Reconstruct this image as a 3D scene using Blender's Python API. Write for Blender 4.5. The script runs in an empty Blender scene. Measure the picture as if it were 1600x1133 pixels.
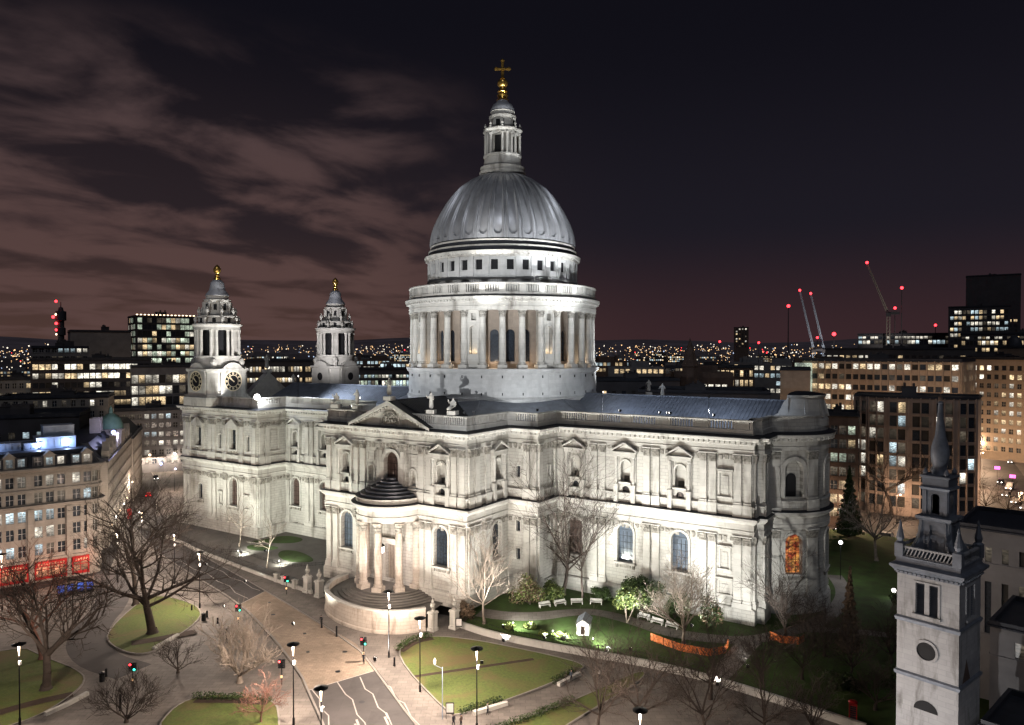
import bpy, bmesh, math, random
from mathutils import Vector, Matrix, noise as mnoise
R = math.radians
PI = math.pi
sc = bpy.context.scene
C = sc.collection

# ------------------------------------------------------------------ camera
cam = bpy.data.objects.new('camera', bpy.data.cameras.new('camera'))
C.objects.link(cam); sc.camera = cam
cam.location = (96.98, -144.47, 47.08)
cam.rotation_euler = (R(90 - 0.98), 0, R(33.14))
cam.data.sensor_width = 36; cam.data.lens = 25.78
cam.data.clip_start = 1; cam.data.clip_end = 30000
# ------------------------------------------------------------------ exposure
sc.view_settings.view_transform = 'Standard'; sc.view_settings.look = 'None'
sc.view_settings.exposure = 0; sc.view_settings.gamma = 1
cy = sc.cycles
cy.max_bounces = 4; cy.diffuse_bounces = 2; cy.glossy_bounces = 2; cy.transmission_bounces = 2
cy.sample_clamp_indirect = 3; cy.sample_clamp_direct = 0
cy.caustics_reflective = False; cy.caustics_refractive = False
cy.use_denoising = True; cy.use_light_tree = True

# ------------------------------------------------------------------ world: night sky over a lit city
W = bpy.data.worlds.new('World'); sc.world = W; W.use_nodes = True
nt = W.node_tree; nt.nodes.clear()
def N(t, **k):
    n = nt.nodes.new(t)
    for a, b in k.items(): setattr(n, a, b)
    return n
def lk(a, b): nt.links.new(a, b)
def wmath(op, a, b=None, c=None, clamp=False):
    n = N('ShaderNodeMath', operation=op, use_clamp=clamp)
    for i, v in enumerate((a, b, c)):
        if v is None: continue
        if isinstance(v, (int, float)): n.inputs[i].default_value = v
        else: lk(v, n.inputs[i])
    return n.outputs[0]
def wmix(f, a, b):
    n = N('ShaderNodeMix', data_type='RGBA')
    if isinstance(f, (int, float)): n.inputs[0].default_value = f
    else: lk(f, n.inputs[0])
    for i, v in ((6, a), (7, b)):
        if isinstance(v, tuple): n.inputs[i].default_value = (*v, 1)
        else: lk(v, n.inputs[i])
    return n.outputs[2]
def wramp(f, a, b):
    n = N('ShaderNodeMapRange', interpolation_type='SMOOTHSTEP'); lk(f, n.inputs[0])
    n.inputs[1].default_value = a; n.inputs[2].default_value = b
    return n.outputs[0]
tc = N('ShaderNodeTexCoord'); sep = N('ShaderNodeSeparateXYZ'); lk(tc.outputs['Generated'], sep.inputs[0])
dx_, dy_, dz_ = sep.outputs
zc_ = wmath('MAXIMUM', dz_, 0.0)
leftness = wmath('ADD', wmath('MULTIPLY', dx_, -math.sin(R(72))), wmath('MULTIPLY', dy_, math.cos(R(72))))
lf = wramp(leftness, 0.62, 0.98)
hor = wmix(lf, (0.040, 0.0195, 0.0225), (0.076, 0.041, 0.034))
mid = wmix(lf, (0.0125, 0.0108, 0.0165), (0.024, 0.0165, 0.0195))
top = (0.0052, 0.0049, 0.0082)
g1 = wmix(wramp(zc_, 0.0, 0.17), hor, mid)
g2 = wmix(wramp(zc_, 0.12, 0.42), g1, top)
den = wmath('ADD', zc_, 0.16)
cv = N('ShaderNodeCombineXYZ'); lk(wmath('DIVIDE', dx_, den), cv.inputs[0]); lk(wmath('DIVIDE', dy_, den), cv.inputs[1])
mp = N('ShaderNodeMapping'); lk(cv.outputs[0], mp.inputs[0])
mp.inputs['Rotation'].default_value = (0, 0, R(-20)); mp.inputs['Scale'].default_value = (1.25, 0.85, 1); mp.inputs['Location'].default_value = (3.15, 1.2, 0)
nz = N('ShaderNodeTexNoise'); lk(mp.outputs[0], nz.inputs['Vector'])
nz.inputs['Scale'].default_value = 1.9; nz.inputs['Detail'].default_value = 7; nz.inputs['Roughness'].default_value = 0.52; nz.inputs['Distortion'].default_value = 0.35
cl = wramp(wmath('SUBTRACT', nz.outputs[0], wmath('MULTIPLY', zc_, .34)), 0.345, 0.545)
cl = wmath('MULTIPLY', cl, wramp(leftness, 0.74, 0.90))
cl = wmath('MULTIPLY', cl, wramp(wmath('MULTIPLY', zc_, -1), -0.405, -0.29))
cl = wmath('MULTIPLY', cl, 0.9)
g3 = wmix(cl, g2, wmix(wramp(zc_, 0.05, 0.35), (0.100, 0.056, 0.051), (0.078, 0.050, 0.051)))
bgn = N('ShaderNodeBackground'); lk(g3, bgn.inputs[0]); bgn.inputs[1].default_value = 1.0
out = N('ShaderNodeOutputWorld'); lk(bgn.outputs[0], out.inputs[0])

# ------------------------------------------------------------------ faint fill light added behind the camera to lift the whole scene
sl = bpy.data.lights.new('fill_sun', 'SUN'); sl.energy = 0.30; sl.angle = R(12); sl.color = (.86, .90, 1)
so = bpy.data.objects.new('fill_sun', sl); C.objects.link(so); so.rotation_euler = (R(42), 0, R(38)); so.location = (0, 0, 300)

# ------------------------------------------------------------------ mesh builder
class MB:
    def __init__(s): s.v = []; s.f = []; s.m = []; s.mi = 0
    def add(s, vs, fs):
        b = len(s.v); s.v += [tuple(p) for p in vs]
        for f in fs: s.f.append([i + b for i in f]); s.m.append(s.mi)
    def quad(s, a, b, c, d): s.add([a, b, c, d], [(0, 1, 2, 3)])
    def box(s, x0, x1, y0, y1, z0, z1):
        s.add([(x0, y0, z0), (x1, y0, z0), (x1, y1, z0), (x0, y1, z0), (x0, y0, z1), (x1, y0, z1), (x1, y1, z1), (x0, y1, z1)],
              [(3, 2, 1, 0), (4, 5, 6, 7), (0, 1, 5, 4), (1, 2, 6, 5), (2, 3, 7, 6), (3, 0, 4, 7)])
    def obox(s, c, w, d, h, rz=0):
        ca, sa = math.cos(rz), math.sin(rz); P = []
        for z in (0, h):
            for x, y in ((-w/2, -d/2), (w/2, -d/2), (w/2, d/2), (-w/2, d/2)):
                P.append((c[0] + x*ca - y*sa, c[1] + x*sa + y*ca, c[2] + z))
        s.add(P, [(3, 2, 1, 0), (4, 5, 6, 7), (0, 1, 5, 4), (1, 2, 6, 5), (2, 3, 7, 6), (3, 0, 4, 7)])
    def prism(s, poly, z0, z1):
        n = len(poly)
        s.add([(p[0], p[1], z0) for p in poly] + [(p[0], p[1], z1) for p in poly],
              [tuple(range(n, 2*n)), tuple(reversed(range(n)))] + [(i, (i+1) % n, n + (i+1) % n, n+i) for i in range(n)])
    def lathe(s, prof, n=24, c=(0, 0), a0=0, a1=2*PI, cap=False):
        full = abs(a1 - a0 - 2*PI) < 1e-6; k = n if full else n + 1
        vs = []
        for r, z in prof:
            for i in range(k):
                a = a0 + (a1-a0)*i/n; vs.append((c[0] + r*math.cos(a), c[1] + r*math.sin(a), z))
        fs = []
        for j in range(len(prof)-1):
            for i in range(n if full else k-1):
                i2 = (i+1) % k; fs.append((j*k+i, j*k+i2, (j+1)*k+i2, (j+1)*k+i))
        if cap: fs.append(tuple((len(prof)-1)*k + i for i in range(k)))
        s.add(vs, fs)
    def tube(s, p, q, r0, r1, n=4):
        p, q = Vector(p), Vector(q); d = q - p
        if d.length < 1e-6: return
        d.normalize(); u = d.orthogonal().normalized(); w = d.cross(u)
        vs = [p + (u*math.cos(2*PI*i/n) + w*math.sin(2*PI*i/n))*r0 for i in range(n)] + [q + (u*math.cos(2*PI*i/n) + w*math.sin(2*PI*i/n))*r1 for i in range(n)]
        s.add(vs, [(i, (i+1) % n, n + (i+1) % n, n+i) for i in range(n)] + [tuple(range(n, 2*n))])
    def sphere(s, c, r, n=10, sz=1.0):
        k = max(4, n//2)
        s.lathe([(max(1e-3, r*math.sin(PI*j/k)), c[2] - r*sz*math.cos(PI*j/k)) for j in range(k+1)], n, (c[0], c[1]))
    def mesh(s, name, mats, smooth=None):
        me = bpy.data.meshes.new(name); me.from_pydata(s.v, [], s.f)
        for m in (mats if isinstance(mats, (list, tuple)) else [mats]): me.materials.append(m)
        me.polygons.foreach_set('material_index', s.m)
        if smooth is not None:
            me.polygons.foreach_set('use_smooth', [True]*len(me.polygons)); me.set_sharp_from_angle(angle=R(smooth))
        me.update(); return me
    def build(s, name, mats, parent=None, smooth=None, loc=None, rz=0):
        return link(name, s.mesh(name, mats, smooth), parent, loc, rz)
def link(name, me, parent=None, loc=None, rz=0):
    o = bpy.data.objects.new(name, me); C.objects.link(o)
    if parent: o.parent = parent
    if loc: o.location = loc
    if rz: o.rotation_euler.z = rz
    return o
def tag(o, label=None, cat=None, group=None, kind=None):
    if label: o['label'] = label
    if cat: o['category'] = cat
    if group: o['group'] = group
    if kind: o['kind'] = kind
    return o
def thing(name, label, cat, loc=(0, 0, 0), rz=0, group=None):
    o = bpy.data.objects.new(name, None); C.objects.link(o); o.location = loc; o.rotation_euler.z = rz
    o.empty_display_size = 1
    return tag(o, label, cat, group)
def dup(o, loc=None, rz=None, label=None, parent=None, scale=None):
    c = o.copy(); C.objects.link(c); c.parent = parent
    if loc is not None: c.location = loc
    if rz is not None: c.rotation_euler.z = rz
    if scale is not None: c.scale = (scale,)*3
    if label: c['label'] = label
    for ch in list(o.children): dup(ch, parent=c)
    return c

# ------------------------------------------------------------------ materials
def newmat(name):
    m = bpy.data.materials.new(name); m.use_nodes = True
    t = m.node_tree; return m, t, t.nodes['Principled BSDF']
def nn(t, typ, **k):
    n = t.nodes.new(typ)
    for a, b in k.items(): setattr(n, a, b)
    return n
def mixc(t, fac, a, b, mode='MIX'):
    n = nn(t, 'ShaderNodeMix', data_type='RGBA', blend_type=mode)
    if isinstance(fac, (int, float)): n.inputs[0].default_value = fac
    else: t.links.new(fac, n.inputs[0])
    for i, v in ((6, a), (7, b)):
        if isinstance(v, tuple): n.inputs[i].default_value = (*v, 1)
        else: t.links.new(v, n.inputs[i])
    return n.outputs[2]
def rng(t, f, a, b, c=0., d=1.):
    n = nn(t, 'ShaderNodeMapRange'); t.links.new(f, n.inputs[0])
    for i, v in enumerate((a, b, c, d)): n.inputs[i+1].default_value = v
    return n.outputs[0]
def noise_(t, vec, scale, detail=4, rough=.55, dist=0):
    n = nn(t, 'ShaderNodeTexNoise'); t.links.new(vec, n.inputs['Vector'])
    n.inputs['Scale'].default_value = scale; n.inputs['Detail'].default_value = detail; n.inputs['Roughness'].default_value = rough; n.inputs['Distortion'].default_value = dist
    return n.outputs[0]
def mapping(t, vec, sc_=(1, 1, 1), rot=(0, 0, 0), loc=(0, 0, 0)):
    n = nn(t, 'ShaderNodeMapping'); t.links.new(vec, n.inputs[0])
    n.inputs['Scale'].default_value = sc_; n.inputs['Rotation'].default_value = rot; n.inputs['Location'].default_value = loc
    return n.outputs[0]
def objco(t, world=False):
    if world: return nn(t, 'ShaderNodeNewGeometry').outputs['Position']
    return nn(t, 'ShaderNodeTexCoord').outputs['Object']
def bump(t, p, h, strength, dist=.05):
    n = nn(t, 'ShaderNodeBump'); n.inputs['Strength'].default_value = strength; n.inputs['Distance'].default_value = dist
    t.links.new(h, n.inputs['Height']); t.links.new(n.outputs[0], p.inputs['Normal'])
def mat(name, col, rough=.8, var=.25, scale=1.0, metal=0., bmp=0., world=True, col2=None, streak=False, spec=.3):
    m, t, p = newmat(name); v = objco(t, world)
    f = noise_(t, mapping(t, v, (1, 1, .25)) if streak else v, scale, 6, .6)
    c2 = col2 or tuple(c*(1-var) for c in col)
    t.links.new(mixc(t, rng(t, f, .32, .68), c2, col), p.inputs['Base Color'])
    p.inputs['Roughness'].default_value = rough; p.inputs['Metallic'].default_value = metal; p.inputs['Specular IOR Level'].default_value = spec
    if bmp: bump(t, p, noise_(t, v, scale*6, 3), bmp)
    return m
def stone(name, col, soot, course=.62, amount=.6, line=.35, brick=1.5, soot_scale=.22):
    """ashlar: courses, odd blocks, streaks of soot that run down"""
    m, t, p = newmat(name); g = nn(t, 'ShaderNodeNewGeometry').outputs['Position']
    s = nn(t, 'ShaderNodeSeparateXYZ'); t.links.new(g, s.inputs[0])
    a = nn(t, 'ShaderNodeMath', operation='ADD'); t.links.new(s.outputs[0], a.inputs[0]); t.links.new(s.outputs[1], a.inputs[1])
    cb = nn(t, 'ShaderNodeCombineXYZ'); t.links.new(a.outputs[0], cb.inputs[0]); t.links.new(s.outputs[2], cb.inputs[1])
    b = nn(t, 'ShaderNodeTexBrick'); t.links.new(cb.outputs[0], b.inputs['Vector'])
    b.inputs['Scale'].default_value = 1; b.inputs['Mortar Size'].default_value = .035; b.inputs['Brick Width'].default_value = brick; b.inputs['Row Height'].default_value = course
    b.inputs['Color1'].default_value = (1, 1, 1, 1); b.inputs['Color2'].default_value = (.86, .86, .86, 1); b.inputs['Mortar'].default_value = (1-line,)*3 + (1,)
    b.inputs['Mortar Smooth'].default_value = .3
    n1 = noise_(t, mapping(t, g, (1, 1, .22)), soot_scale*1.6, 7, .62, .4)
    n2 = noise_(t, g, .9, 6, .65)
    base = mixc(t, rng(t, n2, .3, .7), tuple(c*.84 for c in col), col)
    base = mixc(t, rng(t, n1, .52, .72, 0, amount), base, soot)
    t.links.new(mixc(t, .75, base, b.outputs[0], 'MULTIPLY'), p.inputs['Base Color'])
    p.inputs['Roughness'].default_value = .85; p.inputs['Specular IOR Level'].default_value = .2
    bump(t, p, b.outputs[1], -.4, .05)
    return m
def emit(name, col, strength, vary=False, sample=False):
    m, t, p = newmat(name); p.inputs['Base Color'].default_value = (.03, .03, .03, 1); p.inputs['Roughness'].default_value = .3
    p.inputs['Emission Color'].default_value = (*col, 1); p.inputs['Emission Strength'].default_value = strength
    if vary:                                   # a lit room: ceiling lights, blinds, people and furniture
        v = nn(t, 'ShaderNodeNewGeometry').outputs['Position']
        f1 = noise_(t, mapping(t, v, (1, 1, 2.6)), 1.5, 3, .65); f2 = noise_(t, v, .28, 1)
        mu = nn(t, 'ShaderNodeMath', operation='MULTIPLY'); t.links.new(rng(t, f1, .35, .68, .12, 1.5), mu.inputs[0]); t.links.new(rng(t, f2, .35, .6, .35, 1.3), mu.inputs[1])
        m2 = nn(t, 'ShaderNodeMath', operation='MULTIPLY'); t.links.new(mu.outputs[0], m2.inputs[0]); m2.inputs[1].default_value = strength
        zz = nn(t, 'ShaderNodeSeparateXYZ'); t.links.new(nn(t, 'ShaderNodeTexCoord').outputs['Object'], zz.inputs[0])
        m3 = nn(t, 'ShaderNodeMath', operation='MULTIPLY'); t.links.new(m2.outputs[0], m3.inputs[0]); t.links.new(rng(t, zz.outputs[2], .1, 1.9, .30, 1.35), m3.inputs[1])
        m4 = nn(t, 'ShaderNodeMath', operation='MULTIPLY'); t.links.new(m3.outputs[0], m4.inputs[0]); t.links.new(rng(t, nn(t, 'ShaderNodeObjectInfo').outputs['Random'], 0, 1, .35, 1.35), m4.inputs[1])
        t.links.new(m4.outputs[0], p.inputs['Emission Strength'])
    m.cycles.emission_sampling = 'AUTO' if sample else 'NONE'
    return m
def slabs(name, col, joint, bw, rh, patch, rough=.75):
    m, t, p = newmat(name); g = nn(t, 'ShaderNodeNewGeometry').outputs['Position']
    b = nn(t, 'ShaderNodeTexBrick'); t.links.new(mapping(t, g, (1, 1, 1), (0, 0, R(-34))), b.inputs['Vector'])
    b.inputs['Scale'].default_value = 1; b.inputs['Mortar Size'].default_value = .03; b.inputs['Brick Width'].default_value = bw; b.inputs['Row Height'].default_value = rh; b.inputs['Bias'].default_value = -.1
    b.inputs['Color1'].default_value = (1, 1, 1, 1); b.inputs['Color2'].default_value = (.74, .74, .75, 1); b.inputs['Mortar'].default_value = (joint,)*3 + (1,)
    base = mixc(t, rng(t, noise_(t, g, .11, 5, .6), .36, .64), tuple(c*.62 for c in col), col)
    base = mixc(t, rng(t, noise_(t, g, .75, 7, .7), .52, .74, 0, patch), base, tuple(c*.42 for c in col))
    t.links.new(mixc(t, .85, base, b.outputs[0], 'MULTIPLY'), p.inputs['Base Color']); p.inputs['Roughness'].default_value = rough; p.inputs['Specular IOR Level'].default_value = .3
    bump(t, p, b.outputs[1], -.3, .03); return m
M = {}
M['stone'] = stone('portland_stone', (.50, .485, .445), (.13, .118, .10), line=.55, amount=.9)
M['stone_plain'] = stone('portland_stone_smooth', (.53, .515, .475), (.15, .137, .118), course=1.1, line=.25, brick=30, amount=.85)
M['stone_drum'] = stone('drum_stone', (.52, .52, .51), (.24, .23, .22), course=.8, line=.12, amount=.5, brick=1.8)
M['carved'] = mat('carved_stone', (.40, .38, .34), .9, .5, 1.8, bmp=1.0, col2=(.10, .093, .08))
M['stone_dirty'] = stone('stained_stone', (.50, .44, .38), (.17, .13, .10), amount=.8, soot_scale=.5)
M['lead'] = mat('lead_sheet', (.20, .22, .26), .42, .35, .6, .35, .12, spec=.5)
M['lead_dome'] = mat('dome_lead', (.50, .51, .535), .27, .45, .30, .45, .10, streak=True, spec=.5)
M['lead_dark'] = mat('dark_lead', (.035, .037, .045), .6, .4, .6, .1, .1)  # near-black lead for ledge tops, porch steps and the darker roofs
M['gold'] = mat('gilding', (.75, .47, .12), .28, .15, 2, .9)
M['pale_gilding'] = mat('pale_gilding', (.80, .70, .48), .5, .1, 2)
M['glass'] = mat('leaded_glass', (.035, .045, .06), .18, .6, 2.5, spec=.6)
M['glass_blue'] = mat('clear_glass', (.10, .13, .17), .15, .4, 1.2, spec=.7)
M['glass_brown'] = mat('old_glass', (.10, .065, .055), .3, .4, 1.5, spec=.5)
M['dark'] = mat('dark_opening', (.012, .012, .014), .8, .3, 1)
M['void'] = mat('shaded_interior', (.05, .047, .043), .9, .3, .6)
M['slate'] = mat('slate_roof', (.040, .043, .055), .55, .4, .8, bmp=.2)
M['asphalt'] = slabs('asphalt', (.074, .066, .064), .80, 9, 3.4, .5)
M['paving'] = slabs('paving_slabs', (.205, .18, .16), .5, 1.5, .9, .55)
M['setts'] = slabs('granite_setts', (.32, .25, .19), .6, .8, .5, .5)
M['terrace'] = mat('dark_paving', (.15, .138, .125), .7, .3, .4, bmp=.1)
M['kerb'] = mat('kerb_stone', (.24, .22, .20), .8, .2, 1)
M['paint'] = mat('road_paint', (.36, .335, .31), .7, .2, 2)
M['lawn'] = mat('lawn_turf', (.066, .110, .017), .95, .45, .30, bmp=.4, col2=(.115, .085, .030))
def turf(name, g1, g2, worn):
    m, t, p = newmat(name); g = nn(t, 'ShaderNodeNewGeometry').outputs['Position']
    c = mixc(t, rng(t, noise_(t, g, 2.2, 6, .75), .34, .66), g2, g1); c = mixc(t, rng(t, noise_(t, g, .16, 6, .65, .6), .46, .68, 0, .85), c, worn)
    c = mixc(t, rng(t, noise_(t, g, 7, 2), .66, .72, 0, .6), c, (.16, .11, .06)); t.links.new(c, p.inputs['Base Color']); p.inputs['Roughness'].default_value = .95; bump(t, p, noise_(t, g, 6, 4), .6, .08); return m
M['lawn'] = turf('lawn_turf', (.098, .128, .022), (.052, .074, .014), (.115, .080, .032))
M['lawn2'] = mat('churchyard_turf', (.050, .095, .020), .95, .45, .35, bmp=.4, col2=(.035, .045, .014))
M['soil'] = mat('flower_bed_soil', (.055, .036, .026), .95, .4, .8, bmp=.4)
M['ground'] = mat('city_ground', (.035, .031, .030), .9, .4, .02)
M['hill'] = mat('hill_haze', (.30, .25, .28), 1, .5, .004)  # night haze is put into this pale colour
M['farcity'] = mat('hazy_far_roofs', (.32, .28, .30), .9, .6, .02)  # roofs lightened so their colour carries the glow of haze
M['lead_light'] = mat('pale_lead', (.44, .46, .50), .45, .3, .8, .1)
M['inner_stone'] = stone('shaded_inner_stone', (.30, .25, .205), (.13, .11, .09), course=.8, line=.1, amount=.5)  # shade behind the colonnade put into a darker, browner stone
M['fin_stone'] = mat('office_fin_stone', (.34, .27, .23), .8, .3, .3)
M['bark'] = mat('bark', (.058, .044, .036), .9, .4, 1.5, bmp=.3)
M['bark_pale'] = mat('pale_bark', (.26, .215, .175), .9, .4, 1.5, bmp=.3)
M['bark_red'] = mat('reddish_bark', (.20, .10, .075), .9, .4, 1.5)
M['leaf'] = mat('evergreen_leaf', (.045, .075, .018), .55, .6, 1.2, col2=(.018, .032, .010))
M['leaf_light'] = mat('pale_leaf', (.17, .20, .06), .55, .5, 1.2, col2=(.07, .10, .03))
M['leaf_brown'] = mat('dry_leaf', (.16, .11, .07), .7, .5, 1.2)
M['iron'] = mat('black_iron', (.012, .012, .014), .45, .2, 2, .5)
M['white'] = mat('white_paint', (.62, .60, .57), .6, .15, 1)
M['wood'] = mat('bench_wood', (.33, .29, .24), .7, .3, 2)
M['orange'] = mat('orange_barrier', (.62, .17, .045), .6, .25, 1.2)
M['red'] = mat('red_paint', (.42, .018, .02), .4, .2, 2)
M['cream'] = stone('cream_stone_front', (.33, .30, .262), (.17, .13, .10), course=.5, line=.2, amount=.5)
M['beige'] = stone('beige_stone_front', (.46, .37, .29), (.26, .20, .15), course=1.2, line=.12, amount=.4)
M['greywall'] = mat('grey_stone_front', (.20, .195, .20), .8, .3, .3)
M['darkwall'] = mat('dark_cladding', (.075, .070, .076), .6, .3, .2)
M['darkbrick'] = mat('dark_brick', (.15, .105, .085), .85, .4, .4)
M['copper'] = mat('copper_green', (.14, .25, .19), .6, .3, .8)
M['steel'] = mat('pale_plant_metal', (.36, .42, .52), .5, .2, .5, .2)
M['tower_stone'] = stone('church_tower_stone', (.37, .37, .38), (.12, .115, .11), course=.55, line=.22, amount=.85, brick=1.1, soot_scale=.5)
M['lead_blue'] = mat('spire_lead', (.19, .21, .25), .5, .4, 1, .2, .15)
M['navy'] = mat('dark_cloth', (.02, .02, .028), .9, .2, 4)
M['skin'] = mat('skin', (.42, .27, .20), .6, .1, 4)
M['carpaint'] = mat('car_paint_dark', (.03, .03, .035), .25, .2, 1, spec=.6)
M['carpaint2'] = mat('car_paint_silver', (.35, .35, .37), .3, .2, 1, .3)
E_ = {}
E_['warm'] = emit('lit_room_warm', (1, .74, .42), .95, True)
E_['white'] = emit('lit_room_white', (1, .93, .78), 1.05, True)
E_['cool'] = emit('lit_room_cool', (.72, .92, 1), .85, True)
E_['green'] = emit('lit_room_pale_green', (.86, 1, .78), .8, True)
E_['dim'] = emit('dim_room', (.9, .75, .55), .09, True)
E_['shop'] = emit('shop_interior', (1, .42, .22), .8, True)
E_['stained'] = emit('lit_stained_glass', (1, .33, .08), .75, True)
st = E_['stained'].node_tree; sp = st.nodes['Principled BSDF']; gv = nn(st, 'ShaderNodeNewGeometry').outputs['Position']
vo = nn(st, 'ShaderNodeTexVoronoi'); st.links.new(mapping(st, gv, (1, 1, .7)), vo.inputs['Vector']); vo.inputs['Scale'].default_value = 2.6
st.links.new(mixc(st, rng(st, noise_(st, gv, .9, 2), .4, .62), (.35, .05, .02), mixc(st, .25, (1, .40, .10), vo.outputs['Color'], 'MULTIPLY')), sp.inputs['Emission Color'])
E_['lamp'] = emit('lamp_white', (1, .96, .9), 9)
E_['lampwarm'] = emit('lamp_warm', (1, .74, .48), 4)
E_['lampblue'] = emit('lamp_blue', (.35, .45, 1), 7)
E_['redlamp'] = emit('lamp_red', (1, .03, .04), 7)
E_['greenlamp'] = emit('lamp_green', (.05, 1, .65), 5)
E_['pink'] = emit('lamp_magenta', (1, .12, .55), 4)
E_['citywarm'] = emit('city_light_amber', (1, .60, .28), 2.2)
E_['citywhite'] = emit('city_light_white', (1, .88, .7), 2.0)
E_['citycool'] = emit('city_light_blue', (.55, .7, 1), 1.5)
E_['bluebox'] = emit('blue_panel', (.10, .22, 1), .55)

# ------------------------------------------------------------------ facade tools
def flat(O, U):
    O = (O[0], O[1]); U = (U[0], U[1]); Nn = (U[1], -U[0])
    return lambda s, o, z: (O[0] + U[0]*s + Nn[0]*o, O[1] + U[1]*s + Nn[1]*o, z)
def arc(c, r, a0):
    return lambda s, o, z: (c[0] + (r+o)*math.cos(a0 + s/r), c[1] + (r+o)*math.sin(a0 + s/r), z)
def seg(P, Q):
    d = max(1e-6, math.hypot(Q[0]-P[0], Q[1]-P[1])); return flat(P, ((Q[0]-P[0])/d, (Q[1]-P[1])/d)), d
def facade(mb, T, w, z0, z1, holes=(), dep=.6, step=None):
    """a wall with real openings; hole = (x centre, width, z0, z1, arch?)"""
    xs = {0., w}; zs = {z0, z1}
    if step:
        k = max(1, round(w/step)); xs |= {w*i/k for i in range(k+1)}
    for h in holes: xs |= {h[0]-h[1]/2, h[0]+h[1]/2}; zs |= {h[2], h[3]}
    xs = sorted(xs); zs = sorted(zs)
    for i in range(len(xs)-1):
        if xs[i+1]-xs[i] < 1e-4: continue
        for j in range(len(zs)-1):
            xm, zm = (xs[i]+xs[i+1])/2, (zs[j]+zs[j+1])/2
            if any(abs(xm-h[0]) < h[1]/2 and h[2] < zm < h[3] for h in holes): continue
            mb.quad(T(xs[i], 0, zs[j]), T(xs[i+1], 0, zs[j]), T(xs[i+1], 0, zs[j+1]), T(xs[i], 0, zs[j+1]))
    for h in holes:
        x, ww, a, b, ar = h; l, r = x-ww/2, x+ww/2; sp = b-ww/2 if ar else b
        mb.quad(T(l, 0, a), T(l, 0, sp), T(l, -dep, sp), T(l, -dep, a)); mb.quad(T(r, 0, sp), T(r, 0, a), T(r, -dep, a), T(r, -dep, sp))
        mb.quad(T(l, 0, a), T(l, -dep, a), T(r, -dep, a), T(r, 0, a))
        if not ar: mb.quad(T(l, 0, b), T(r, 0, b), T(r, -dep, b), T(l, -dep, b))
        else:
            n = 12; pts = [(x - ww/2*math.cos(PI*i/n), sp + ww/2*math.sin(PI*i/n)) for i in range(n+1)]
            for i in range(n):
                (xa, za), (xb, zb) = pts[i], pts[i+1]
                mb.quad(T(xa, 0, za), T(xb, 0, zb), T(xb, -dep, zb), T(xa, -dep, za))
                cx = l if i < n/2 else r
                mb.add([T(cx, 0, b), T(xa, 0, za), T(xb, 0, zb)], [(0, 1, 2)])
def outline(x, w, a, b, ar, grow=0, n=12):
    l, r = x-w/2-grow, x+w/2+grow
    if not ar: return [(l, a-0), (l, b+grow), (r, b+grow), (r, a-0)]
    sp = b-w/2; rr = w/2+grow
    return [(l, a)] + [(x - rr*math.cos(PI*i/n), sp + rr*math.sin(PI*i/n)) for i in range(n+1)] + [(r, a)]
def surround(mb, T, x, w, a, b, ar, width=.35, proud=.2):
    i_, o_ = outline(x, w, a, b, ar), outline(x, w, a, b, ar, width)
    for k in range(len(i_)-1):
        A, B, Cc, D = i_[k], i_[k+1], o_[k+1], o_[k]
        mb.quad(T(A[0], proud, A[1]), T(B[0], proud, B[1]), T(Cc[0], proud, Cc[1]), T(D[0], proud, D[1]))
        mb.quad(T(D[0], proud, D[1]), T(Cc[0], proud, Cc[1]), T(Cc[0], -.01, Cc[1]), T(D[0], -.01, D[1]))
        mb.quad(T(B[0], proud, B[1]), T(A[0], proud, A[1]), T(A[0], -.01, A[1]), T(B[0], -.01, B[1]))
def mbox(mb, T, s0, s1, o0, o1, z0, z1):
    P = [T(s, o, z) for z in (z0, z1) for s, o in ((s0, o1), (s1, o1), (s1, o0), (s0, o0))]
    mb.add(P, [(0, 1, 5, 4), (1, 2, 6, 5), (3, 0, 4, 7), (4, 5, 6, 7), (3, 2, 1, 0), (2, 3, 7, 6)])
def sweep(mb, pts, prof, closed=False):
    n = len(pts); mit = []
    for i in range(n):
        p = pts[i]; a = pts[i-1] if (i > 0 or closed) else None; b = pts[(i+1) % n] if (i < n-1 or closed) else None
        ns = []
        for u, v in ((a, p), (p, b)):
            if u is None or v is None: continue
            d = max(1e-6, math.hypot(v[0]-u[0], v[1]-u[1])); ns.append(((v[1]-u[1])/d, -(v[0]-u[0])/d))
        if len(ns) == 1: mit.append(ns[0])
        else:
            sx, sy = ns[0][0]+ns[1][0], ns[0][1]+ns[1][1]; q = max(.3, (sx*sx+sy*sy)/2); mit.append((sx/q, sy/q))
    vs = [(pts[i][0]+mit[i][0]*o, pts[i][1]+mit[i][1]*o, z) for i in range(n) for o, z in prof]; k = len(prof); fs = []
    for i in range(n if closed else n-1):
        i2 = (i+1) % n
        for j in range(k-1): fs.append((i*k+j, i2*k+j, i2*k+j+1, i*k+j+1))
    mb.add(vs, fs)
def along(pts, step, fn, closed=False, margin=.3):
    n = len(pts)
    for i in range(n if closed else n-1):
        T, d = seg(pts[i], pts[(i+1) % n])
        if d < .5: continue
        k = max(1, int((d-2*margin)/step))
        for j in range(k+1): fn(T, margin + (d-2*margin)*j/k if k else d/2, d)

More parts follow.
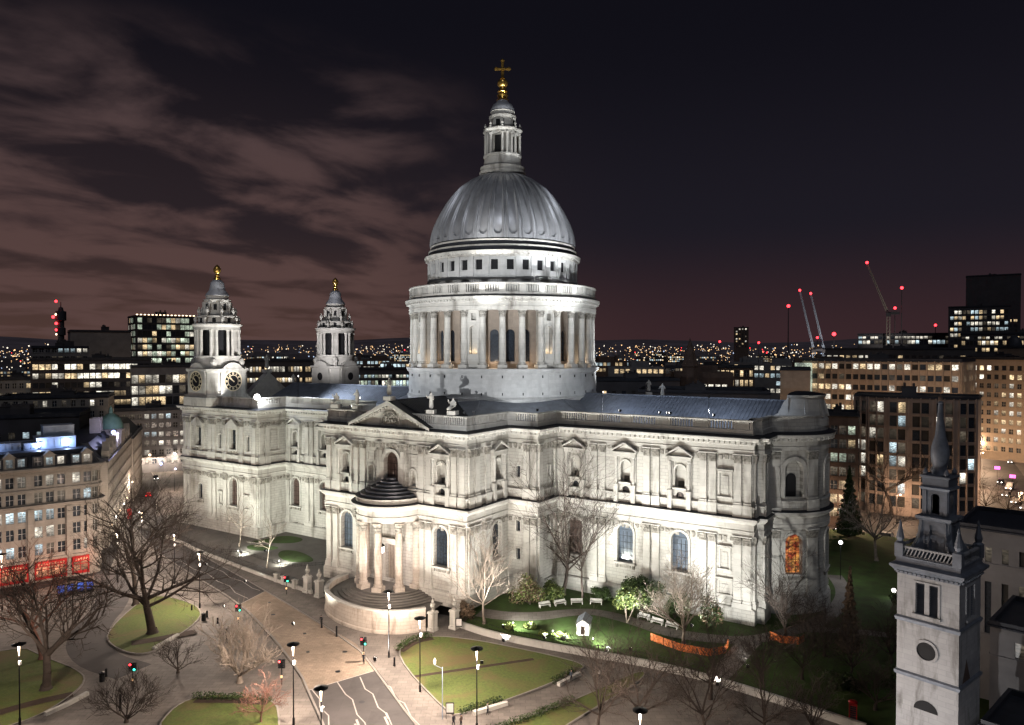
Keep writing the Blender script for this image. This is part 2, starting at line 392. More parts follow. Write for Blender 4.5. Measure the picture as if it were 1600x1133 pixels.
# ================================================================== THE CATHEDRAL
cath = thing('cathedral', 'floodlit pale stone cathedral with ribbed grey dome and two west towers', 'cathedral')
AC, AR = (62.3, 0.0), 9.7
half = [(-87, -26.3), (-55.9, -26.3), (-55.9, -17.55), (-24.8, -17.55), (-24.8, -25), (-18, -25), (-18, -38.5), (18, -38.5),
        (18, -25), (24.8, -25), (24.8, -17.55), (63.2, -17.55), (63.2, -15.7), (64.4, -15.7), (64.4, -12.4), (63.3, -12.4)]
apse_pts = [(AC[0] + AR*math.cos(R(a)), AC[1] + AR*math.sin(R(a))) for a in range(-84, 85, 8)]
north = [(x, -y) for x, y in reversed(half)]
OUT = half + apse_pts + north

def pane(parent, T, x, w, a, b, ar, dep, m):
    mb = MB(); o_ = outline(x, w+.02, a, b, ar)
    mb.add([T(s, -dep, z) for s, z in o_], [tuple(range(len(o_)))])
    mb.mi = 1
    for k in range(1, 4):                                           # lead bars
        s = x - w/2 + w*k/4; mbox(mb, T, s-.04, s+.04, -dep+.01, -dep+.05, a, (b - w/2 if ar else b))
    nz_ = max(2, int((b-a)/1.1))
    for k in range(1, nz_): z = a + (b-a)*k/nz_; ww = w if z < b-w/2 or not ar else w*.7; mbox(mb, T, x-ww/2, x+ww/2, -dep+.012, -dep+.04, z-.035, z+.035)
    return mb.build('pane', [m, M['iron']], parent)
def window(T, x, w, a, b, ar, m, dep=.75, sill=True, width=.4, proud=.22, label=None):
    mb = MB(); surround(mb, T, x, w, a, b, ar, width, proud)
    if sill:
        mbox(mb, T, x-w/2-.6, x+w/2+.6, 0, .45, a-.4, a-.02); mb.mi = 1
        for s in (-1, 1): mbox(mb, T, x+s*(w/2+.1)-.25, x+s*(w/2+.1)+.25, 0, .3, a-1.1, a-.42)
        mbox(mb, T, x-w/2+.5, x+w/2-.5, 0, .18, a-1.0, a-.5)
    o = mb.build('window', [M['stone_plain'], M['carved']], cath)
    if label: o['label'] = label
    pane(o, T, x, w, a, b, ar, dep, m); return o
def aedicule(T, x):
    """upper storey niche: pedestals, two columns, pediment"""
    mb = MB()
    for s in (-1, 1):
        mbox(mb, T, x+s*1.75-.42, x+s*1.75+.42, 0, .75, 18.45, 21.6)
        mbox(mb, T, x+s*1.75-.5, x+s*1.75+.5, 0, .83, 21.6, 21.85)
        p = T(x+s*1.75, .42, 0)
        mb.lathe([(.36, 21.85), (.30, 22.1), (.30, 26.6), (.27, 26.7), (.40, 27.1)], 10, (p[0], p[1]))
        mbox(mb, T, x+s*1.75-.45, x+s*1.75+.45, 0, .3, 21.85, 27.1)
    mbox(mb, T, x-2.25, x+2.25, 0, .72, 27.1, 27.75)
    mbox(mb, T, x-2.5, x+2.5, 0, .95, 27.75, 28.0)
    P = [T(x-2.1, .45, 28.0), T(x+2.1, .45, 28.0), T(x, .45, 29.35)]; mb.add(P, [(0, 1, 2)])
    for s in (-1, 1):
        A = [(2.55, 28.0), (2.55, 28.28), (0, 29.85), (0, 29.5)]
        v = [T(x+s*a, o, z) for o in (.98, 0) for a, z in A]
        mb.add(v, [(0, 1, 2, 3), (4, 5, 6, 7), (0, 3, 7, 4), (1, 2, 6, 5), (0, 1, 5, 4)])
    surround(mb, T, x, 1.9, 22.3, 26.3, True, .3, .2)
    mbox(mb, T, x-1.3, x+1.3, 0, .55, 21.95, 22.28)
    o = mb.build('pedimented_frame', M['stone_plain'], cath)
    nb = MB(); nb.add([T(s, -.85, z) for s, z in outline(x, 1.94, 22.3, 26.3, True)], [tuple(range(15))])
    nb.mi = 1; mbox(nb, T, x-.55, x+.55, -.84, -.6, 22.3, 23.3)
    nb.build('niche', [M['stone_plain'], M['void']], o)
    pane(o, T, x, 1.5, 19.5, 21.5, True, .5, M['glass'])
def PIL(lo, pw, k=0):
    """pilaster on the wall plane, local x along the wall and y outward"""
    mb = MB(); T = lambda s, o, z: (s, -o, z)
    if lo:
        mbox(mb, T, -pw/2-.2, pw/2+.2, 0, .62, 2.6, 3.5); mbox(mb, T, -pw/2-.1, pw/2+.1, 0, .5, 3.5, 3.95)
        mbox(mb, T, -pw/2, pw/2, 0, .38, 3.95, 13.5); z = 13.5
    else:
        mbox(mb, T, -pw/2-.2, pw/2+.2, 0, .62, 18.42, 20.4); mbox(mb, T, -pw/2-.1, pw/2+.1, 0, .5, 20.4, 20.8)
        mbox(mb, T, -pw/2, pw/2, 0, .36, 20.8, 27.6); z = 27.6
    mb.mi = 1
    for r_, (zz, h, e) in enumerate(((z, .45, .02), (z+.45, .5, .10), (z+.95, .4, .18))):
        n = 4
        for i in range(n):
            s = -pw/2 + pw*(i+.5)/n; mbox(mb, T, s-pw/n*.36 - e*.3, s+pw/n*.36 + e*.3, 0, .46+e, zz, zz+h*.8)
    mbox(mb, T, -pw/2-.02, pw/2+.02, 0, .42, z, z+1.4)
    mb.mi = 0; mbox(mb, T, -pw/2-.22, pw/2+.22, 0, .62, z+1.4, z+1.6)
    return mb.mesh('pilaster', [M['stone_plain'], M['carved']])
PLO, PUP = PIL(True, 1.3), PIL(False, 1.2)
def pilasters(P, Q, ss, lo=True, up=True):
    T, d = seg(P, Q); rz = math.atan2(Q[1]-P[1], Q[0]-P[0])
    for s in ss:
        p = T(s, 0, 0)
        if lo: link('pilaster', PLO, cath, (p[0], p[1], 0), rz)
        if up: link('pilaster', PUP, cath, (p[0], p[1], 0), rz)
def wall(name, P, Q, lower=(), upper=(), extra=(), niches=(), low_m='glass', step=None):
    """lower: arched windows; upper: pedimented niches; extra: plain rectangular lights; niches: shallow blind recesses"""
    T, d = seg(P, Q); H = []
    H += [(x, 3.2, 7.1, 14.3, True) for x in lower]
    for x in upper: H += [(x, 1.9, 22.3, 26.3, True), (x, 1.5, 19.5, 21.5, True)]
    H += [(x, w, a, b, ar) for x, w, a, b, ar, m in extra]
    mb = MB(); facade(mb, T, d, 0, 31.2, H, .85, step)
    mb.build(name, M['stone'], cath)
    for i, x in enumerate(lower): window(T, x, 3.2, 7.1, 14.3, True, M[low_m[i] if isinstance(low_m, tuple) else low_m])
    for x in upper: aedicule(T, x)
    for x, w, a, b, ar, m in extra: window(T, x, w, a, b, ar, M[m], .5, w > 1.2, .22, .14)
    for x, w, a, b in niches:
        nb = MB(); surround(nb, T, x, w, a, b, False, .28, .22); mbox(nb, T, x-w/2-.5, x+w/2+.5, 0, .5, b+.4, b+.65); mbox(nb, T, x-w/2-.4, x+w/2+.4, 0, .4, a-.3, a)
        nb.mi = 1; mbox(nb, T, x-w*.28, x+w*.28, 0, .12, a+.4, b-.5)
        nb.build('blind_panel', [M['stone_plain'], M['stone']], cath)
h = half
cw = 24.8
crypt = lambda xs: [(x, 1.9, 1.0, 2.9, False, 'dark') for x in xs]
wall('choir_wall', h[10], h[11], [29-cw, 39.65-cw, 50.3-cw], [29-cw, 39.65-cw, 50.3-cw], niches=[(58.5-cw, 1.9, 21.6, 25.7), (58.5-cw, 1.5, 9, 12.4), (58.5-cw, 2.0, 4.6, 6.8)], low_m=('glass_brown', 'glass_blue', 'glass_blue'))
pilasters(h[10], h[11], [x-cw for x in (33.2, 35.0, 44.0, 45.8, 54.6, 56.3, 60.7, 62.4)])
pilasters(h[10], h[11], [.9], True, True)
wall('choir_end_wall', h[13], h[14]); pilasters(h[13], h[14], [.75, 2.5]); wall('choir_end_return', h[12], h[13]); wall('choir_end_corner', h[11], h[12]); pilasters(h[11], h[12], [.95]); wall('choir_end_return', h[14], h[15])
wall('choir_end_return', h[15], apse_pts[0])
wall('bastion_wall', h[8+1], h[10-0]) if False else None
wall('bastion_wall', h[8], h[9], extra=[(2.5, .95, 22.4, 24.6, False, 'glass'), (2.5, .95, 11.9, 14.0, False, 'glass'), (2.5, .95, 6.4, 8.6, False, 'glass')], niches=[]); pilasters(h[8], h[9], [4.5, 6.1])
wall('bastion_wall', h[9], h[10], extra=[(4.3, .95, 22.4, 24.6, False, 'glass'), (4.3, .95, 11.9, 14.0, False, 'glass')]); pilasters(h[9], h[10], [.75, 6.7])
wall('transept_wall', h[7], h[8], [9.6], [10.0]); pilasters(h[7], h[8], [1.0, 3.0, 6.3])
# south transept front
Tt, dt = seg(h[6], h[7])
H = [(x, 3.3, 7.0, 14.4, True) for x in (5.9, 30.1)] + [(x, 1.9, 22.3, 26.3, True) for x in (5.7, 30.3)] + [(x, 1.5, 19.5, 21.5, True) for x in (5.7, 30.3)]
H += [(18, 3.7, 20.2, 27.4, True), (12.6, 1.5, 21.2, 24.4, True), (23.4, 1.5, 21.2, 24.4, True), (18, 3.2, 2.2, 9.4, False)]
mb = MB(); facade(mb, Tt, dt, 0, 31.2, H, .9); mb.build('transept_front', M['stone'], cath)
window(Tt, 5.9, 3.3, 7.0, 14.4, True, M['glass_blue']); window(Tt, 30.1, 3.3, 7.0, 14.4, True, M['glass'])
aedicule(Tt, 5.7); aedicule(Tt, 30.3)
window(Tt, 18, 3.7, 20.2, 27.4, True, M['glass_brown'], width=.6, proud=.35)
for x in (12.6, 23.4):
    nb = MB(); surround(nb, Tt, x, 1.5, 21.2, 24.4, True, .25, .18); surround(nb, Tt, x, 1.5, 25.4, 27.0, False, .2, .14); mbox(nb, Tt, x-1.1, x+1.1, 0, .4, 20.4, 20.8)
    o = nb.build('niche_frame', M['stone_plain'], cath)
    nb = MB(); nb.add([Tt(s, -.85, z) for s, z in outline(x, 1.54, 21.2, 24.4, True)], [tuple(range(15))]); nb.build('niche', M['stone_plain'], o)
pilasters(h[6], h[7], [.8, 2.7, 8.6, 10.5, 25.5, 27.4, 33.3, 35.2]); pilasters(h[6], h[7], [15.0, 21.0], False, True)
# door behind the porch
nb = MB(); surround(nb, Tt, 18, 3.2, 2.2, 9.4, False, .6, .3); mbox(nb, Tt, 15.2, 20.8, 0, .9, 10.1, 10.7)
fr = nb.build('door_frame', M['stone_plain'], cath)
nb = MB(); nb.quad(Tt(16.38, -.7, 2.2), Tt(19.62, -.7, 2.2), Tt(19.62, -.7, 9.42), Tt(16.38, -.7, 9.42)); nb.mi = 1
for k in range(5): mbox(nb, Tt, 16.5+k*.62, 16.98+k*.62, -.69, -.62, 2.5, 9.1)
nb.build('door', [M['glass_brown'], M['wood']], fr)
# nave and west block
wall('nave_wall', h[2], h[3], [3.7, 14.3, 25.0], [3.7, 14.3, 25.0], crypt([3.7, 14.3, 25.0]), low_m='glass_brown'); pilasters(h[2], h[3], [.9, 8.2, 9.9, 18.9, 20.6, 29.4])
wall('west_block_wall', h[1], h[2], niches=[(4.6, 3.2, 21.5, 27.3)]); pilasters(h[1], h[2], [.9, 2.7])
wall('west_block_wall', h[0], h[1], [21.5], [], [(7.0, 1.9, 21.6, 26.4, False, 'glass'), (21.6, 2.0, 21.6, 26.6, False, 'glass'), (16.0, 1.2, 21.4, 25.4, True, 'glass'), (27.4, 1.2, 21.4, 25.4, True, 'glass'),
     (7.5, 1.7, 7.5, 11.6, True, 'glass')] + crypt([21.5]), niches=[(16.2, 1.0, 7, 9.8), (26.9, 1.0, 7, 9.8)], low_m='glass_brown'); pilasters(h[0], h[1], [.9, 2.7, 12.0, 13.7, 18.2, 25.0, 30.0])
for x in (7.0, 21.6):
    T_, _ = seg(h[0], h[1]); nb = MB()
    for s in (-1, 1): mbox(nb, T_, x+s*1.6-.3, x+s*1.6+.3, 0, .4, 21.2, 27.0)
    mbox(nb, T_, x-2.3, x+2.3, 0, .8, 27.0, 27.7); v = [T_(x+a, o, z) for o in (.9, 0) for a, z in ((-2.5, 27.7), (2.5, 27.7), (0, 29.5))]
    nb.add(v, [(0, 1, 2), (0, 3, 4, 1), (1, 4, 5, 2), (2, 5, 3, 0)]); nb.build('window_pediment', M['stone_plain'], cath)
wall('bastion_wall', h[3], h[4]); wall('bastion_wall', h[4], h[5]); wall('transept_wall', h[5], h[6], [3.9], [3.5])
# north side, the same storeys seen only from elsewhere
for nm, a, b, lo in (('choir_wall', 4, 5, [13, 24, 34]), ('transept_wall', 7, 8, [4]), ('transept_front', 8, 9, [6, 30]), ('transept_wall', 9, 10, [9]), ('nave_wall', 12, 13, [6, 17, 27]), ('west_block_wall', 14, 15, [9, 22])):
    wall(nm, north[a], north[b], lo)
for a, b in ((0, 1), (1, 2), (2, 3), (3, 4), (5, 6), (6, 7), (10, 11), (11, 12), (13, 14)): wall('return_wall', north[a], north[b])
wall('return_wall', apse_pts[-1], north[0])
wall('west_front', north[15], half[0], [10, 26, 42])
# apse
Ta = arc(AC, AR, R(-84)); La = AR*R(168); wx = [AR*R(84+a) for a in (-55, 0, 55)]
mb = MB(); facade(mb, Ta, La, 0, 31.2, [(x, 3.0, 7.1, 14.2, True) for x in wx] + [(x, 3.3, 20.8, 27.4, True) for x in wx], 1.0, .9)
mb.build('apse_wall', M['stone'], cath, smooth=30)
for i, x in enumerate(wx):
    window(Ta, x, 3.0, 7.1, 14.2, True, E_['stained'] if i == 0 else M['glass'], label='glowing orange stained glass window low on the rounded east end' if i == 0 else None)
    nb = MB(); surround(nb, Ta, x, 3.3, 20.8, 27.4, True, .7, .25); o = nb.build('window', M['stone_plain'], cath)
    nb = MB(); Tb = arc(AC, AR-1.0, R(-84)); xb = x*(AR-1.0)/AR
    facade(nb, Tb, La*(AR-1)/AR, 20.7, 27.6, [(xb-.3, 2.0, 20.8, 25.4, True)], .4, .9); 
    nb2 = MB(); nb2.add([Ta(s, -.98, z) for s, z in outline(x, 3.34, 20.8, 27.4, True)], [tuple(range(15))]); nb2.mi = 1
    nb2.add([Ta(s, -.9, z) for s, z in outline(x-.2, 2.0, 20.8, 25.0, True)], [tuple(range(15))]); nb2.build('pane', [M['stone'], M['dark']], o)
for a in (-79, -73, -37, -31, 31, 37, 73, 79):
    p = Ta(AR*R(a+84), 0, 0); rz = R(a) + PI/2
    for mm in (PLO, PUP): link('pilaster', mm, cath, (p[0], p[1], 0), rz)

# mouldings that run all round
mb = MB(); sweep(mb, OUT, [(0.55, 0), (.55, 2.2), (.42, 2.6), (0, 2.75)], True); mb.build('plinth', M['stone'], cath)
mb = MB(); sweep(mb, OUT, [(0, 15.05), (.34, 15.1), (.34, 15.75), (.42, 15.8), (.42, 16.0), (.30, 16.05), (.30, 17.1), (.5, 17.3), (.95, 17.75), (1.05, 17.8), (1.05, 18.2)], True)
mb.mi = 1; sweep(mb, OUT, [(1.05, 18.2), (1.07, 18.26), (0, 18.55)], True); mb.build('string_course', [M['stone_plain'], M['lead_dark']], cath)
mb = MB(); sweep(mb, OUT, [(0, 18.5), (.32, 18.55), (.32, 19.9), (.42, 20.0), (.42, 20.25), (0, 20.35)], True); mb.build('pedestal_course', M['stone'], cath)
mb = MB(); sweep(mb, OUT, [(0, 29.15), (.34, 29.2), (.34, 29.8), (.42, 29.85), (.30, 29.95), (.30, 30.7), (.52, 30.8), (.52, 31.35), (1.12, 31.45), (1.25, 31.6), (1.32, 32.0)], True)
along(OUT, .92, lambda T, s, d: mbox(mb, T, s-.19, s+.19, .5, 1.08, 30.95, 31.42), True, .2)
mb.mi = 1; sweep(mb, OUT, [(1.32, 32.0), (1.34, 32.08), (-.2, 32.5)], True); mb.build('cornice', [M['stone_plain'], M['lead_dark']], cath)
# carved swags between the capitals
mb = MB(); random.seed(5)
def swag(T, s, d):
    for zz in (14.0, 28.3):
        for k in range(3):
            mbox(mb, T, s-.22+random.uniform(-.2, .2), s+.22+random.uniform(-.2, .2), 0, random.uniform(.08, .24), zz+random.uniform(-.35, .3), zz+random.uniform(.45, .75))
along(half[:11] + half[10:12], .95, swag, False, .7); mb.build('carved_frieze', M['carved'], cath)
# balustrade
mb = MB(); BAL = [(x, y) for x, y in OUT]
def ring_off(pts, o):
    t = MB(); sweep(t, pts, [(o, 0), (o, 1)], True); return [(v[0], v[1]) for v in t.v[::2]]
BL = ring_off(OUT, -.25)
BLs = [p for p in BL if p[0] < 63.2] 
sweep(mb, BLs, [(.18, 32.3), (.25, 32.35), (.25, 33.35), (.12, 33.4)]); sweep(mb, BLs, [(-.3, 34.75), (-.3, 35.05), (.22, 35.05), (.28, 34.95), (.28, 34.8), (.15, 34.72), (-.3, 34.72)])
sweep(mb, BLs, [(-.3, 33.4), (.12, 33.4)]); sweep(mb, BLs, [(-.3, 32.3), (-.3, 33.4)])
def baluster(T, s, d):
    ph = s % 7.1
    if ph < 2.2: mbox(mb, T, s-.28, s+.28, -.25, .1, 33.35, 34.75)
    else: mbox(mb, T, s-.13, s+.13, -.2, .04, 33.38, 34.75)
along(BLs, .5, baluster, False, .25); mb.build('balustrade', M['stone_plain'], cath)
# parapet round the apse end
mb = MB(); AP = [BL[i] for i in range(len(OUT)) if OUT[i][0] >= 63.2-.01 or (OUT[i] in apse_pts)]
AP = [(63.2-.25, -17.3), (63.2-.25, -15.45), (64.15, -15.45), (64.15, -12.6)] + [(AC[0]+(AR-.3)*math.cos(R(a)), (AR-.3)*math.sin(R(a))) for a in range(-78, 79, 6)] + [(64.15, 12.6), (64.15, 15.45), (62.95, 15.45), (62.95, 17.3)]
sweep(mb, AP, [(.1, 32.3), (.2, 32.4), (.2, 33.3), (.05, 33.5), (.0, 34.9), (.15, 35.05), (.15, 35.3), (-.6, 35.3), (-.6, 32.3)])
mb.build('parapet', M['stone'], cath)
# east attic above the apse, flared at the foot
mb = MB(); AX = (66.2, 0); mb.lathe([(5.9, 33.2), (5.9, 34.4), (5.5, 35.0), (5.2, 36.0), (5.05, 37.4), (5.0, 38.2), (5.35, 38.5), (5.5, 38.85), (4.6, 38.9)], 28, AX, R(-92), R(92))
for s_ in (-1, 1):                                                   # concave side walls running back to the roof
    pf = [(66.2, 38.5), (65.4, 37.6), (64.9, 36.5), (64.4, 35.5), (63.4, 34.9), (63.2, 33.2), (66.2, 33.2)]
    for y in (4.4, 5.3): mb.add([(x, s_*y, z) for x, z in pf], [tuple(range(7))])
    for (xa, za), (xb, zb) in zip(pf[:5], pf[1:6]): mb.quad((xa, s_*4.4, za), (xa, s_*5.3, za), (xb, s_*5.3, zb), (xb, s_*4.4, zb))
mb.box(65.9, 66.25, -5, 5, 33.2, 38.5)
mb.mi = 1; mb.lathe([(5.4, 38.9), (4.0, 39.2), (.1, 39.35)], 28, AX, R(-92), R(92)); mb.build('east_attic', [M['stone_plain'], M['lead_dark']], cath, smooth=30)
for a in (-60, -25, 10, 45):
    nb = MB(); T_ = arc((66.2, 0), 5.0, R(a)); nb.add([T_(0, 1.0, 34.9), T_(.5, 1.0, 34.9), T_(.5, .1, 38.2), T_(0, .1, 38.2), T_(0, -.3, 34.9), T_(.5, -.3, 34.9)], [(0, 1, 2, 3), (0, 3, 4), (1, 5, 2)]); nb.build('attic_buttress', M['stone_plain'], cath)
# roofs
mb = MB(); mb.add([(x, y, 32.45) for x, y in BL], [tuple(range(len(BL)))]); mb.build('flat_roof', M['lead_dark'], cath)
def gable_roof(name, x0, x1, hw, ze, zr, m, along_x=True, seam=.78, hip=0):
    mb = MB(); P = (lambda u, v, z: (u, v, z)) if along_x else (lambda u, v, z: (-v, u, z))
    for s in (-1, 1):
        mb.quad(P(x0, s*hw, ze), P(x1, s*hw, ze), P(x1-hip, 0, zr), P(x0, 0, zr)); mb.quad(P(x0, s*hw, ze-1.4), P(x1, s*hw, ze-1.4), P(x1, s*hw, ze), P(x0, s*hw, ze))
        u = x0 + .4
        while u < x1 - hip - .2:
            a, b = P(u, s*hw, ze+.03), P(u, 0, zr+.03); mb.tube(a, b, .055, .055, 4); u += seam
    mb.add([P(x1, -hw, ze), P(x1, hw, ze), P(x1-hip, 0, zr)], [(0, 1, 2)]); mb.add([P(x0, -hw, ze), P(x0, hw, ze), P(x0, 0, zr)], [(0, 1, 2)])
    mb.tube(P(x0, 0, zr), P(x1-hip, 0, zr), .16, .16, 6)
    return mb.build(name, m, cath)
gable_roof('choir_roof', 19, 66.3, 8.6, 33.5, 37.5, M['lead'], hip=-.8)
gable_roof('nave_roof', -74, -19, 8.6, 33.5, 37.5, M['lead'])
gable_roof('transept_roof', -37.3, -16, 12.6, 33.0, 37.3, M['lead_dark'], False); gable_roof('transept_roof', 16, 37.3, 12.6, 33.0, 37.3, M['lead_dark'], False)
mb = MB(); mb.lathe([(22.3, 36.7), (23.4, 36.4), (31.5, 33.0), (31.5, 32.4)], 8, (0, 0), PI/8, 2*PI+PI/8)
for k in range(8):
    a = PI/8 + k*PI/4; mb.tube((23.4*math.cos(a), 23.4*math.sin(a), 36.5), (31.5*math.cos(a), 31.5*math.sin(a), 33.1), .2, .2, 5)
mb.build('crossing_roof', M['lead'], cath)
# south pediment
mb = MB(); T_ = Tt
v = [(8.2, 32.1), (27.8, 32.1), (18, 36.6)]
mb.add([T_(s, .35, z) for s, z in v], [(0, 1, 2)])
for s in (-1, 1):
    A = [(10.4, 32.05), (10.4, 32.6), (0, 37.35), (0, 36.55)]
    for o0, o1, dz in ((1.35, -1.5, 0),):
        q = [T_(18+s*a, o, z) for o in (o0, o1) for a, z in A]; mb.mi = 0; mb.add(q, [(0, 1, 2, 3), (4, 5, 6, 7), (0, 3, 7, 4)]); mb.mi = 1; mb.add([(p[0], p[1], p[2]+.012) for p in (q[1], q[2], q[6], q[5])], [(0, 1, 2, 3)])
    mb.mi = 0
    for k in range(13): a = .8 + k*.72; z = 36.55 - a*.43; mbox(mb, T_, 18+s*a-.18, 18+s*a+.18, .4, 1.1, z-.45, z-.08)
mb.mi = 2; random.seed(3)
cen = T_(18, .4, 33.6)
mb.lathe([(1.95, 0), (2.05, .12), (2.15, .12), (2.2, 0)], 26) if False else None
for k in range(27):
    a = PI*k/26; mbox(mb, T_, 18-2.15*math.cos(a)-.13, 18-2.15*math.cos(a)+.13, .35, .6, 32.95+2.15*math.sin(a)-.13, 32.95+2.15*math.sin(a)+.13)
for k in range(26): a = random.uniform(0, PI); r_ = random.uniform(.2, 1.8); s = 18-r_*math.cos(a); z = 32.9+r_*math.sin(a); mbox(mb, T_, s-.2, s+.2, .35, random.uniform(.45, .75), z-.25, z+.2)
mb.build('pediment', [M['stone_plain'], M['lead_dark'], M['carved']], cath)
# west pediment, seen from behind over the nave roof
mb = MB(); mb.add([(-86.5, -9, 33), (-86.5, 9, 33), (-86.5, 0, 40.5), (-84.5, -9, 33), (-84.5, 9, 33), (-84.5, 0, 40.5)], [(0, 1, 2), (3, 4, 5), (0, 3, 5, 2), (1, 4, 5, 2), (0, 1, 4, 3)]); mb.build('west_pediment', M['stone_plain'], cath)
# porch: steps, six columns, entablature, stepped half dome
PC = (0, -38.5)
mb = MB(); A0, A1 = PI, 2*PI
for k in range(5): mb.lathe([(11.0-k*.75, 1.0+k*.24-.26), (11.0-k*.75, 1.0+k*.24), (11.0-(k+1)*.75-.02, 1.0+k*.24)], 40, PC, A0, A1)
mb.lathe([(7.27, 2.0), (7.25, 2.2), (.05, 2.2)], 40, PC, A0, A1); mb.build('porch_steps', M['terrace'], cath)
colm = MB(); colm.box(-.95, .95, -.95, .95, 2.2, 3.0); colm.lathe([(.92, 3.0), (.95, 3.15), (.80, 3.3), (.88, 3.45), (.72, 3.6), (.74, 7), (.64, 13.0), (.70, 13.05)], 16)
colm.mi = 1; colm.lathe([(.66, 13.05), (.72, 13.5), (.66, 13.55), (.82, 14.0), (.72, 14.1), (.98, 14.7)], 12); colm.mi = 0; colm.box(-.9, .9, -.9, .9, 14.7, 14.95)
colme = colm.mesh('porch_column', [M['stone_dirty'], M['carved']], 40)
for a in (-72, -54, -18, 18, 54, 72):
    if abs(a) == 72: continue
    link('porch_column', colme, cath, (6.2*math.sin(R(a)), -38.5-6.2*math.cos(R(a)), 0), R(a))
for s in (-1, 1): link('porch_column', colme, cath, (s*6.5, -38.9, 0), 0)
mb = MB(); mb.lathe([(5.3, 15.8), (5.3, 14.95), (6.85, 14.95), (6.85, 15.9), (6.95, 16.0), (6.8, 16.1), (6.8, 17.1), (7.1, 17.4), (7.6, 17.75), (7.72, 17.85), (7.72, 18.2)], 48, PC, A0, A1)
mb.mi = 1; mb.lathe([(7.72, 18.2), (7.74, 18.26), (6.9, 18.45)], 48, PC, A0, A1); mb.mi = 0; mb.lathe([(6.9, 18.4), (6.9, 19.1), (7.0, 19.2), (7.0, 19.35)], 48, PC, A0, A1)
for k in range(6):
    r0 = 7.0 - k*1.0; z = 19.35 + k*.5; mb.mi = 1; mb.lathe([(r0, z), (r0-.95, z+.12)], 48, PC, A0, A1)
    mb.mi = 3; mb.lathe([(r0-.95, z+.12), (r0-.95, z+.5), (r0-1.0, z+.5)], 48, PC, A0, A1)
mb.mi = 1; mb.lathe([(1.0, 22.35), (.01, 22.4)], 48, PC, A0, A1)
mb.mi = 0; mb.lathe([(5.3, 15.8), (.01, 15.82)], 48, PC, A0, A1); mb.build('porch_canopy', [M['stone_plain'], M['lead_dark'], M['carved'], M['lead']], cath, smooth=30)

# ------------------------------------------------------------------ drum, colonnade, dome, lantern
nS = 128
mb = MB(); mb.lathe([(22.3, 33), (22.3, 36.6), (22.5, 36.8), (22.1, 37.2), (22.0, 42.0), (22.35, 42.3), (22.6, 42.8), (22.6, 43.15), (17, 43.2)], nS)
for k in range(32):
    a = 2*PI*k/32
    for z in (37.6, 41.2): mb.mi = 1; mb.obox((22.03*math.cos(a), 22.03*math.sin(a), z), .28, .2, .55, a)
mb.build('drum_base', [M['stone_drum'], M['dark']], cath, smooth=30)
drum = MB(); Td = arc((0, 0), 17.6, 0); Ld = 2*PI*17.6
holes = [(Ld*(k+.5)/32, 1.9, 44.6, 51.5, True) for k in range(32) if k % 4 != 1]
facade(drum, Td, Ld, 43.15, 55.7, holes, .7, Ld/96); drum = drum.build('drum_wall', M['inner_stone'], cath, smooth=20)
for hh in holes:
    nb = MB(); nb.add([Td(s, -.6, z) for s, z in outline(hh[0], 1.95, hh[2], hh[3], True)], [tuple(range(15))]); nb.build('pane', M['glass'], drum)
per = MB(); per.lathe([(17.5, 55.62), (20.2, 55.6), (20.2, 55.5), (22.0, 55.5), (22.0, 56.2), (22.08, 56.3), (21.95, 56.35), (21.95, 57.1), (22.25, 57.3), (22.25, 57.6), (22.75, 57.75), (22.85, 58.25)], nS)
for k in range(160):
    a = 2*PI*k/160; per.obox((22.45*math.cos(a), 22.45*math.sin(a), 57.32), .4, .36, .36, a)
per.mi = 1; per.lathe([(22.85, 58.25), (22.8, 58.35), (22.0, 58.75), (17.2, 58.8)], nS)
per = per.build('colonnade_entablature', [M['stone_plain'], M['lead_dark']], cath, smooth=30)
cm = MB(); cm.obox((0, 0, 43.15), 2.0, 2.0, .85); cm.lathe([(.98, 44.0), (1.0, 44.12), (.84, 44.25), (.9, 44.4), (.74, 44.55), (.75, 48), (.64, 53.9), (.70, 54.0)], 14)
cm.mi = 1; cm.lathe([(.66, 54.0), (.76, 54.4), (.68, 54.45), (.88, 54.9), (.74, 55.0), (1.0, 55.35)], 10); cm.mi = 0; cm.obox((0, 0, 55.33), 1.75, 1.75, .2)
cme = cm.mesh('column', [M['stone_plain'], M['carved']], 40)
for k in range(32):
    a = 2*PI*k/32; link('column', cme, per, (21.05*math.cos(a), 21.05*math.sin(a), 0), a)
for k in range(32):
    if k % 4 != 1: continue
    a0 = 2*PI*k/32; T_ = arc((0, 0), 20.9, a0 + .03); L_ = 20.9*(2*PI/32 - .06)
    nb = MB(); facade(nb, T_, L_, 43.15, 55.6, [(L_/2, 1.7, 46.3, 52.2, True), (L_/2, 1.1, 53.3, 54.8, False)], 1.0, L_/4)
    for s in (0, L_): nb.quad(T_(s, 0, 43.15), T_(s, -3.3, 43.15), T_(s, -3.3, 55.6), T_(s, 0, 55.6))
    nb.mi = 0; nb.quad(T_(.7, -1, 46), T_(L_-.7, -1, 46), T_(L_-.7, -1, 55), T_(.7, -1, 55))
    surround(nb, T_, L_/2, 1.7, 46.3, 52.2, True, .3, .15); mbox(nb, T_, L_/2-1.2, L_/2+1.2, -.9, .3, 44.6, 46.25)
    nb.build('niche_bay', [M['stone_plain'], M['carved']], per)
mb = MB(); mb.lathe([(21.9, 58.7), (21.9, 59.2), (21.8, 59.25)], nS)
mb.lathe([(21.3, 60.85), (21.3, 61.2), (21.95, 61.2), (22.0, 61.05), (21.85, 60.85), (21.3, 60.85)], nS); mb.lathe([(21.3, 58.7), (21.3, 59.25), (21.8, 59.25)], nS)
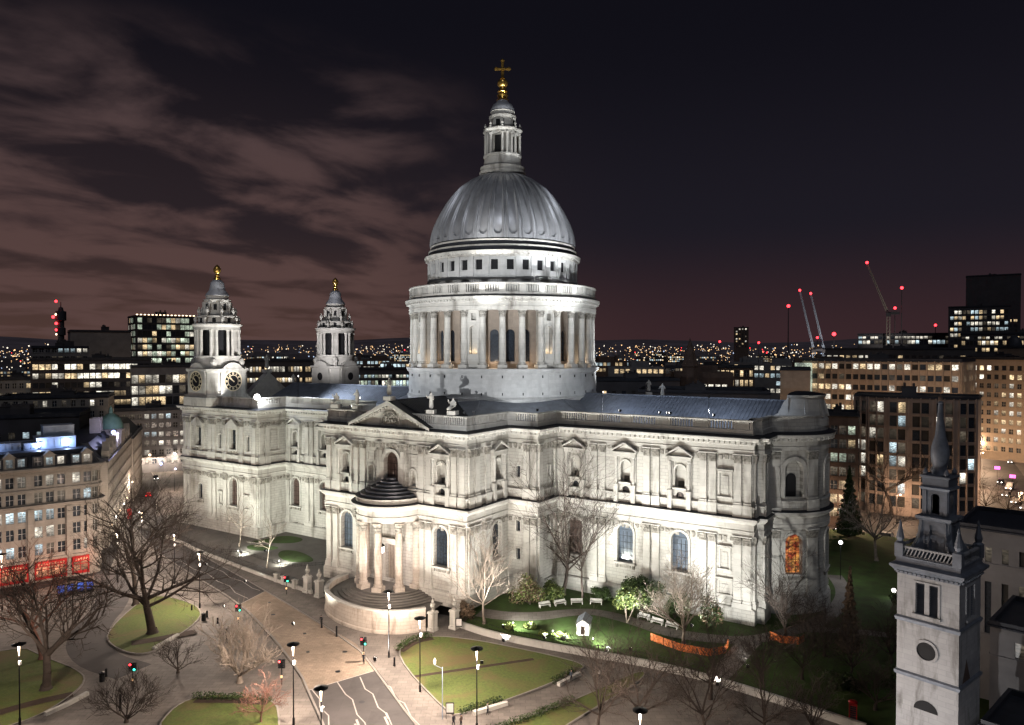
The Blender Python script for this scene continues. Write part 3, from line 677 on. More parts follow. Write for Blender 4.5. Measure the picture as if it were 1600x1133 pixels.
for k in range(32):
    a = 2*PI*k/32; mb.obox((21.57*math.cos(a), 21.57*math.sin(a), 59.2), .5, 1.5, 1.7, a)
    for j in range(1, 8): b = a + (j+.0)*2*PI/32/8; mb.obox((21.57*math.cos(b), 21.57*math.sin(b), 59.2), .24, .26, 1.7, b)
mb.build('gallery_balustrade', M['stone_plain'], cath, smooth=30)
mb = MB(); Tq = arc((0, 0), 17.4, 0); Lq = 2*PI*17.4
hq = [(Lq*(k+.5)/32, 1.5, 64.3, 66.5, False) for k in range(32)]
facade(mb, Tq, Lq, 58.7, 67.4, hq, .6, Lq/96)
for k in range(32):
    s = Lq*k/32; mbox(mb, Tq, s-.55, s+.55, 0, .28, 62.9, 67.3)
mb.lathe([(17.4, 62.2), (17.75, 62.3), (17.75, 62.8), (17.4, 62.9)], nS)
at = mb.build('attic', M['stone_drum'], cath, smooth=20)
for hh in hq:
    nb = MB(); nb.add([Tq(s, -.5, z) for s, z in outline(hh[0], 1.55, 64.3, 66.5, False)], [(0, 1, 2, 3)]); nb.build('window', M['dark'], at)
mb = MB(); mb.lathe([(17.4, 67.1), (17.75, 67.2), (17.75, 67.6), (18.25, 67.9), (18.35, 68.4)], nS); 
for k in range(96): a = 2*PI*k/96; mb.obox((18.0*math.cos(a), 18.0*math.sin(a), 67.55), .34, .4, .34, a)
mb.mi = 1; mb.lathe([(18.35, 68.4), (18.3, 68.5), (17.5, 68.75), (17.4, 69.4)], nS); mb.mi = 0; mb.lathe([(17.4, 69.4), (17.5, 69.5), (17.5, 69.75), (17.2, 69.85)], nS)
mb.mi = 1; mb.lathe([(17.2, 69.85), (16.9, 69.9), (16.85, 70.6)], nS); mb.mi = 0; mb.lathe([(16.85, 70.6), (17.0, 70.7), (17.0, 70.95), (16.7, 71.05)], nS); mb.mi = 1; mb.lathe([(16.7, 71.05), (16.5, 71.3)], nS)
mb.build('attic_cornice', [M['stone_plain'], M['lead_dark']], cath, smooth=30)
prof = [(71.2, 16.55), (73.0, 16.4), (74.8, 15.95), (77.1, 15.0), (79.5, 13.75), (81.5, 12.5), (83.3, 11.1), (85.1, 9.35), (86.7, 7.3), (87.6, 5.7), (88.2, 4.4)]
def prad(z):
    for i in range(len(prof)-1):
        if prof[i][0] <= z <= prof[i+1][0]:
            t = (z-prof[i][0])/(prof[i+1][0]-prof[i][0])
            p0, p1, p2, p3 = prof[max(0, i-1)][1], prof[i][1], prof[i+1][1], prof[min(len(prof)-1, i+2)][1]
            return .5*((2*p1) + (p2-p0)*t + (2*p0-5*p1+4*p2-p3)*t*t + (3*p1-p0-3*p2+p3)*t**3)
    return prof[-1][1]
K = 24; zs_ = [71.2, 71.5, 71.75, 71.9] + [71.9 + .09*k for k in range(1, 15)]; z0_ = zs_[-1]; zs_ += [z0_ + (88.2-z0_)*(1-(1-k/46)**1.35) for k in range(1, 47)]; NZ = len(zs_)-1; mb = MB(); vs = []
for z in zs_:
    r_ = prad(z); sc_ = min(1, r_/10)
    for i in range(32*K):
        ph = (i % K)/K                                              # a rib of two rolls, then a sunk panel with a rounded foot
        e = .34 if ph < .42 else 0
        if ph >= .42 and z < 73.2: e = .30 if z < 72.0 + .95*((ph-.71)/.29)**2 else 0
        for c0 in (.07, .35): e += .34*math.exp(-((ph-c0)/.040)**2)
        e -= .10*math.exp(-((ph-.21)/.05)**2)
        a = 2*PI*i/(32*K); vs.append(((r_+e*sc_)*math.cos(a), (r_+e*sc_)*math.sin(a), z))
n = 32*K
mb.add(vs, [(j*n+i, j*n+(i+1) % n, (j+1)*n+(i+1) % n, (j+1)*n+i) for j in range(NZ) for i in range(n)])
dome = mb.build('dome', M['lead_dome'], cath, smooth=40)
# lantern
lan = MB(); lan.lathe([(4.2, 87.6), (4.8, 88.1), (5.0, 88.4), (5.0, 88.8), (4.7, 88.85), (4.7, 89.5), (4.85, 89.6), (4.85, 89.85), (4.3, 89.9), (4.1, 90.2), (3.9, 92.2), (4.15, 92.4), (4.15, 92.7), (2.2, 92.75)], 32)
lan.lathe([(2.35, 92.7), (2.35, 97.6)], 16); lan.lathe([(2.0, 97.5), (4.0, 97.55), (4.0, 98.0), (4.3, 98.3), (4.35, 98.6), (2.6, 98.9)], 8, (0, 0), PI/8, 2*PI+PI/8)
lan.lathe([(2.6, 98.8), (2.6, 101.2), (2.95, 101.4), (3.0, 101.9), (2.6, 102.1), (2.55, 102.9), (2.7, 103.0)], 16)
for k in range(4):
    a = PI/4 + k*PI/2 + R(12)
    for d in (-.42, -.14, .14, .42): lan.lathe([(.36, 92.7), (.29, 93.0), (.26, 96.9), (.38, 97.5)], 8, (3.7*math.cos(a+d), 3.7*math.sin(a+d)))
    lan.obox((2.75*math.cos(a), 2.75*math.sin(a), 92.7), .8, 1.1, 4.9, a)
    for d in (-.42, .42): lan.lathe([(.3, 98.6), (.34, 99.1), (.14, 99.3), (.3, 99.7), (.02, 100.4)], 8, (3.7*math.cos(a+d), 3.7*math.sin(a+d)))
lan.mi = 1
for k in range(4): a = k*PI/2 + R(12); lan.obox((2.25*math.cos(a), 2.25*math.sin(a), 92.9), .3, 1.7, 4.3, a); lan.obox((2.55*math.cos(a), 2.55*math.sin(a), 99.4), .2, .9, 1.4, a)
lan = lan.build('lantern', [M['stone_plain'], M['dark']], cath, smooth=30); lan.scale = (1.09, 1.09, 1)
mb = MB(); mb.lathe([(2.6, 103.0), (2.5, 103.8), (2.1, 104.7), (1.4, 105.3), (1.2, 105.5), (1.3, 105.7)], 20); mb.build('cupola', M['lead_light'], lan, smooth=40)
mb = MB(); mb.lathe([(1.3, 105.7), (1.35, 106.0), (.9, 106.3), (1.1, 106.8), (1.2, 107.1), (.8, 107.5), (1.1, 107.9), (.8, 108.4), (.7, 108.8)], 14); mb.sphere((0, 0, 109.9), 1.15, 16); mb.build('gilded_ball', M['gold'], lan, smooth=40)
mb = MB(); a = R(33)
mb.tube((0, 0, 110.9), (0, 0, 115.1), .34, .30, 8); ca, sa = math.cos(a), math.sin(a); mb.tube((-1.35*ca, -1.35*sa, 113.3), (1.35*ca, 1.35*sa, 113.3), .30, .30, 8)
for p in ((-1.4*ca, -1.4*sa, 113.3), (1.4*ca, 1.4*sa, 113.3), (0, 0, 115.2), (0, 0, 113.3)): mb.sphere(p, .46, 8)
mb.lathe([(.7, 110.8), (.3, 111.3)], 10); mb.build('cross', M['gold'], lan, smooth=40)

# ------------------------------------------------------------------ west towers (copied: parts and sub-parts)
def west_tower(cx, cy_, clock):
    tm = MB(); a = 6.15; c_ = 1.9
    octo = lambda a, c: [(-a+c, -a), (a-c, -a), (a, -a+c), (a, a-c), (a-c, a), (-a+c, a), (-a, a-c), (-a, -a+c)]
    tm.prism(octo(7.0, 2), 32.3, 34.6); tm.prism(octo(6.6, 1.9), 34.6, 35.2); tm.prism(octo(a, c_), 35.2, 42.0)
    P = octo(a, c_); sweep(tm, P, [(0, 41.2), (.3, 41.4), (.5, 41.8), (.5, 42.1), (-1, 42.3)], True)
    for k in range(4):                                              # arched clock gables
        rz = k*PI/2; Q = lambda x, y, z: (x*math.cos(rz)-y*math.sin(rz), x*math.sin(rz)+y*math.cos(rz), z)
        n = 14; arcp = [(3.75*math.cos(PI*i/n), 40.0 + 3.75*math.sin(PI*i/n)) for i in range(n+1)]; ol = [(3.75, 35.0)] + arcp + [(-3.75, 35.0)]
        tm.add([Q(x, -a-.35, z) for x, z in ol] + [Q(x, -a+3.0, z) for x, z in ol], [tuple(range(len(ol)))] + [(i, i+1, len(ol)+i+1, len(ol)+i) for i in range(len(ol)-1)])
    tm.lathe([(6.0, 42.0), (5.75, 42.6), (5.75, 44.9), (6.0, 45.1), (6.0, 45.5), (3.4, 45.6)], 24)
    tm.mi = 1; tm.lathe([(3.9, 45.5), (3.9, 52.6)], 24); tm.mi = 0
    tm.lathe([(3.8, 52.4), (5.9, 52.45), (5.9, 53.2), (6.3, 53.6), (6.4, 54.0), (5.2, 54.2)], 32)
    for k in range(16):
        b = k*PI/8 + PI/16; rr = 5.45 if k % 4 in (0, 3) or True else 4.9
        b += (.07 if k % 2 else -.07)
        tm.lathe([(.54, 45.5), (.42, 45.9), (.37, 51.8), (.55, 52.45)], 10, (rr*math.cos(b), rr*math.sin(b)))
    for k in range(4): b = PI/4 + k*PI/2; tm.obox((4.6*math.cos(b), 4.6*math.sin(b), 45.5), 1.2, 1.5, 6.95, b)
    tm.lathe([(5.0, 54.1), (4.95, 55.7), (5.3, 55.9), (5.3, 56.2), (3.9, 56.3)], 24); tm.lathe([(4.4, 56.2), (3.6, 57.0), (3.2, 58.0), (3.15, 60.0), (3.45, 60.2), (3.6, 60.6), (2.9, 60.8), (2.85, 61.5), (3.05, 61.7)], 24)
    for k in range(8):
        b = k*PI/4 + PI/8
        for rr, z in ((5.6, 54.1), (4.7, 56.3)): tm.lathe([(.34, z), (.3, z+.7), (.5, z+1.1), (.42, z+1.6), (.12, z+1.9), (.2, z+2.1), (.02, z+2.4)], 8, (rr*math.cos(b), rr*math.sin(b)))
        tm.obox((3.4*math.cos(b), 3.4*math.sin(b), 56.8), .9, .5, 3.2, b)
    for k in range(4):
        b = PI/4 + k*PI/2; tm.lathe([(.8, 42.2), (.7, 43.0), (1.0, 43.8), (.7, 44.6), (.2, 45.0)], 8, (6.0*math.cos(b), 6.0*math.sin(b)))
    tm.mi = 1
    for k in range(8):
        b = k*PI/4; tm.obox((3.95*math.cos(b), 3.95*math.sin(b), 46.2), .3, 1.35, 5.4, b); tm.obox((3.22*math.cos(b), 3.22*math.sin(b), 57.6), .12, .8, 1.8, b); tm.obox((4.98*math.cos(b), 4.98*math.sin(b), 54.4), .1, .9, 1.2, b)
    t = tm.build('west_tower', [M['stone_plain'], M['dark']], cath, smooth=30, loc=(cx, cy_, 0)); t['label'] = 'pale baroque tower with gilded pineapple and ' + ('clock faces' if clock else 'open round eyes')
    nb = MB(); nb.lathe([(3.1, 61.7), (2.9, 62.2), (2.1, 63.2), (1.85, 64.2), (1.75, 65.2), (1.2, 65.9), (.8, 66.1)], 20); nb.build('bell_roof', M['lead_light'], t, smooth=40)
    nb = MB(); nb.lathe([(.85, 66.0), (.95, 66.4), (.55, 66.8), (.7, 67.2), (.4, 67.5), (.95, 68.3), (1.0, 69.0), (.6, 69.7), (.05, 70.2)], 12); nb.build('gilded_pineapple', M['gold'], t, smooth=40)
    for k in range(4):
        rz = k*PI/2; nb = MB(); y = -a-.36
        Q = lambda x, o, z: (x*math.cos(rz)-(y-o)*math.sin(rz), x*math.sin(rz)+(y-o)*math.cos(rz), z)
        def disc(r0, r1, o, z0=38.8, n=32):
            for i in range(n):
                A, B = 2*PI*i/n, 2*PI*(i+1)/n
                nb.quad(Q(r0*math.cos(A), o, z0+r0*math.sin(A)), Q(r0*math.cos(B), o, z0+r0*math.sin(B)), Q(r1*math.cos(B), o, z0+r1*math.sin(B)), Q(r1*math.cos(A), o, z0+r1*math.sin(A)))
        if clock:
            nb.mi = 0; disc(0, 2.7, .05); nb.mi = 1; disc(2.45, 2.75, .10); disc(1.5, 1.62, .08)
            for i in range(12):
                A = 2*PI*i/12; ux, uz = math.sin(A), math.cos(A)
                for dd in ((-.12, .12) if i % 3 else (-.2, 0, .2)):
                    nb.quad(*[Q(ux*r_ + uz*w_, .09, 38.8 + uz*r_ - ux*w_) for r_, w_ in ((1.7, dd-.05), (2.35, dd-.06), (2.35, dd+.06), (1.7, dd+.05))])
            for A, L_, w_ in ((R(-52), 1.5, .16), (R(-70), 2.1, .10)) if False else ((R(305), 1.45, .17), (R(318), 2.15, .11)):
                ux, uz = math.sin(A), math.cos(A); nb.quad(*[Q(ux*r_ + uz*q, .14, 38.8 + uz*r_ - ux*q) for r_, q in ((-.4, -w_), (L_, -w_*.4), (L_, w_*.4), (-.4, w_))])
            nb.mi = 2; disc(2.75, 3.1, .16); nb.build('clock_face', [M['iron'], M['pale_gilding'], M['stone_plain']], t)
        else:
            nb.mi = 0; disc(0, 1.25, .04); nb.mi = 2; disc(1.25, 1.75, .22); disc(2.5, 2.9, .16); nb.build('round_eye', [M['dark'], M['gold'], M['stone_plain']], t)
west_tower(-78.8, -21.4, True); west_tower(-78.8, 21.4, False)

# ================================================================== GROUND
ZS = -2.0                                                            # street level
def structure(o, label=None): o['kind'] = 'structure'; return o
mb = MB(); mb.quad((-9000, -3000, ZS-.03), (9000, -3000, ZS-.03), (9000, 12000, ZS-.03), (-9000, 12000, ZS-.03)); structure(mb.build('ground', M['ground']))
def lerp(a, b, t): return a + (b-a)*t
def poly_at(pts, x):
    for (x0, y0), (x1, y1) in zip(pts, pts[1:]):
        if x0 <= x <= x1: return lerp(y0, y1, (x-x0)/(x1-x0))
    return pts[0][1] if x < pts[0][0] else pts[-1][1]
def smooth(t): t = max(0, min(1, t)); return t*t*(3-2*t)
EW = [(15, -39.4), (18, -40.6), (25.2, -42.3), (33.5, -41.6), (41.4, -40.4), (51.6, -38.6), (61.8, -38.2), (72, -39.5), (86, -41.5), (125, -40)]
WW = [(-100, -32), (-85, -33), (-73, -34.9), (-64, -37.2), (-40.5, -40.4), (-27, -42.2), (-14, -43.0)]
def gh(x, y):
    """height of the churchyard above the street on either side of the south porch"""
    if x >= 15:
        b = poly_at(EW, x); return -1.45 + 1.45*smooth((y-b)/13) if y >= b - .5 else ZS
    if x <= -13: b = poly_at(WW, x); return -1.5 + 1.5*smooth((y-b)/6) if y >= b - .5 else ZS
    return 0 if y > -38 else ZS
def terrain(name, line, x0, x1, ytop, m, nx, ny):
    mb = MB(); xs = [lerp(x0, x1, i/nx) for i in range(nx+1)]; vs = []
    for x in xs:
        b = poly_at(line, x); vs.append((x, b, ZS-.1))
        for j in range(ny+1): y = lerp(b, ytop, (j/ny)**1.8); vs.append((x, y, gh(x, y)))
    k = ny+2
    mb.add(vs, [(i*k+j, (i+1)*k+j, (i+1)*k+j+1, i*k+j+1) for i in range(nx) for j in range(k-1)])
    return structure(mb.build(name, m, smooth=60))
terrain('churchyard_lawn', EW, 15, 125, 62, M['lawn2'], 60, 22)
terrain('churchyard_terrace', WW, -100, -13, -10, M['terrace'], 40, 14)
def drape(name, pts, m, dz=.03, rings=5, kind='structure', lift=None):
    cx = sum(p[0] for p in pts)/len(pts); cy_ = sum(p[1] for p in pts)/len(pts); mb = MB(); vs = []; P = []
    for (a, b), (c, d) in zip(pts, pts[1:]+pts[:1]):
        for k in range(3): P.append((lerp(a, c, k/3), lerp(b, d, k/3)))
    for r in range(rings+1):
        for x, y in P: xx, yy = lerp(cx, x, (r+.001)/rings) if r else cx, lerp(cy_, y, r/rings) if r else cy_; vs.append((xx, yy, gh(xx, yy)+dz))
    n = len(P); mb.add(vs, [(r*n+i, r*n+(i+1) % n, (r+1)*n+(i+1) % n, (r+1)*n+i) for r in range(rings) for i in range(n)])
    return structure(mb.build(name, m, smooth=60))
def chaikin(P, n=2, closed=False):
    for _ in range(n):
        Q = [] if closed else [P[0]]
        for a, b in zip(P, P[1:] + (P[:1] if closed else [])): Q += [(lerp(a[0], b[0], .25), lerp(a[1], b[1], .25)), (lerp(a[0], b[0], .75), lerp(a[1], b[1], .75))]
        P = Q if closed else Q + [P[-1]]
    return P
def strip(name, line, w, m, dz=.03, H=None, sm=2, step=1.5, kind='structure'):
    line = chaikin(line, sm) if sm else line; P = []
    for a, b in zip(line, line[1:]):
        k = max(1, int(math.dist(a, b)/step)); P += [(lerp(a[0], b[0], j/k), lerp(a[1], b[1], j/k)) for j in range(k)]
    P.append(line[-1]); H = H or gh; mb = MB(); vs = []
    for i, p in enumerate(P):
        a, b = P[max(0, i-1)], P[min(len(P)-1, i+1)]; d = math.dist(a, b) or 1; nx, ny = -(b[1]-a[1])/d, (b[0]-a[0])/d
        for s in (-.5, .5): x, y = p[0]+nx*w*s, p[1]+ny*w*s; vs.append((x, y, H(x, y)+dz))
    mb.add(vs, [(2*i, 2*i+2, 2*i+3, 2*i+1) for i in range(len(P)-1)])
    o = mb.build(name, m, smooth=60); o['kind'] = kind; return o
street = lambda x, y: ZS
# pavements and carriageway (street level sheets, 4 mm apart and more)
def sheet(name, pts, m, z): mb = MB(); mb.add([(x, y, ZS+z) for x, y in pts], [tuple(range(len(pts)))]); return structure(mb.build(name, m))
sheet('pavement', [(-280, 72), (-130, -2), (-100, -30), (-60, -36), (-13, -41), (15, -38), (60, -36), (86, -38), (86, -64), (70, -110), (30, -130), (-66, -130), (-66, -58), (-84, -46), (-150, -4), (-285, 52)], M['paving'], 0.0)
Nk = [(-285, 68), (-160, 12), (-118, -16), (-85.6, -32.5), (-71.8, -35.5), (-58.5, -39), (-26.3, -47.0), (8.8, -56.8), (18.7, -62.3), (34.5, -71.4), (60, -85)]
Sk = [(-290, 60), (-165, 3), (-124, -24), (-73.6, -43.3), (-49.9, -49.4), (-23.8, -55.6), (-6, -62.6), (9.9, -70.0), (14.8, -73.0), (25.7, -79.5), (52, -96)]
road = sheet('road', chaikin(Nk, 1) + chaikin(Sk, 1)[::-1], M['asphalt'], .006)
sheet('raised_crossing', [(-26.2, -47.3), (8.8, -56.9), (18.7, -62.4), (14.8, -72.9), (9.9, -69.9), (-6, -62.5), (-23.9, -55.4)], M['setts'], .012)
sheet('side_road', [(-22.5, -56.2), (-29, -58.4), (-36, -80), (-31, -112), (-24, -112), (-15.5, -84), (-6.5, -78.5), (-8, -84.5), (-19, -80)], M['asphalt'], .0) if False else None
strip('side_road', [(-66, -58), (-47, -66.5), (-33, -80), (-22, -84), (-12, -83)], 6.0, M['asphalt'], .006, street)
for line in ([(-285, 67.6), (-160, 11.6), (-118, -16.4), (-85.6, -32.9), (-71.8, -35.9), (-58.5, -39.4), (-26.3, -47.4), (8.8, -57.2), (18.7, -62.7), (34.5, -71.8), (60, -85.4)],
             [(-290, 60.4), (-165, 3.4), (-124, -23.6), (-73.6, -42.9), (-49.9, -49), (-23.8, -55.2), (-6, -62.2), (9.9, -69.6), (14.8, -72.6), (25.7, -79.1), (52, -95.6)]):
    mb = MB(); L_ = chaikin(line, 1)
    for a, b in zip(L_, L_[1:]):
        d = math.dist(a, b); mb.obox(((a[0]+b[0])/2, (a[1]+b[1])/2, ZS+.002), d+.02, .3, .12, math.atan2(b[1]-a[1], b[0]-a[0]))
    structure(mb.build('kerb', M['kerb']))
def zigzag(pts, amp=.28): return strip('road_marking', pts, .17, M['paint'], .018, street, 0, 5)
for pts in ([(18.6, -62.6), (22.8, -65.2), (24.2, -65.4), (27.6, -67.8), (29.2, -68.0), (32.4, -70.3), (36, -72.0), (40, -75)], [(18.2, -65.5), (21.6, -67.9), (23.6, -68.4), (27, -70.9), (29.3, -71.6), (33, -74.3), (37, -76)], [(16.5, -68.5), (20.4, -70.6), (22.4, -71.2), (26, -73.9), (28.4, -74.9), (32, -77.6)], [(15.2, -72.2), (18.4, -73.6), (20.2, -75.2), (23, -76.2), (25.2, -78.2), (28, -79.8)],
            [(-58, -40.8), (-51, -43.4), (-44.9, -44.2), (-40, -46), (-35.5, -46.2), (-30, -47.9), (-27.4, -48)], [(-60, -44.6), (-52, -46.6), (-46, -47.1), (-40, -49.0), (-35, -49.6), (-30.5, -51.6), (-25.4, -52.4)], [(15, -72.8), (18.5, -62.6)], [(-24, -55), (-26.2, -47.6)]): zigzag(pts)
for x, y in ((29.6, -71.9), (33.3, -74.8), (27.6, -75.4)): mb = MB(); mb.obox((x, y, ZS+.016), 1.7, .3, .004, R(-35)); mb.obox((x+.9, y-1.1, ZS+.016), 2.4, .3, .004, R(-35)); structure(mb.build('road_marking', M['paint']))
rnd = random.Random(6)
for x, y in ((-2, -58.5), (4.5, -63.5), (14, -66), (-14, -55.5), (24, -71), (-34, -47.6), (-48, -45.6), (-20, -51.6), (9.5, -60.2), (27.5, -77)):
    mb = MB(); mb.lathe([(.42, ZS+.022), (.01, ZS+.023)], 14, (x, y)) if rnd.random() < .6 else mb.obox((x, y, ZS+.012), .7, .5, .012, R(-34)); structure(mb.build('manhole_cover', M['iron']))
# lawns with stone edges at street level
def bed(name, pts, m, hgt=.16, sm=2, kerb=True):
    P = chaikin(pts, sm, True); mb = MB(); mb.prism(P, ZS, ZS+hgt); o = structure(mb.build(name, m))
    if kerb:
        k = MB()
        for a, b in zip(P, P[1:]+P[:1]):
            d = math.dist(a, b); k.obox(((a[0]+b[0])/2, (a[1]+b[1])/2, ZS), d+.05, .22, hgt+.05, math.atan2(b[1]-a[1], b[0]-a[0]))
        structure(k.build('kerb', M['kerb']))
    return o
bed('lawn', [(17.3, -57.0), (15.6, -51.5), (17.0, -47.4), (24.1, -44.9), (31.3, -44.0), (39.1, -43.2), (45.0, -43.4), (44.6, -46.5), (43.2, -52.4), (41.2, -58.5), (38.0, -66.3), (36.5, -67.4)], M['lawn'])
bed('lawn', [(41.5, -71.5), (45.5, -63), (48.3, -56), (51, -46), (52.5, -40.8), (54, -41), (53.5, -48), (51.5, -58), (50, -70), (48, -78), (43, -77)], M['lawn'])
bed('lawn', [(-43.7, -61.2), (-38.3, -69.2), (-31, -77), (-26, -79.5), (-19.0, -80), (-16, -78), (-18.5, -73), (-21.0, -67.5), (-25.0, -62.5), (-32, -60)], M['lawn'])
bed('lawn', [(-38, -88), (-29, -88), (-20, -87.5), (-14.6, -88.5), (-10.5, -94), (-8.9, -99.4), (-12, -108), (-40, -108)], M['lawn'])
bed('lawn', [(3.2, -86), (3.8, -82), (7.5, -79.5), (13.5, -77.2), (19, -81), (24, -85.5), (20, -92), (8, -92)], M['lawn'])
mb = MB(); mb.obox((31, -53.6, ZS+.165), 19, .8, .004, R(52)); structure(mb.build('worn_path', M['soil']))
strip('flower_bed', [(-18.2, -68.5), (-20, -73), (-22.5, -77.5)], 2.2, M['soil'], .2, street); strip('flower_bed', [(-11.8, -92), (-14, -97), (-15, -103)], 1.8, M['soil'], .2, street); strip('flower_bed', [(4.4, -83.6), (9, -80.6), (13.5, -78.4)], 1.6, M['soil'], .2, street)
strip('flower_bed', [(17.0, -55.5), (16.4, -51), (18, -48.2)], 1.8, M['soil'], .2, street)
# churchyard paths
strip('path', [(19, -36), (25, -35.6), (30.5, -33), (34, -29.5), (37.6, -26.5), (44, -26.8), (52, -28.2), (58, -27.4), (64.5, -25.0), (68.5, -19), (72.5, -10), (74.2, 0), (73.8, 10), (70, 20)], 3.0, M['paving'], .05)
strip('path', [(63, -39), (64.2, -33), (65, -24.5)], 3.4, M['paving'], .06); strip('path', [(70, -15.5), (78, -11), (90, -8.6), (112, -6)], 2.4, M['paving'], .055)
for pts in ([(-55.4, -30), (-53.6, -26.6), (-53, -20.6), (-46, -20), (-44, -24), (-48, -27)], [(-53, -31), (-47, -29), (-43.6, -29.4), (-45, -33.6), (-50.6, -34.2)], [(-42.6, -30.2), (-38, -28.6), (-30.4, -31), (-28.4, -33.4), (-33, -36), (-39, -34.4)]): drape('lawn', chaikin(pts, 2, True), M['lawn2'], .04)
# the distant low hills
mb = MB(); vs = []; random.seed(2)
for i in range(81):
    a = R(33.14 + 55 - 110*i/80); D = 8500; zz = 165 + 26*math.sin(i*.21) + 14*math.sin(i*.53+1) + 10*mnoise.noise((i*.35, 0, 0)); dx, dy = -math.sin(a), math.cos(a)
    vs += [(96+dx*6500, -144+dy*6500, -5), (96+dx*D, -144+dy*D, zz), (96+dx*(D+1500), -144+dy*(D+1500), -5)]
mb.add(vs, [(i*3+j, i*3+3+j, i*3+4+j, i*3+1+j) for i in range(80) for j in range(2)]); structure(mb.build('hills', M['hill'], smooth=60))
sheet('pavement', [(-310, 60), (-150, -14), (-118, -40), (-62, -36), (-86, -22), (-104, 20), (-190, 95), (-310, 120)], M['paving'], -.006)

# ================================================================== WALLS, GATES, RAILINGS
def wallrun(name, label, line, w, h_, m, H=gh, cat='wall', cap=None, sm=2):
    line = chaikin(line, sm); mb = MB(); P = line; vs = []
    for i, p in enumerate(P):
        a, b = P[max(0, i-1)], P[min(len(P)-1, i+1)]; d = math.dist(a, b) or 1; nx, ny = -(b[1]-a[1])/d, (b[0]-a[0])/d; z = H(*p)
        vs += [(p[0]-nx*w/2, p[1]-ny*w/2, ZS-.05), (p[0]-nx*w/2, p[1]-ny*w/2, z+h_), (p[0]+nx*w/2, p[1]+ny*w/2, z+h_), (p[0]+nx*w/2, p[1]+ny*w/2, ZS-.05)]
    k = len(P); f = [(i*4+j, i*4+4+j, i*4+5+j, i*4+1+j) for i in range(k-1) for j in range(3)] + [(0, 1, 2, 3), tuple(4*(k-1)+j for j in (3, 2, 1, 0))]
    mb.add(vs, f)
    return tag(mb.build(name, m), label, cat)
wallrun('garden_wall', 'long low pale stone wall curving along the edge of the churchyard garden', [(18.6, -41.4)]+EW[2:8]+[(84, -41.4)], .5, .55, M['stone_plain'], lambda x, y: -1.5)
wallrun('boundary_wall', 'low pale stone wall carrying black railings beside the nave lawn', [(-88, -33.4), (-73, -35.3), (-64, -37.6), (-40.5, -40.9), (-27, -42.6), (-17, -43.6)], .55, .7, M['stone_plain'], lambda x, y: ZS)
def railing(name, label, line, zf, h_=1.5, sp=.45):
    mb = MB(); line = chaikin(line, 1); acc = 0
    for a, b in zip(line, line[1:]):
        d = math.dist(a, b); n = max(1, int(d/sp))
        for k in range(n): t = k/n; x, y = lerp(a[0], b[0], t), lerp(a[1], b[1], t); z = zf(x, y); mb.tube((x, y, z), (x, y, z+h_), .03, .02, 3)
        for hh in (.15, h_-.2): mb.tube((a[0], a[1], zf(*a)+hh), (b[0], b[1], zf(*b)+hh), .035, .035, 4)
    return tag(mb.build(name, M['iron']), label, 'railing')
railing('railing', 'black iron railing standing on the boundary wall beside the nave lawn', [(-88, -33.4), (-73, -35.3), (-64, -37.6), (-40.5, -40.9), (-27, -42.6), (-17.6, -43.5)], lambda x, y: ZS+.68)
railing('railing', 'low white kerbed railing round the small green lawns by the nave', [(-58, -36.5), (-50, -35.4), (-40, -37), (-30, -37.6), (-26, -35), (-24, -31)], gh, .8, .6)
railing('railing', 'thin black railing set back behind the garden wall among plants', [(20, -39.6), (26, -41), (34, -40.2), (42, -39), (52, -37), (61, -36.8)], lambda x, y: gh(x, y), 1.0, .5)
def gate_pier(loc, label, hgt=3.0, urn=True):
    t = thing('gate_pier', label, 'gate pier', loc, 0, 'stone gate piers of the churchyard')
    mb = MB(); mb.obox((0, 0, 0), 1.5, 1.5, .5); mb.obox((0, 0, .5), 1.2, 1.2, hgt-.5); mb.obox((0, 0, hgt), 1.5, 1.5, .18); mb.obox((0, 0, hgt+.18), 1.3, 1.3, .2); mb.build('pier', M['stone_plain'], t)
    mb = MB(); z = hgt+.38
    mb.lathe([(.5, z), (.42, z+.2), (.2, z+.4), (.32, z+.6), (.5, z+1.0), (.44, z+1.3), (.2, z+1.5), (.26, z+1.7), (.06, z+2.3), (.01, z+2.35)], 12); mb.build('urn', M['carved'], t, smooth=40)
gate_pier((-18.6, -43.3, ZS), 'stone gate pier with carved finial at the end of the nave railings'); gate_pier((-14.4, -44.0, ZS), 'stone gate pier with carved finial next to the curved porch wall')
gate_pier((15.6, -45.2, ZS), 'stone gate pier with finial at the garden end of the porch wall'); gate_pier((18.2, -42.4, ZS), 'stone gate pier with finial where the long garden wall begins')
for x, y, lb in ((-22.6, -43.1, 'short stone pier of the railing wall beside the traffic light'), (-26.6, -42.6, 'short stone pier of the railing wall nearest the nave lawn'), (-29.2, -42.3, 'short stone pier at the start of the long railing wall')):
    mb = MB(); mb.obox((x, y, ZS), .9, .9, 1.6); mb.obox((x, y, ZS+1.6), 1.1, 1.1, .2); tag(mb.build('wall_pier', M['stone_plain']), lb, 'pier', 'short piers of the railing wall')
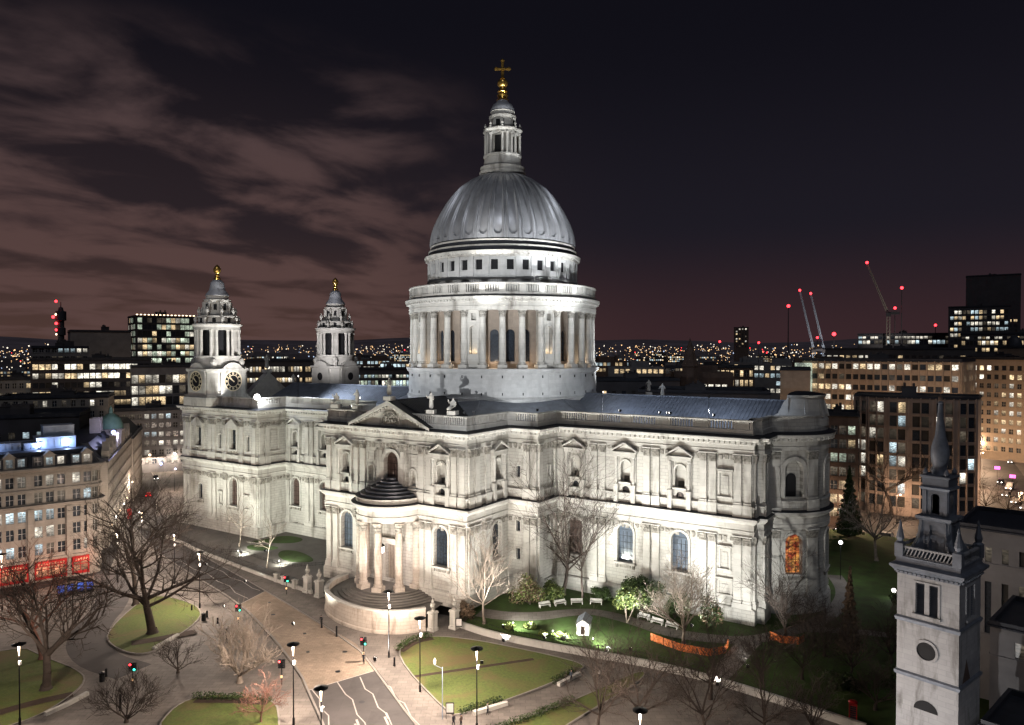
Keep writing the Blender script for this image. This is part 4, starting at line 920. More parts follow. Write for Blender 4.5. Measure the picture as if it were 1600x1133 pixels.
# curved wall round the porch steps
PW = chaikin([(-11.6, -39.2), (-11.4, -44.0), (-8.0, -48.6), (-3.0, -51.2), (2.5, -52.3), (8.0, -51.9), (12.2, -49.6), (14.6, -46.0)], 3)
mb = MB(); mb.add([(x, y, .55) for x, y in PW] + [(13, -38.7, .55), (-11, -38.7, .55)], [tuple(range(len(PW)+2))]); structure(mb.build('porch_terrace', M['terrace']))
o = thing('porch_wall', 'tall curved stone wall sweeping round the foot of the porch steps', 'wall')
mb = MB(); sweep(mb, PW, [(.25, ZS-.05), (.25, ZS+.5), (.1, ZS+.6), (.1, 1.75), (-.45, 1.75), (-.45, .4)]); mb.build('wall', M['stone_dirty'], o)
mb = MB(); sweep(mb, PW, [(.1, 1.76), (.28, 1.8), (.28, 2.05), (-.1, 2.15), (-.6, 2.05), (-.6, 1.8), (-.45, 1.76)]); mb.build('coping', M['stone_plain'], o)

# ================================================================== STATUES (robed figures on the parapet)
def skin_mesh(name, joints, edges, mats, sub=2, paint=None, root=0):
    me = bpy.data.meshes.new('tmp'); me.from_pydata([j[0] for j in joints], edges, [])
    o = bpy.data.objects.new('tmp', me); C.objects.link(o); o.modifiers.new('s', 'SKIN'); sb = o.modifiers.new('u', 'SUBSURF'); sb.levels = sub
    for i, j in enumerate(joints): r_ = j[1]; me.skin_vertices[0].data[i].radius = (r_, r_) if isinstance(r_, (int, float)) else r_
    me.skin_vertices[0].data[root].use_root = True
    dg = bpy.context.evaluated_depsgraph_get(); r = bpy.data.meshes.new_from_object(o.evaluated_get(dg)); r.name = name
    bpy.data.objects.remove(o); r.materials.clear()
    for m in mats: r.materials.append(m)
    if paint:
        for p in r.polygons: p.material_index = paint(p.center)
    r.polygons.foreach_set('use_smooth', [True]*len(r.polygons)); return r
def statue(loc, rz, label, pose=0, sc_=1.0):
    t = thing('statue', label, 'statue', loc, rz, 'carved figures along the roof line'); t.scale = (sc_,)*3
    if pose < 2:
        J = [((0, 0, .1), (.62, .52)), ((0, 0, 1.1), (.50, .40)), ((0, .02, 2.1), (.42, .33)), ((0, .02, 2.75), (.46, .30)), ((0, 0, 3.12), .16), ((0, -.05, 3.5), (.24, .27)),
             ((.42, 0, 2.75), .18), ((.62, -.25, 2.1), .16), ((.35, -.6, 2.2), .11), ((-.42, 0, 2.75), .18), ((-.72, -.1, 2.3), .15), ((-.95, -.35, 2.9 if pose else 2.2), .10)]
        E0 = [(0, 1), (1, 2), (2, 3), (3, 4), (4, 5), (3, 6), (6, 7), (7, 8), (3, 9), (9, 10), (10, 11)]
    else:
        J = [((0, 0, .15), (.75, .55)), ((0, 0, .9), (.6, .5)), ((.1, 0, 1.7), (.48, .34)), ((.1, -.05, 2.1), .16), ((.1, -.1, 2.45), (.24, .27)), ((-.45, -.5, .75), .32), ((-.95, -.6, .2), .22), ((.55, 0, 1.6), .17), ((.7, -.2, 1.1), .14), ((-.35, 0, 1.7), .17), ((-.75, -.1, 1.5), .13), ((-.85, -.2, 2.15), .1)]
        E0 = [(0, 1), (1, 2), (2, 3), (3, 4), (0, 5), (5, 6), (2, 7), (7, 8), (2, 9), (9, 10), (10, 11)]
    link('figure', skin_mesh('figure', J, E0, [M['stone_plain']], 1), t)
    mb = MB(); mb.obox((0, 0, -.7), 1.7, 1.5, .75); mb.build('plinth', M['stone_plain'], t)
statue((0, -39.2, 38.1), 0, 'robed stone statue on the apex of the south pediment', 1, 1.05)
statue((9.6, -38.2, 35.9), .3, 'standing stone statue with raised arm right of the pediment', 1, .95); statue((14.6, -38.1, 35.9), .2, 'seated stone statue at the corner end of the transept parapet', 2, 1.0)
statue((-9.6, -38.2, 35.9), 0, 'standing stone statue left of the south pediment', 0, .95); statue((-15.6, -38.1, 35.9), .2, 'seated stone statue at the nave end of the transept parapet', 2, 1.0)
statue((-85.5, 0, 41.2), PI/2, 'tall stone statue on the far west pediment above the nave roof', 0, 1.3); statue((-85.5, 10, 36.2), PI/2, 'small stone statue on the west front beside the farther tower', 0, 1.0)
statue((22, 36, 36.0), .5, 'dark stone statue beyond the drum, nearer the drum wall', 0, .95); statue((33, 17.6, 36.0), .5, 'dark stone statue behind the choir roof ridge', 0, .95)

# ================================================================== TREES AND SHRUBS
def bare_tree(loc, label, seed, height, spread, m, trunk_h=.28, r0=.4, levels=4, kids=(6, 5, 4, 3), name='bare_tree', group=None, lean=0, up=.35, twig=.016):
    rnd = random.Random(seed); t = thing(name, label, 'tree', loc, rnd.uniform(0, 6), group); tr, cr = MB(), MB()
    def limb(mb, p, d, L, r, lv, nseg, rend):
        pts = [p]
        for k in range(nseg):
            d = (d + Vector((rnd.uniform(-1, 1), rnd.uniform(-1, 1), rnd.uniform(-.6, 1)*.6 + up*.35))*.17).normalized()
            q = pts[-1] + d*(L/nseg); ra, rb = lerp(r, rend, k/nseg), lerp(r, rend, (k+1)/nseg)
            mb.tube(pts[-1], q, ra, rb, 7 if lv == 0 else 5 if lv == 1 else 3); pts.append(q)
        return pts, d
    th = height*trunk_h; P, d0 = limb(tr, Vector((0, 0, -.15)), Vector((lean, 0, 1)).normalized(), th, r0, 0, 4, r0*.72)
    tr.lathe([(r0*1.7, -.1), (r0*1.25, .25), (r0, .8)], 8)
    def grow(p, d, L, r, lv):
        mb = tr if lv == 1 and False else cr
        pts, d2 = limb(mb, p, d, L, r, lv, 5 if lv == 1 else 4 if lv == 2 else 3, max(twig, r*.38))
        if lv >= levels: return
        n = kids[min(lv, len(kids)-1)]
        for k in range(n + rnd.choice((0, 0, 1))):
            f = lerp(.30, 1.0, (k+rnd.random())/n); i = min(len(pts)-2, int(f*(len(pts)-1))); b = pts[i].lerp(pts[i+1], f*(len(pts)-1)-i if i < len(pts)-1 else 1)
            ax = Vector((rnd.gauss(0, 1), rnd.gauss(0, 1), rnd.gauss(0, .6))); side = (ax - ax.dot(d)*d).normalized()
            nd = (d*rnd.uniform(.55, .95) + side*rnd.uniform(.5, 1.0) + Vector((0, 0, up*.5))).normalized()
            grow(b, nd, L*rnd.uniform(.42, .68), max(twig, r*rnd.uniform(.36, .52)), lv+1)
    n = kids[0]
    for k in range(n):
        a = 2*PI*k/n + rnd.uniform(-.4, .4); el = rnd.uniform(.35, 1.15) if k else 1.4
        d = Vector((math.cos(a)*math.cos(el), math.sin(a)*math.cos(el), math.sin(el)))
        b = P[-1] if k % 2 == 0 else P[-2].lerp(P[-1], rnd.random())
        reach = math.hypot(spread*math.cos(el), (height-th)*math.sin(el))*.74
        grow(b, d, reach, r0*rnd.uniform(.38, .58), 1)
    tr.build('trunk', m, t, smooth=60); cr.build('crown', m, t, smooth=60); return t
def leafy(loc, label, seed, rx, ry, rz_, m, n=2600, leaf=.22, name='evergreen_bush', cat='bush', trunk=0, lobes=9, shape='bush', m2=None, group=None, trunk_m=None):
    rnd = random.Random(seed); t = thing(name, label, cat, loc, 0, group); mb = MB(); base = trunk
    lob = [(Vector((rnd.uniform(-.62, .62)*rx, rnd.uniform(-.62, .62)*ry, base + rnd.uniform(.25, .8)*rz_)), rnd.uniform(.28, .5)) for _ in range(lobes)]
    for i in range(n):
        if shape == 'cone':
            f = rnd.random()**.6; z = base + (1-f)*rz_; rr = f*(.55+.45*rnd.random())*(.82+.18*math.sin(z*5)); a = rnd.uniform(0, 2*PI); p = Vector((rx*rr*math.cos(a), ry*rr*math.sin(a), z)); nrm = Vector((math.cos(a), math.sin(a), .3))
        else:
            c, s = rnd.choice(lob); v = Vector((rnd.gauss(0, 1), rnd.gauss(0, 1), rnd.gauss(0, 1))).normalized(); q = rnd.uniform(.55, 1.05)
            p = c + Vector((v.x*rx*s*q, v.y*ry*s*q, v.z*rz_*s*.8*q)); nrm = v
            if p.z < .05: p.z = rnd.uniform(.02, .3)
        u = (nrm + Vector((rnd.gauss(0, .6), rnd.gauss(0, .6), rnd.gauss(0, .6)))).normalized(); a_ = u.orthogonal().normalized(); b_ = u.cross(a_)
        sz = leaf*rnd.uniform(.6, 1.4); mb.mi = 1 if (m2 and rnd.random() < .4) else 0
        mb.add([p - a_*sz, p - b_*sz*.55, p + a_*sz, p + b_*sz*.55], [(0, 1, 2, 3)])
    fo = mb.build('crown', [m, m2 or m], t)
    tb = MB()
    for k in range(5 if shape == 'bush' else 1):
        q = lob[k % len(lob)][0]; tb.tube((0, 0, -.1), (q.x*.8, q.y*.8, q.z) if shape == 'bush' else (0, 0, base+rz_*.9), .10 if shape == 'bush' else .2, .04, 6)
    tb.build('trunk', trunk_m or M['bark'], t); return t
bare_tree((-24.1, -72.9, ZS+.1), 'largest bare tree, standing on the left lawn with wide dark spreading limbs', 11, 24, 13.5, M['bark'], .26, .75, 5, (7, 6, 4, 4, 3), up=.3, twig=.014)
bare_tree((-40.5, -66.5, ZS+.1), 'tall bare tree behind the largest one, by the red shopfront building', 12, 22, 10.5, M['bark'], .34, .5, 5, (7, 5, 4, 3, 3))
bare_tree((-16.8, -93.3, ZS+.1), 'dark bare forked tree on the bottom left lawn', 23, 19, 9.5, M['bark'], .30, .62, 5, (7, 5, 4, 4, 3))
bare_tree((-28.5, -88.5, ZS+.1), 'bare tree at the left edge in front of the lit shops', 31, 18, 8.5, M['bark_red'], .32, .45, 4, (6, 6, 5, 4))
bare_tree((4.6, -76.5, ZS+.1), 'low wide bushy bare tree beside the street crossing', 44, 8.0, 8.6, M['bark_pale'], .14, .34, 4, (9, 6, 5, 4), up=.75, twig=.02)
bare_tree((-6.0, -79.6, ZS+.1), 'small spreading bare tree with pale stems on the round kerbed bed', 51, 5.0, 4.0, M['bark'], .12, .16, 4, (7, 5, 4, 3), up=.5)
bare_tree((17.0, -82.4, ZS+.1), 'small reddish bare tree on the bottom lawn', 57, 5.6, 3.4, M['bark_red'], .3, .12, 4, (7, 6, 4, 3), up=.4)
bare_tree((2.0, -92, ZS+.1), 'dark twiggy thicket tree at the bottom edge', 58, 5.5, 5.2, M['bark'], .1, .2, 4, (9, 6, 5, 3), up=.6)
bare_tree((22.4, -39.2, gh(22.4, -39.2)), 'slim white lit bare tree beside the garden gate', 61, 16.5, 5.6, M['bark_pale'], .26, .24, 4, (8, 6, 4, 3), up=.6)
bare_tree((28.6, -21.6, gh(28.6, -21.6)), 'tallest bare tree close against the choir wall', 62, 27, 6.6, M['bark'], .22, .40, 4, (10, 6, 5, 4), up=.4)
bare_tree((32.4, -21.0, gh(32, -21)), 'slender bare tree next to the tallest one by the choir wall', 66, 20, 4.4, M['bark'], .3, .22, 4, (8, 5, 4, 3), up=.5)
bare_tree((55.8, -30.6, gh(55.8, -30.6)), 'round headed pale bare tree inside the orange barrier', 63, 12.5, 6.2, M['bark_pale'], .24, .30, 4, (9, 6, 5, 4), up=.6)
bare_tree((69.4, -20.6, gh(69.4, -20.6)), 'grey bare tree by the rounded east end', 64, 12.5, 6.4, M['bark'], .16, .28, 4, (9, 6, 5, 4), up=.5)
bare_tree((-53.5, -33.6, gh(-53.5, -33.6)), 'thin young bare tree before the nave lawn', 71, 13, 3.0, M['bark_pale'], .4, .13, 3, (7, 5, 4)); bare_tree((-36.6, -39.0, gh(-36, -39)), 'thin young bare tree beside the railings', 72, 12, 2.6, M['bark_pale'], .45, .12, 3, (6, 5, 4))
bare_tree((-78, -33.8, ZS), 'scrubby bare tree at the street end of the railings', 73, 9, 4, M['bark'], .15, .2, 4, (7, 5, 4, 3))
G_ = 'dark bare trees on the near path'
for i, (x, y, hh, sp, lb) in enumerate(((68.0, -56.0, 15.5, 4.6, 'dark bare tree standing on the near path right of the kerbed lawn'), (60.2, -58.5, 15, 5.0, 'dark bare tree at the tip of the near grass strip'), (73.8, -51.0, 11.5, 4.4, 'small dark bare tree on the path beside the garden corner'),
        (56.0, -62.0, 14, 4.6, 'dark bare tree over the near grass strip'), (79.0, -46.8, 8, 3.4, 'short dark bare tree near the red telephone box'), (64.4, -43.6, 10, 3.6, 'dark bare tree touching the garden wall'))):
    bare_tree((x, y, ZS), lb, 80+i, hh, sp, M['bark'], .26, .24, 4, (8, 6, 4, 3), group=G_, up=.5)
for i, (x, y, hh, sp, lb) in enumerate(((74.5, -33.0, 9.5, 4.4, 'dim bare tree on the east lawn left of the church tower, nearest the wall'), (80.5, -30.0, 8.5, 3.8, 'dim bare tree on the east lawn close beside the church tower'), (76.0, -24.5, 7.5, 3.6, 'dim small bare tree by the brown columnar tree'), (69.5, -35.6, 7.5, 3.6, 'dim spreading bare tree at the garden corner path'), (85.0, -22, 9, 4.0, 'dim bare tree at the far side of the east lawn'), (84.5, -36.5, 6.5, 3.2, 'low dim bare tree behind the red telephone box'))):
    bare_tree((x, y, gh(x, y)), lb, 140+i, hh, sp, M['bark'], .2, .2, 4, (9, 6, 4, 3), group='dim bare trees on the east lawn', up=.4)
bare_tree((76, 36.7, 0), 'floodlit pale bare tree beyond the east end', 91, 21, 7.5, M['bark_pale'], .25, .36, 4, (10, 6, 4, 3), up=.2)
bare_tree((72.6, 100, ZS), 'tall dark bare tree before the dark curved office', 92, 30, 12, M['bark'], .25, .6, 4, (8, 6, 5, 3))
for i, (x, y, hh, lb) in enumerate(((89.6, 113, 16, 'bare street tree left on the traffic island behind the spire'), (96.5, 111, 13, 'bare street tree in the middle of the traffic island'), (101.5, 108, 12, 'bare street tree at the road end of the traffic island'), (84, 120, 15, 'bare street tree hidden partly by the church spire'))):
    bare_tree((x, y, ZS), lb, 95+i, hh, 4.5, M['bark'], .3, .2, 3, (8, 6, 5), group='bare trees on the traffic island')
leafy((26.0, -29.5, gh(26, -29.5)), 'mixed green and brown shrub beside the bastion corner', 101, 3.9, 3.4, 5.2, M['leaf_brown'], 3000, .2, m2=M['leaf_light'])
leafy((29.6, -27.0, gh(29, -27)), 'dense bright green shrub against the bastion', 102, 2.4, 2.2, 4.6, M['leaf_light'], 1800, .2, m2=M['leaf'])
leafy((44.8, -21.6, gh(44.8, -21.6)), 'big dark evergreen bush under the choir windows', 103, 4.6, 3.2, 6.2, M['leaf'], 4200, .22)
leafy((44.8, -28.2, gh(44.8, -28.2)), 'pale lit magnolia like tree behind the white hut', 104, 3.6, 3.0, 4.0, M['leaf_light'], 1700, .22, 'small_tree', 'tree', 2.0, 12, m2=M['leaf'], trunk_m=M['bark_pale'])
leafy((51.0, -21.8, gh(51, -21.8)), 'dark evergreen bush left of the choir corner', 105, 3.0, 2.2, 4.0, M['leaf'], 1800, .22)
leafy((36.4, -20.8, gh(36, -20.8)), 'low evergreen bush behind the white benches', 106, 2.6, 1.8, 2.8, M['leaf'], 1500, .2)
leafy((57.6, -22.0, gh(57.6, -22)), 'wispy dark shrub at the foot of the choir corner', 107, 2.8, 2.0, 4.6, M['leaf'], 1300, .2, m2=M['leaf_brown'])
leafy((18.6, -39.9, -1.4), 'brown shrub growing over the garden gate pier', 108, 1.7, 1.4, 3.6, M['leaf_brown'], 900, .18)
leafy((67.5, 56, 0), 'tall dark conifer beyond the east end', 109, 4.0, 4.0, 17, M['leaf'], 4200, .34, 'conifer', 'tree', 1.0, 9, 'cone')
leafy((79, -21, gh(79, -21)), 'tall dim brown columnar tree on the dark east lawn', 111, 2.3, 2.3, 13, M['leaf_brown'], 2000, .25, 'columnar_evergreen', 'tree', .5, 9, 'cone')
for i, (x, y, s, lb) in enumerate(((86, -13, 3.2, 'dark rounded bush beside the white floodlight'), (84, 6, 3.0, 'dark bush along the east path bend'), (80, -34, 2.6, 'dim bush on the near corner of the east lawn'), (87, -30, 3.0, 'dim bush close to the church tower foot'))):
    leafy((x, y, gh(x, y)), lb, 115+i, s, s, s, M['leaf'], 1500, .24, group='bushes on the dark east lawn')
for i, (x, y, lb) in enumerate(((30.8, -37.3, 'low pale flowering plant nearest the garden floodlight'), (34.0, -38.4, 'low bright green plant by the garden wall'), (27.4, -39.0, 'low leafy plant under the white lit tree'), (37, -37.6, 'low bright plant in front of the white hut'))):
    leafy((x, y, gh(x, y)), lb, 125+i, 1.6, 1.2, 1.0, M['leaf_light'], 500, .16, 'garden_plant', 'plant', group='low plants of the churchyard garden')
def hedge(name, pts, label, h_=.7, w=1.0, seed=1):
    rnd = random.Random(seed); mb = MB()
    for a, b in zip(pts, pts[1:]):
        L_ = math.dist(a, b)
        for _ in range(int(L_*90)):
            t = rnd.random(); c = Vector((lerp(a[0], b[0], t) + rnd.uniform(-w/2, w/2), lerp(a[1], b[1], t) + rnd.uniform(-w/2, w/2), ZS + .15 + rnd.random()*h_)); u = Vector((rnd.gauss(0, 1), rnd.gauss(0, 1), rnd.gauss(0, 1))).normalized(); v = u.orthogonal().normalized(); q = u.cross(v)
            mb.add([c-v*.14, c-q*.08, c+v*.14, c+q*.08], [(0, 1, 2, 3)])
        k = MB(); 
    return tag(mb.build(name, M['leaf']), label, 'hedge')
hedge('hedge', [(16.6, -55.4), (15.9, -51.6), (17.4, -48.2)], 'clipped hedge along the street corner of the kerbed lawn', .9, 1.3, 1); hedge('hedge', [(43.6, -51.5), (44.6, -45.6)], 'low hedge behind the stone seat of the kerbed lawn', .8, .9, 2); hedge('hedge', [(37.6, -66.2), (40.4, -60.2)], 'low hedge at the bottom corner of the kerbed lawn', .7, .9, 3)
hedge('hedge', [(42.5, -71), (46.2, -62.4), (48.6, -55)], 'long low hedge bordering the near grass strip', .7, 1.2, 4); hedge('hedge', [(3.8, -83.4), (8.8, -80.4), (13.4, -78.0)], 'dark hedge along the back of the bottom lawn', .9, 1.1, 5)

# ================================================================== STREET FURNITURE
def add_light(parent, typ, loc, W_, col, r=.25, target=None, ang=120, blend=.5, name='lamp_light'):
    l = bpy.data.lights.new(name, typ); l.energy = W_; l.color = col; l.shadow_soft_size = r
    o = bpy.data.objects.new(name, l); C.objects.link(o); o.parent = parent; o.location = loc
    if typ == 'SPOT':
        l.spot_size = R(ang); l.spot_blend = blend
        if target is not None: o.rotation_euler = (Vector(target) - Vector(parent.location) - Vector(loc)).to_track_quat('-Z', 'Y').to_euler()
    return o
LAMP_W, LAMP_COL = 8600, (1, .81, .67)
def mast_lamp(loc, label, scale=1.0, power=1.0):
    t = thing('street_lamp', label, 'street lamp', loc, 0, 'tall street lamps with dark discs')
    mb = MB(); mb.lathe([(.16, 0), (.16, .9), (.09, 1.0), (.07, 9.1*scale)], 8); mb.build('pole', M['iron'], t)
    z = 9.1*scale; mb = MB(); mb.lathe([(.05, z+1.55), (.68, z+1.45), (.82, z+1.5), (.82, z+1.56), (.05, z+1.8)], 24); mb.build('disc_reflector', M['iron'], t, smooth=40)
    mb = MB(); mb.lathe([(.06, z), (.08, z+.3), (.15, z+1.3), (.05, z+1.42)], 10); mb.build('lit_tube', E_['lampwarm'], t, smooth=40)
    mb = MB(); mb.obox((.22, 0, z-1.1), .3, .25, .5); mb.build('control_box', M['white'], t)
    add_light(t, 'POINT', (0, -.5, z+1.0), LAMP_W*power, LAMP_COL, .3); return t
mast_lamp((17.0, -57.9, ZS), 'tall street lamp in front of the curved porch wall', 1, 2.0); mast_lamp((28.8, -64.2, ZS), 'tall street lamp on the street edge of the kerbed lawn', 1, 1.7); mast_lamp((21.0, -80.4, ZS), 'tall street lamp beside the bottom zigzag road, opposite the kerbed lawn', 1, 1.9)
mast_lamp((-28.6, -60.8, ZS), 'tall street lamp behind the largest bare tree', 1, 1.6); mast_lamp((41.9, -68.4, ZS), 'tall street lamp at the bottom corner of the kerbed lawn', 1, 1.6); mast_lamp((33.5, -87.0, ZS), 'tall street lamp cut off by the bottom edge of the view')
mast_lamp((-72, -47, ZS), 'tall street lamp in front of the carved corner building'); mast_lamp((-9, -100, ZS), 'tall street lamp behind the forked tree on the bottom left', 1.0, .5); mast_lamp((66, -72, ZS), 'tall street lamp over the near path below the view', 1.0, 2.2)
def traffic_light(loc, rz, label, col):
    t = thing('traffic_light', label, 'traffic light', loc, rz, 'traffic lights round the crossing')
    mb = MB(); mb.tube((0, 0, 0), (0, 0, 3.4), .07, .06, 8); mb.build('pole', M['iron'], t)
    for s in (-1, 1):
        hb = MB(); hb.obox((s*.28, 0, 2.5), .42, .34, 1.25); hb = hb.build('signal_head', M['iron'], t)
        for k, c in enumerate(('greenlamp', None, 'redlamp')):
            lb = MB(); lb.sphere((s*.28, -.2, 2.75+k*.37), .16, 8); on = c and (c == col) and s > 0 or (c == 'redlamp' and s < 0)
            lb.build('lens', E_[c] if on else M['dark'], hb)
    mb = MB(); mb.obox((0, -.1, 1.1), .24, .2, .3); mb.build('push_box', E_['citywarm'], t)
traffic_light((-21, -46.6, ZS), R(33), 'traffic light showing red and green before the nave railings', 'greenlamp'); traffic_light((-14.9, -62.3, ZS), R(33), 'traffic light at the left side of the raised crossing', 'greenlamp'); traffic_light((14.5, -61.0, ZS), R(33), 'traffic light near the lamp post before the porch wall', 'greenlamp')
traffic_light((-6.9, -86.1, ZS), R(40), 'traffic light beside the bottom left lawn', 'greenlamp'); traffic_light((10.4, -73.6, ZS), R(33), 'traffic light behind the low bushy tree', None)
def bollard(loc, label, h_=1.1, r=.16, m='iron'):
    mb = MB(); mb.lathe([(r*1.25, 0), (r*1.25, .12), (r, .18), (r*.9, h_*.85), (r*1.15, h_*.9), (r*.8, h_), (.02, h_+.06)], 10); tag(mb.build('bollard', M[m], loc=loc), label, 'bollard', 'bollards and posts on the pavements')
for x, y, h_, lb in ((-9.7, -68.5, 2.4, 'tall dark post on the plaza beside the low bushy tree'), (-1.8, -90.7, 2.2, 'tall dark post beside the bottom plaza'), (-13.9, -86.2, 1.2, 'bollard at the corner of the bottom left lawn'), (-23.1, -63.0, 1.2, 'bollard by the street corner of the left lawn'), (-28.4, -62.6, 1.1, 'bollard between the left lawn and the lamp post'), (19.8, -59.7, 1.3, 'bollard beside the lamp post by the porch wall'),
                     (3.6, -56.4, 1.8, 'slim post on the kerb below the porch wall'), (-1.6, -55.0, 1.6, 'slim post beside the raised crossing kerb'), (-18.8, -63.8, 1.0, 'small lit post beside the crossing')): bollard((x, y, ZS), lb, h_)
def litter_bin(loc, label):
    t = thing('litter_bin', label, 'bin', loc, 0, 'dark litter bins'); mb = MB(); mb.lathe([(.36, 0), (.38, .1), (.38, 1.0)], 12); mb.build('body', M['iron'], t); mb = MB(); mb.lathe([(.42, 1.15), (.42, 1.3), (.05, 1.42)], 12); mb.tube((-.3, 0, 1), (-.3, 0, 1.2), .03, .03); mb.tube((.3, 0, 1), (.3, 0, 1.2), .03, .03); mb.build('hood', M['iron'], t)
litter_bin((-22.2, -64.3, ZS), 'dark litter bin at the tip of the left lawn'); litter_bin((-12.8, -87.4, ZS), 'dark litter bin beside the bottom left lawn'); litter_bin((-3.2, -50.9, ZS), 'dark litter bin near the pedestrian at the porch wall') if False else None
def stone_seat(pts, label):
    mb = MB()
    for a, b in zip(pts, pts[1:]): mb.obox(((a[0]+b[0])/2, (a[1]+b[1])/2, ZS), math.dist(a, b)+.05, .55, .5, math.atan2(b[1]-a[1], b[0]-a[0]))
    tag(mb.build('stone_seat', M['stone_plain']), label, 'seat', 'curved stone seats edging the lawns')
stone_seat([(-19.2, -71.2), (-18.2, -74), (-17.2, -76.8)], 'pale curved stone seat edging the left lawn'); stone_seat([(-10.2, -90.8), (-9.2, -94), (-8.8, -97)], 'pale curved stone seat edging the bottom left lawn'); stone_seat([(44.6, -51.8), (45.4, -46.8)], 'pale stone seat on the path side of the kerbed lawn'); stone_seat([(39.2, -65.4), (41.4, -60.6)], 'pale stone seat at the bottom end of the kerbed lawn')
def bench(loc, rz, label, col='white'):
    t = thing('park_bench', label, 'bench', loc, rz, 'benches in the churchyard garden')
    mb = MB(); mb.box(-1.1, 1.1, -.3, .25, .42, .48); mb.build('seat', M[col], t); mb = MB()
    for k in range(3): mb.box(-1.1, 1.1, .26, .31, .55+k*.16, .66+k*.16)
    mb.build('backrest', M[col], t)
    for s in (-1, 1):
        for y in (-.25, .22): mb = MB(); mb.box(s*1.0-.05, s*1.0+.05, y-.04, y+.04, 0, .42); mb.build('leg', M[col], t)
        mb = MB(); mb.box(s*1.06-.04, s*1.06+.04, -.3, .28, .66, .72); mb.build('armrest', M[col], t)
for x, y, a, lb in ((29.0, -29.4, 55, 'white garden bench, first from the bastion shrubs'), (30.9, -27.0, 55, 'white garden bench, second from the bastion shrubs'), (33.2, -24.8, 35, 'white garden bench, third from the bastion shrubs'), (36.2, -22.9, 20, 'white garden bench beside the low evergreen bush'), (46.6, -25.2, -8, 'white garden bench behind the pale lit tree'), (49.4, -26.0, -8, 'white garden bench above the left end of the orange barrier'), (52.2, -26.4, -4, 'white garden bench above the middle of the orange barrier')):
    bench((x, y, gh(x, y)), R(a), lb)
def barrier(pts, label):
    t = thing('barrier_fence', label, 'barrier', (pts[0][0], pts[0][1], gh(*pts[0])), 0, 'orange barrier fences round trees'); mb = MB(); po = MB(); o = t.location
    for a, b in zip(pts, pts[1:]):
        n = max(1, int(math.dist(a, b)/.6))
        for k in range(n):
            p, q = [(lerp(a[0], b[0], j/n), lerp(a[1], b[1], j/n)) for j in (k, k+1)]; w = .06*math.sin(k*2.1)
            mb.add([(p[0]-o.x, p[1]-o.y+w, gh(*p)-o.z+.05), (q[0]-o.x, q[1]-o.y-w, gh(*q)-o.z+.05), (q[0]-o.x, q[1]-o.y-w, gh(*q)-o.z+1.25), (p[0]-o.x, p[1]-o.y+w, gh(*p)-o.z+1.25)], [(0, 1, 2, 3)])
            if k % 4 == 0: po.tube((p[0]-o.x, p[1]-o.y, gh(*p)-o.z), (p[0]-o.x, p[1]-o.y, gh(*p)-o.z+1.4), .03, .03, 5)
    mb.build('mesh_panel', M['orange'], t); po.build('post', M['iron'], t)
barrier([(50.6, -31.8), (56, -32.8), (60.5, -32.4), (62.6, -30.6), (62.4, -28.6)], 'long orange barrier fence round the pale bare tree in the garden'); barrier([(67.2, -22.0), (69.2, -23.0), (71.8, -22.0), (72.2, -20.2)], 'short orange barrier fence round the grey tree by the east end')
t = thing('garden_hut', 'tiny white temple shaped hut standing on the floodlit grass', 'hut', (39.6, -34.2, gh(39.6, -34.2)), R(20))
mb = MB(); facade(mb, flat((-1.0, -1.7), (1, 0)), 2.0, 0, 1.9, [(1.0, .7, .1, 1.5, False)], .3); mb.quad((-1, 1.7, 0), (1, 1.7, 0), (1, 1.7, 1.9), (-1, 1.7, 1.9)); mb.quad((1, -1.7, 0), (1, 1.7, 0), (1, 1.7, 1.9), (1, -1.7, 1.9)); mb.quad((-1, -1.7, 0), (-1, 1.7, 0), (-1, 1.7, 1.9), (-1, -1.7, 1.9)); mb.add([(-1.1, -1.75, 1.9), (1.1, -1.75, 1.9), (0, -1.75, 2.6)], [(0, 1, 2)]); mb.add([(-1.1, 1.75, 1.9), (1.1, 1.75, 1.9), (0, 1.75, 2.6)], [(0, 1, 2)]); mb.build('wall', M['white'], t)
mb = MB(); mb.add([(-1.25, -1.95, 1.85), (0, -1.95, 2.72), (1.25, -1.95, 1.85), (-1.25, 1.95, 1.85), (0, 1.95, 2.72), (1.25, 1.95, 1.85)], [(0, 1, 4, 3), (1, 2, 5, 4)]); mb.build('roof', M['lead'], t); mb = MB(); mb.quad((-.34, -1.42, .1), (.34, -1.42, .1), (.34, -1.42, 1.5), (-.34, -1.42, 1.5)); mb.build('door', M['glass_brown'], t)
t = thing('telephone_box', 'red telephone box standing on the dark path left of the church tower', 'telephone box', (82.3, -40.3, ZS+.5), R(10)); mb = MB()
for sx in (-1, 1):
    for sy in (-1, 1): mb.box(sx*.42-.06, sx*.42+.06, sy*.42-.06, sy*.42+.06, 0, 2.2)
mb.box(-.5, .5, -.5, .5, -.6, .3); mb.box(-.5, .5, -.5, .5, 2.15, 2.5); mb.lathe([(.62, 2.5), (.4, 2.68), (.05, 2.74)], 12)
for k in range(6): mb.box(-.44, .44, -.46, .46, .5+k*.28, .53+k*.28)
mb.build('frame', M['red'], t); mb = MB(); mb.box(-.40, .40, -.42, .42, .3, 2.15); mb.build('glazing', M['glass'], t)
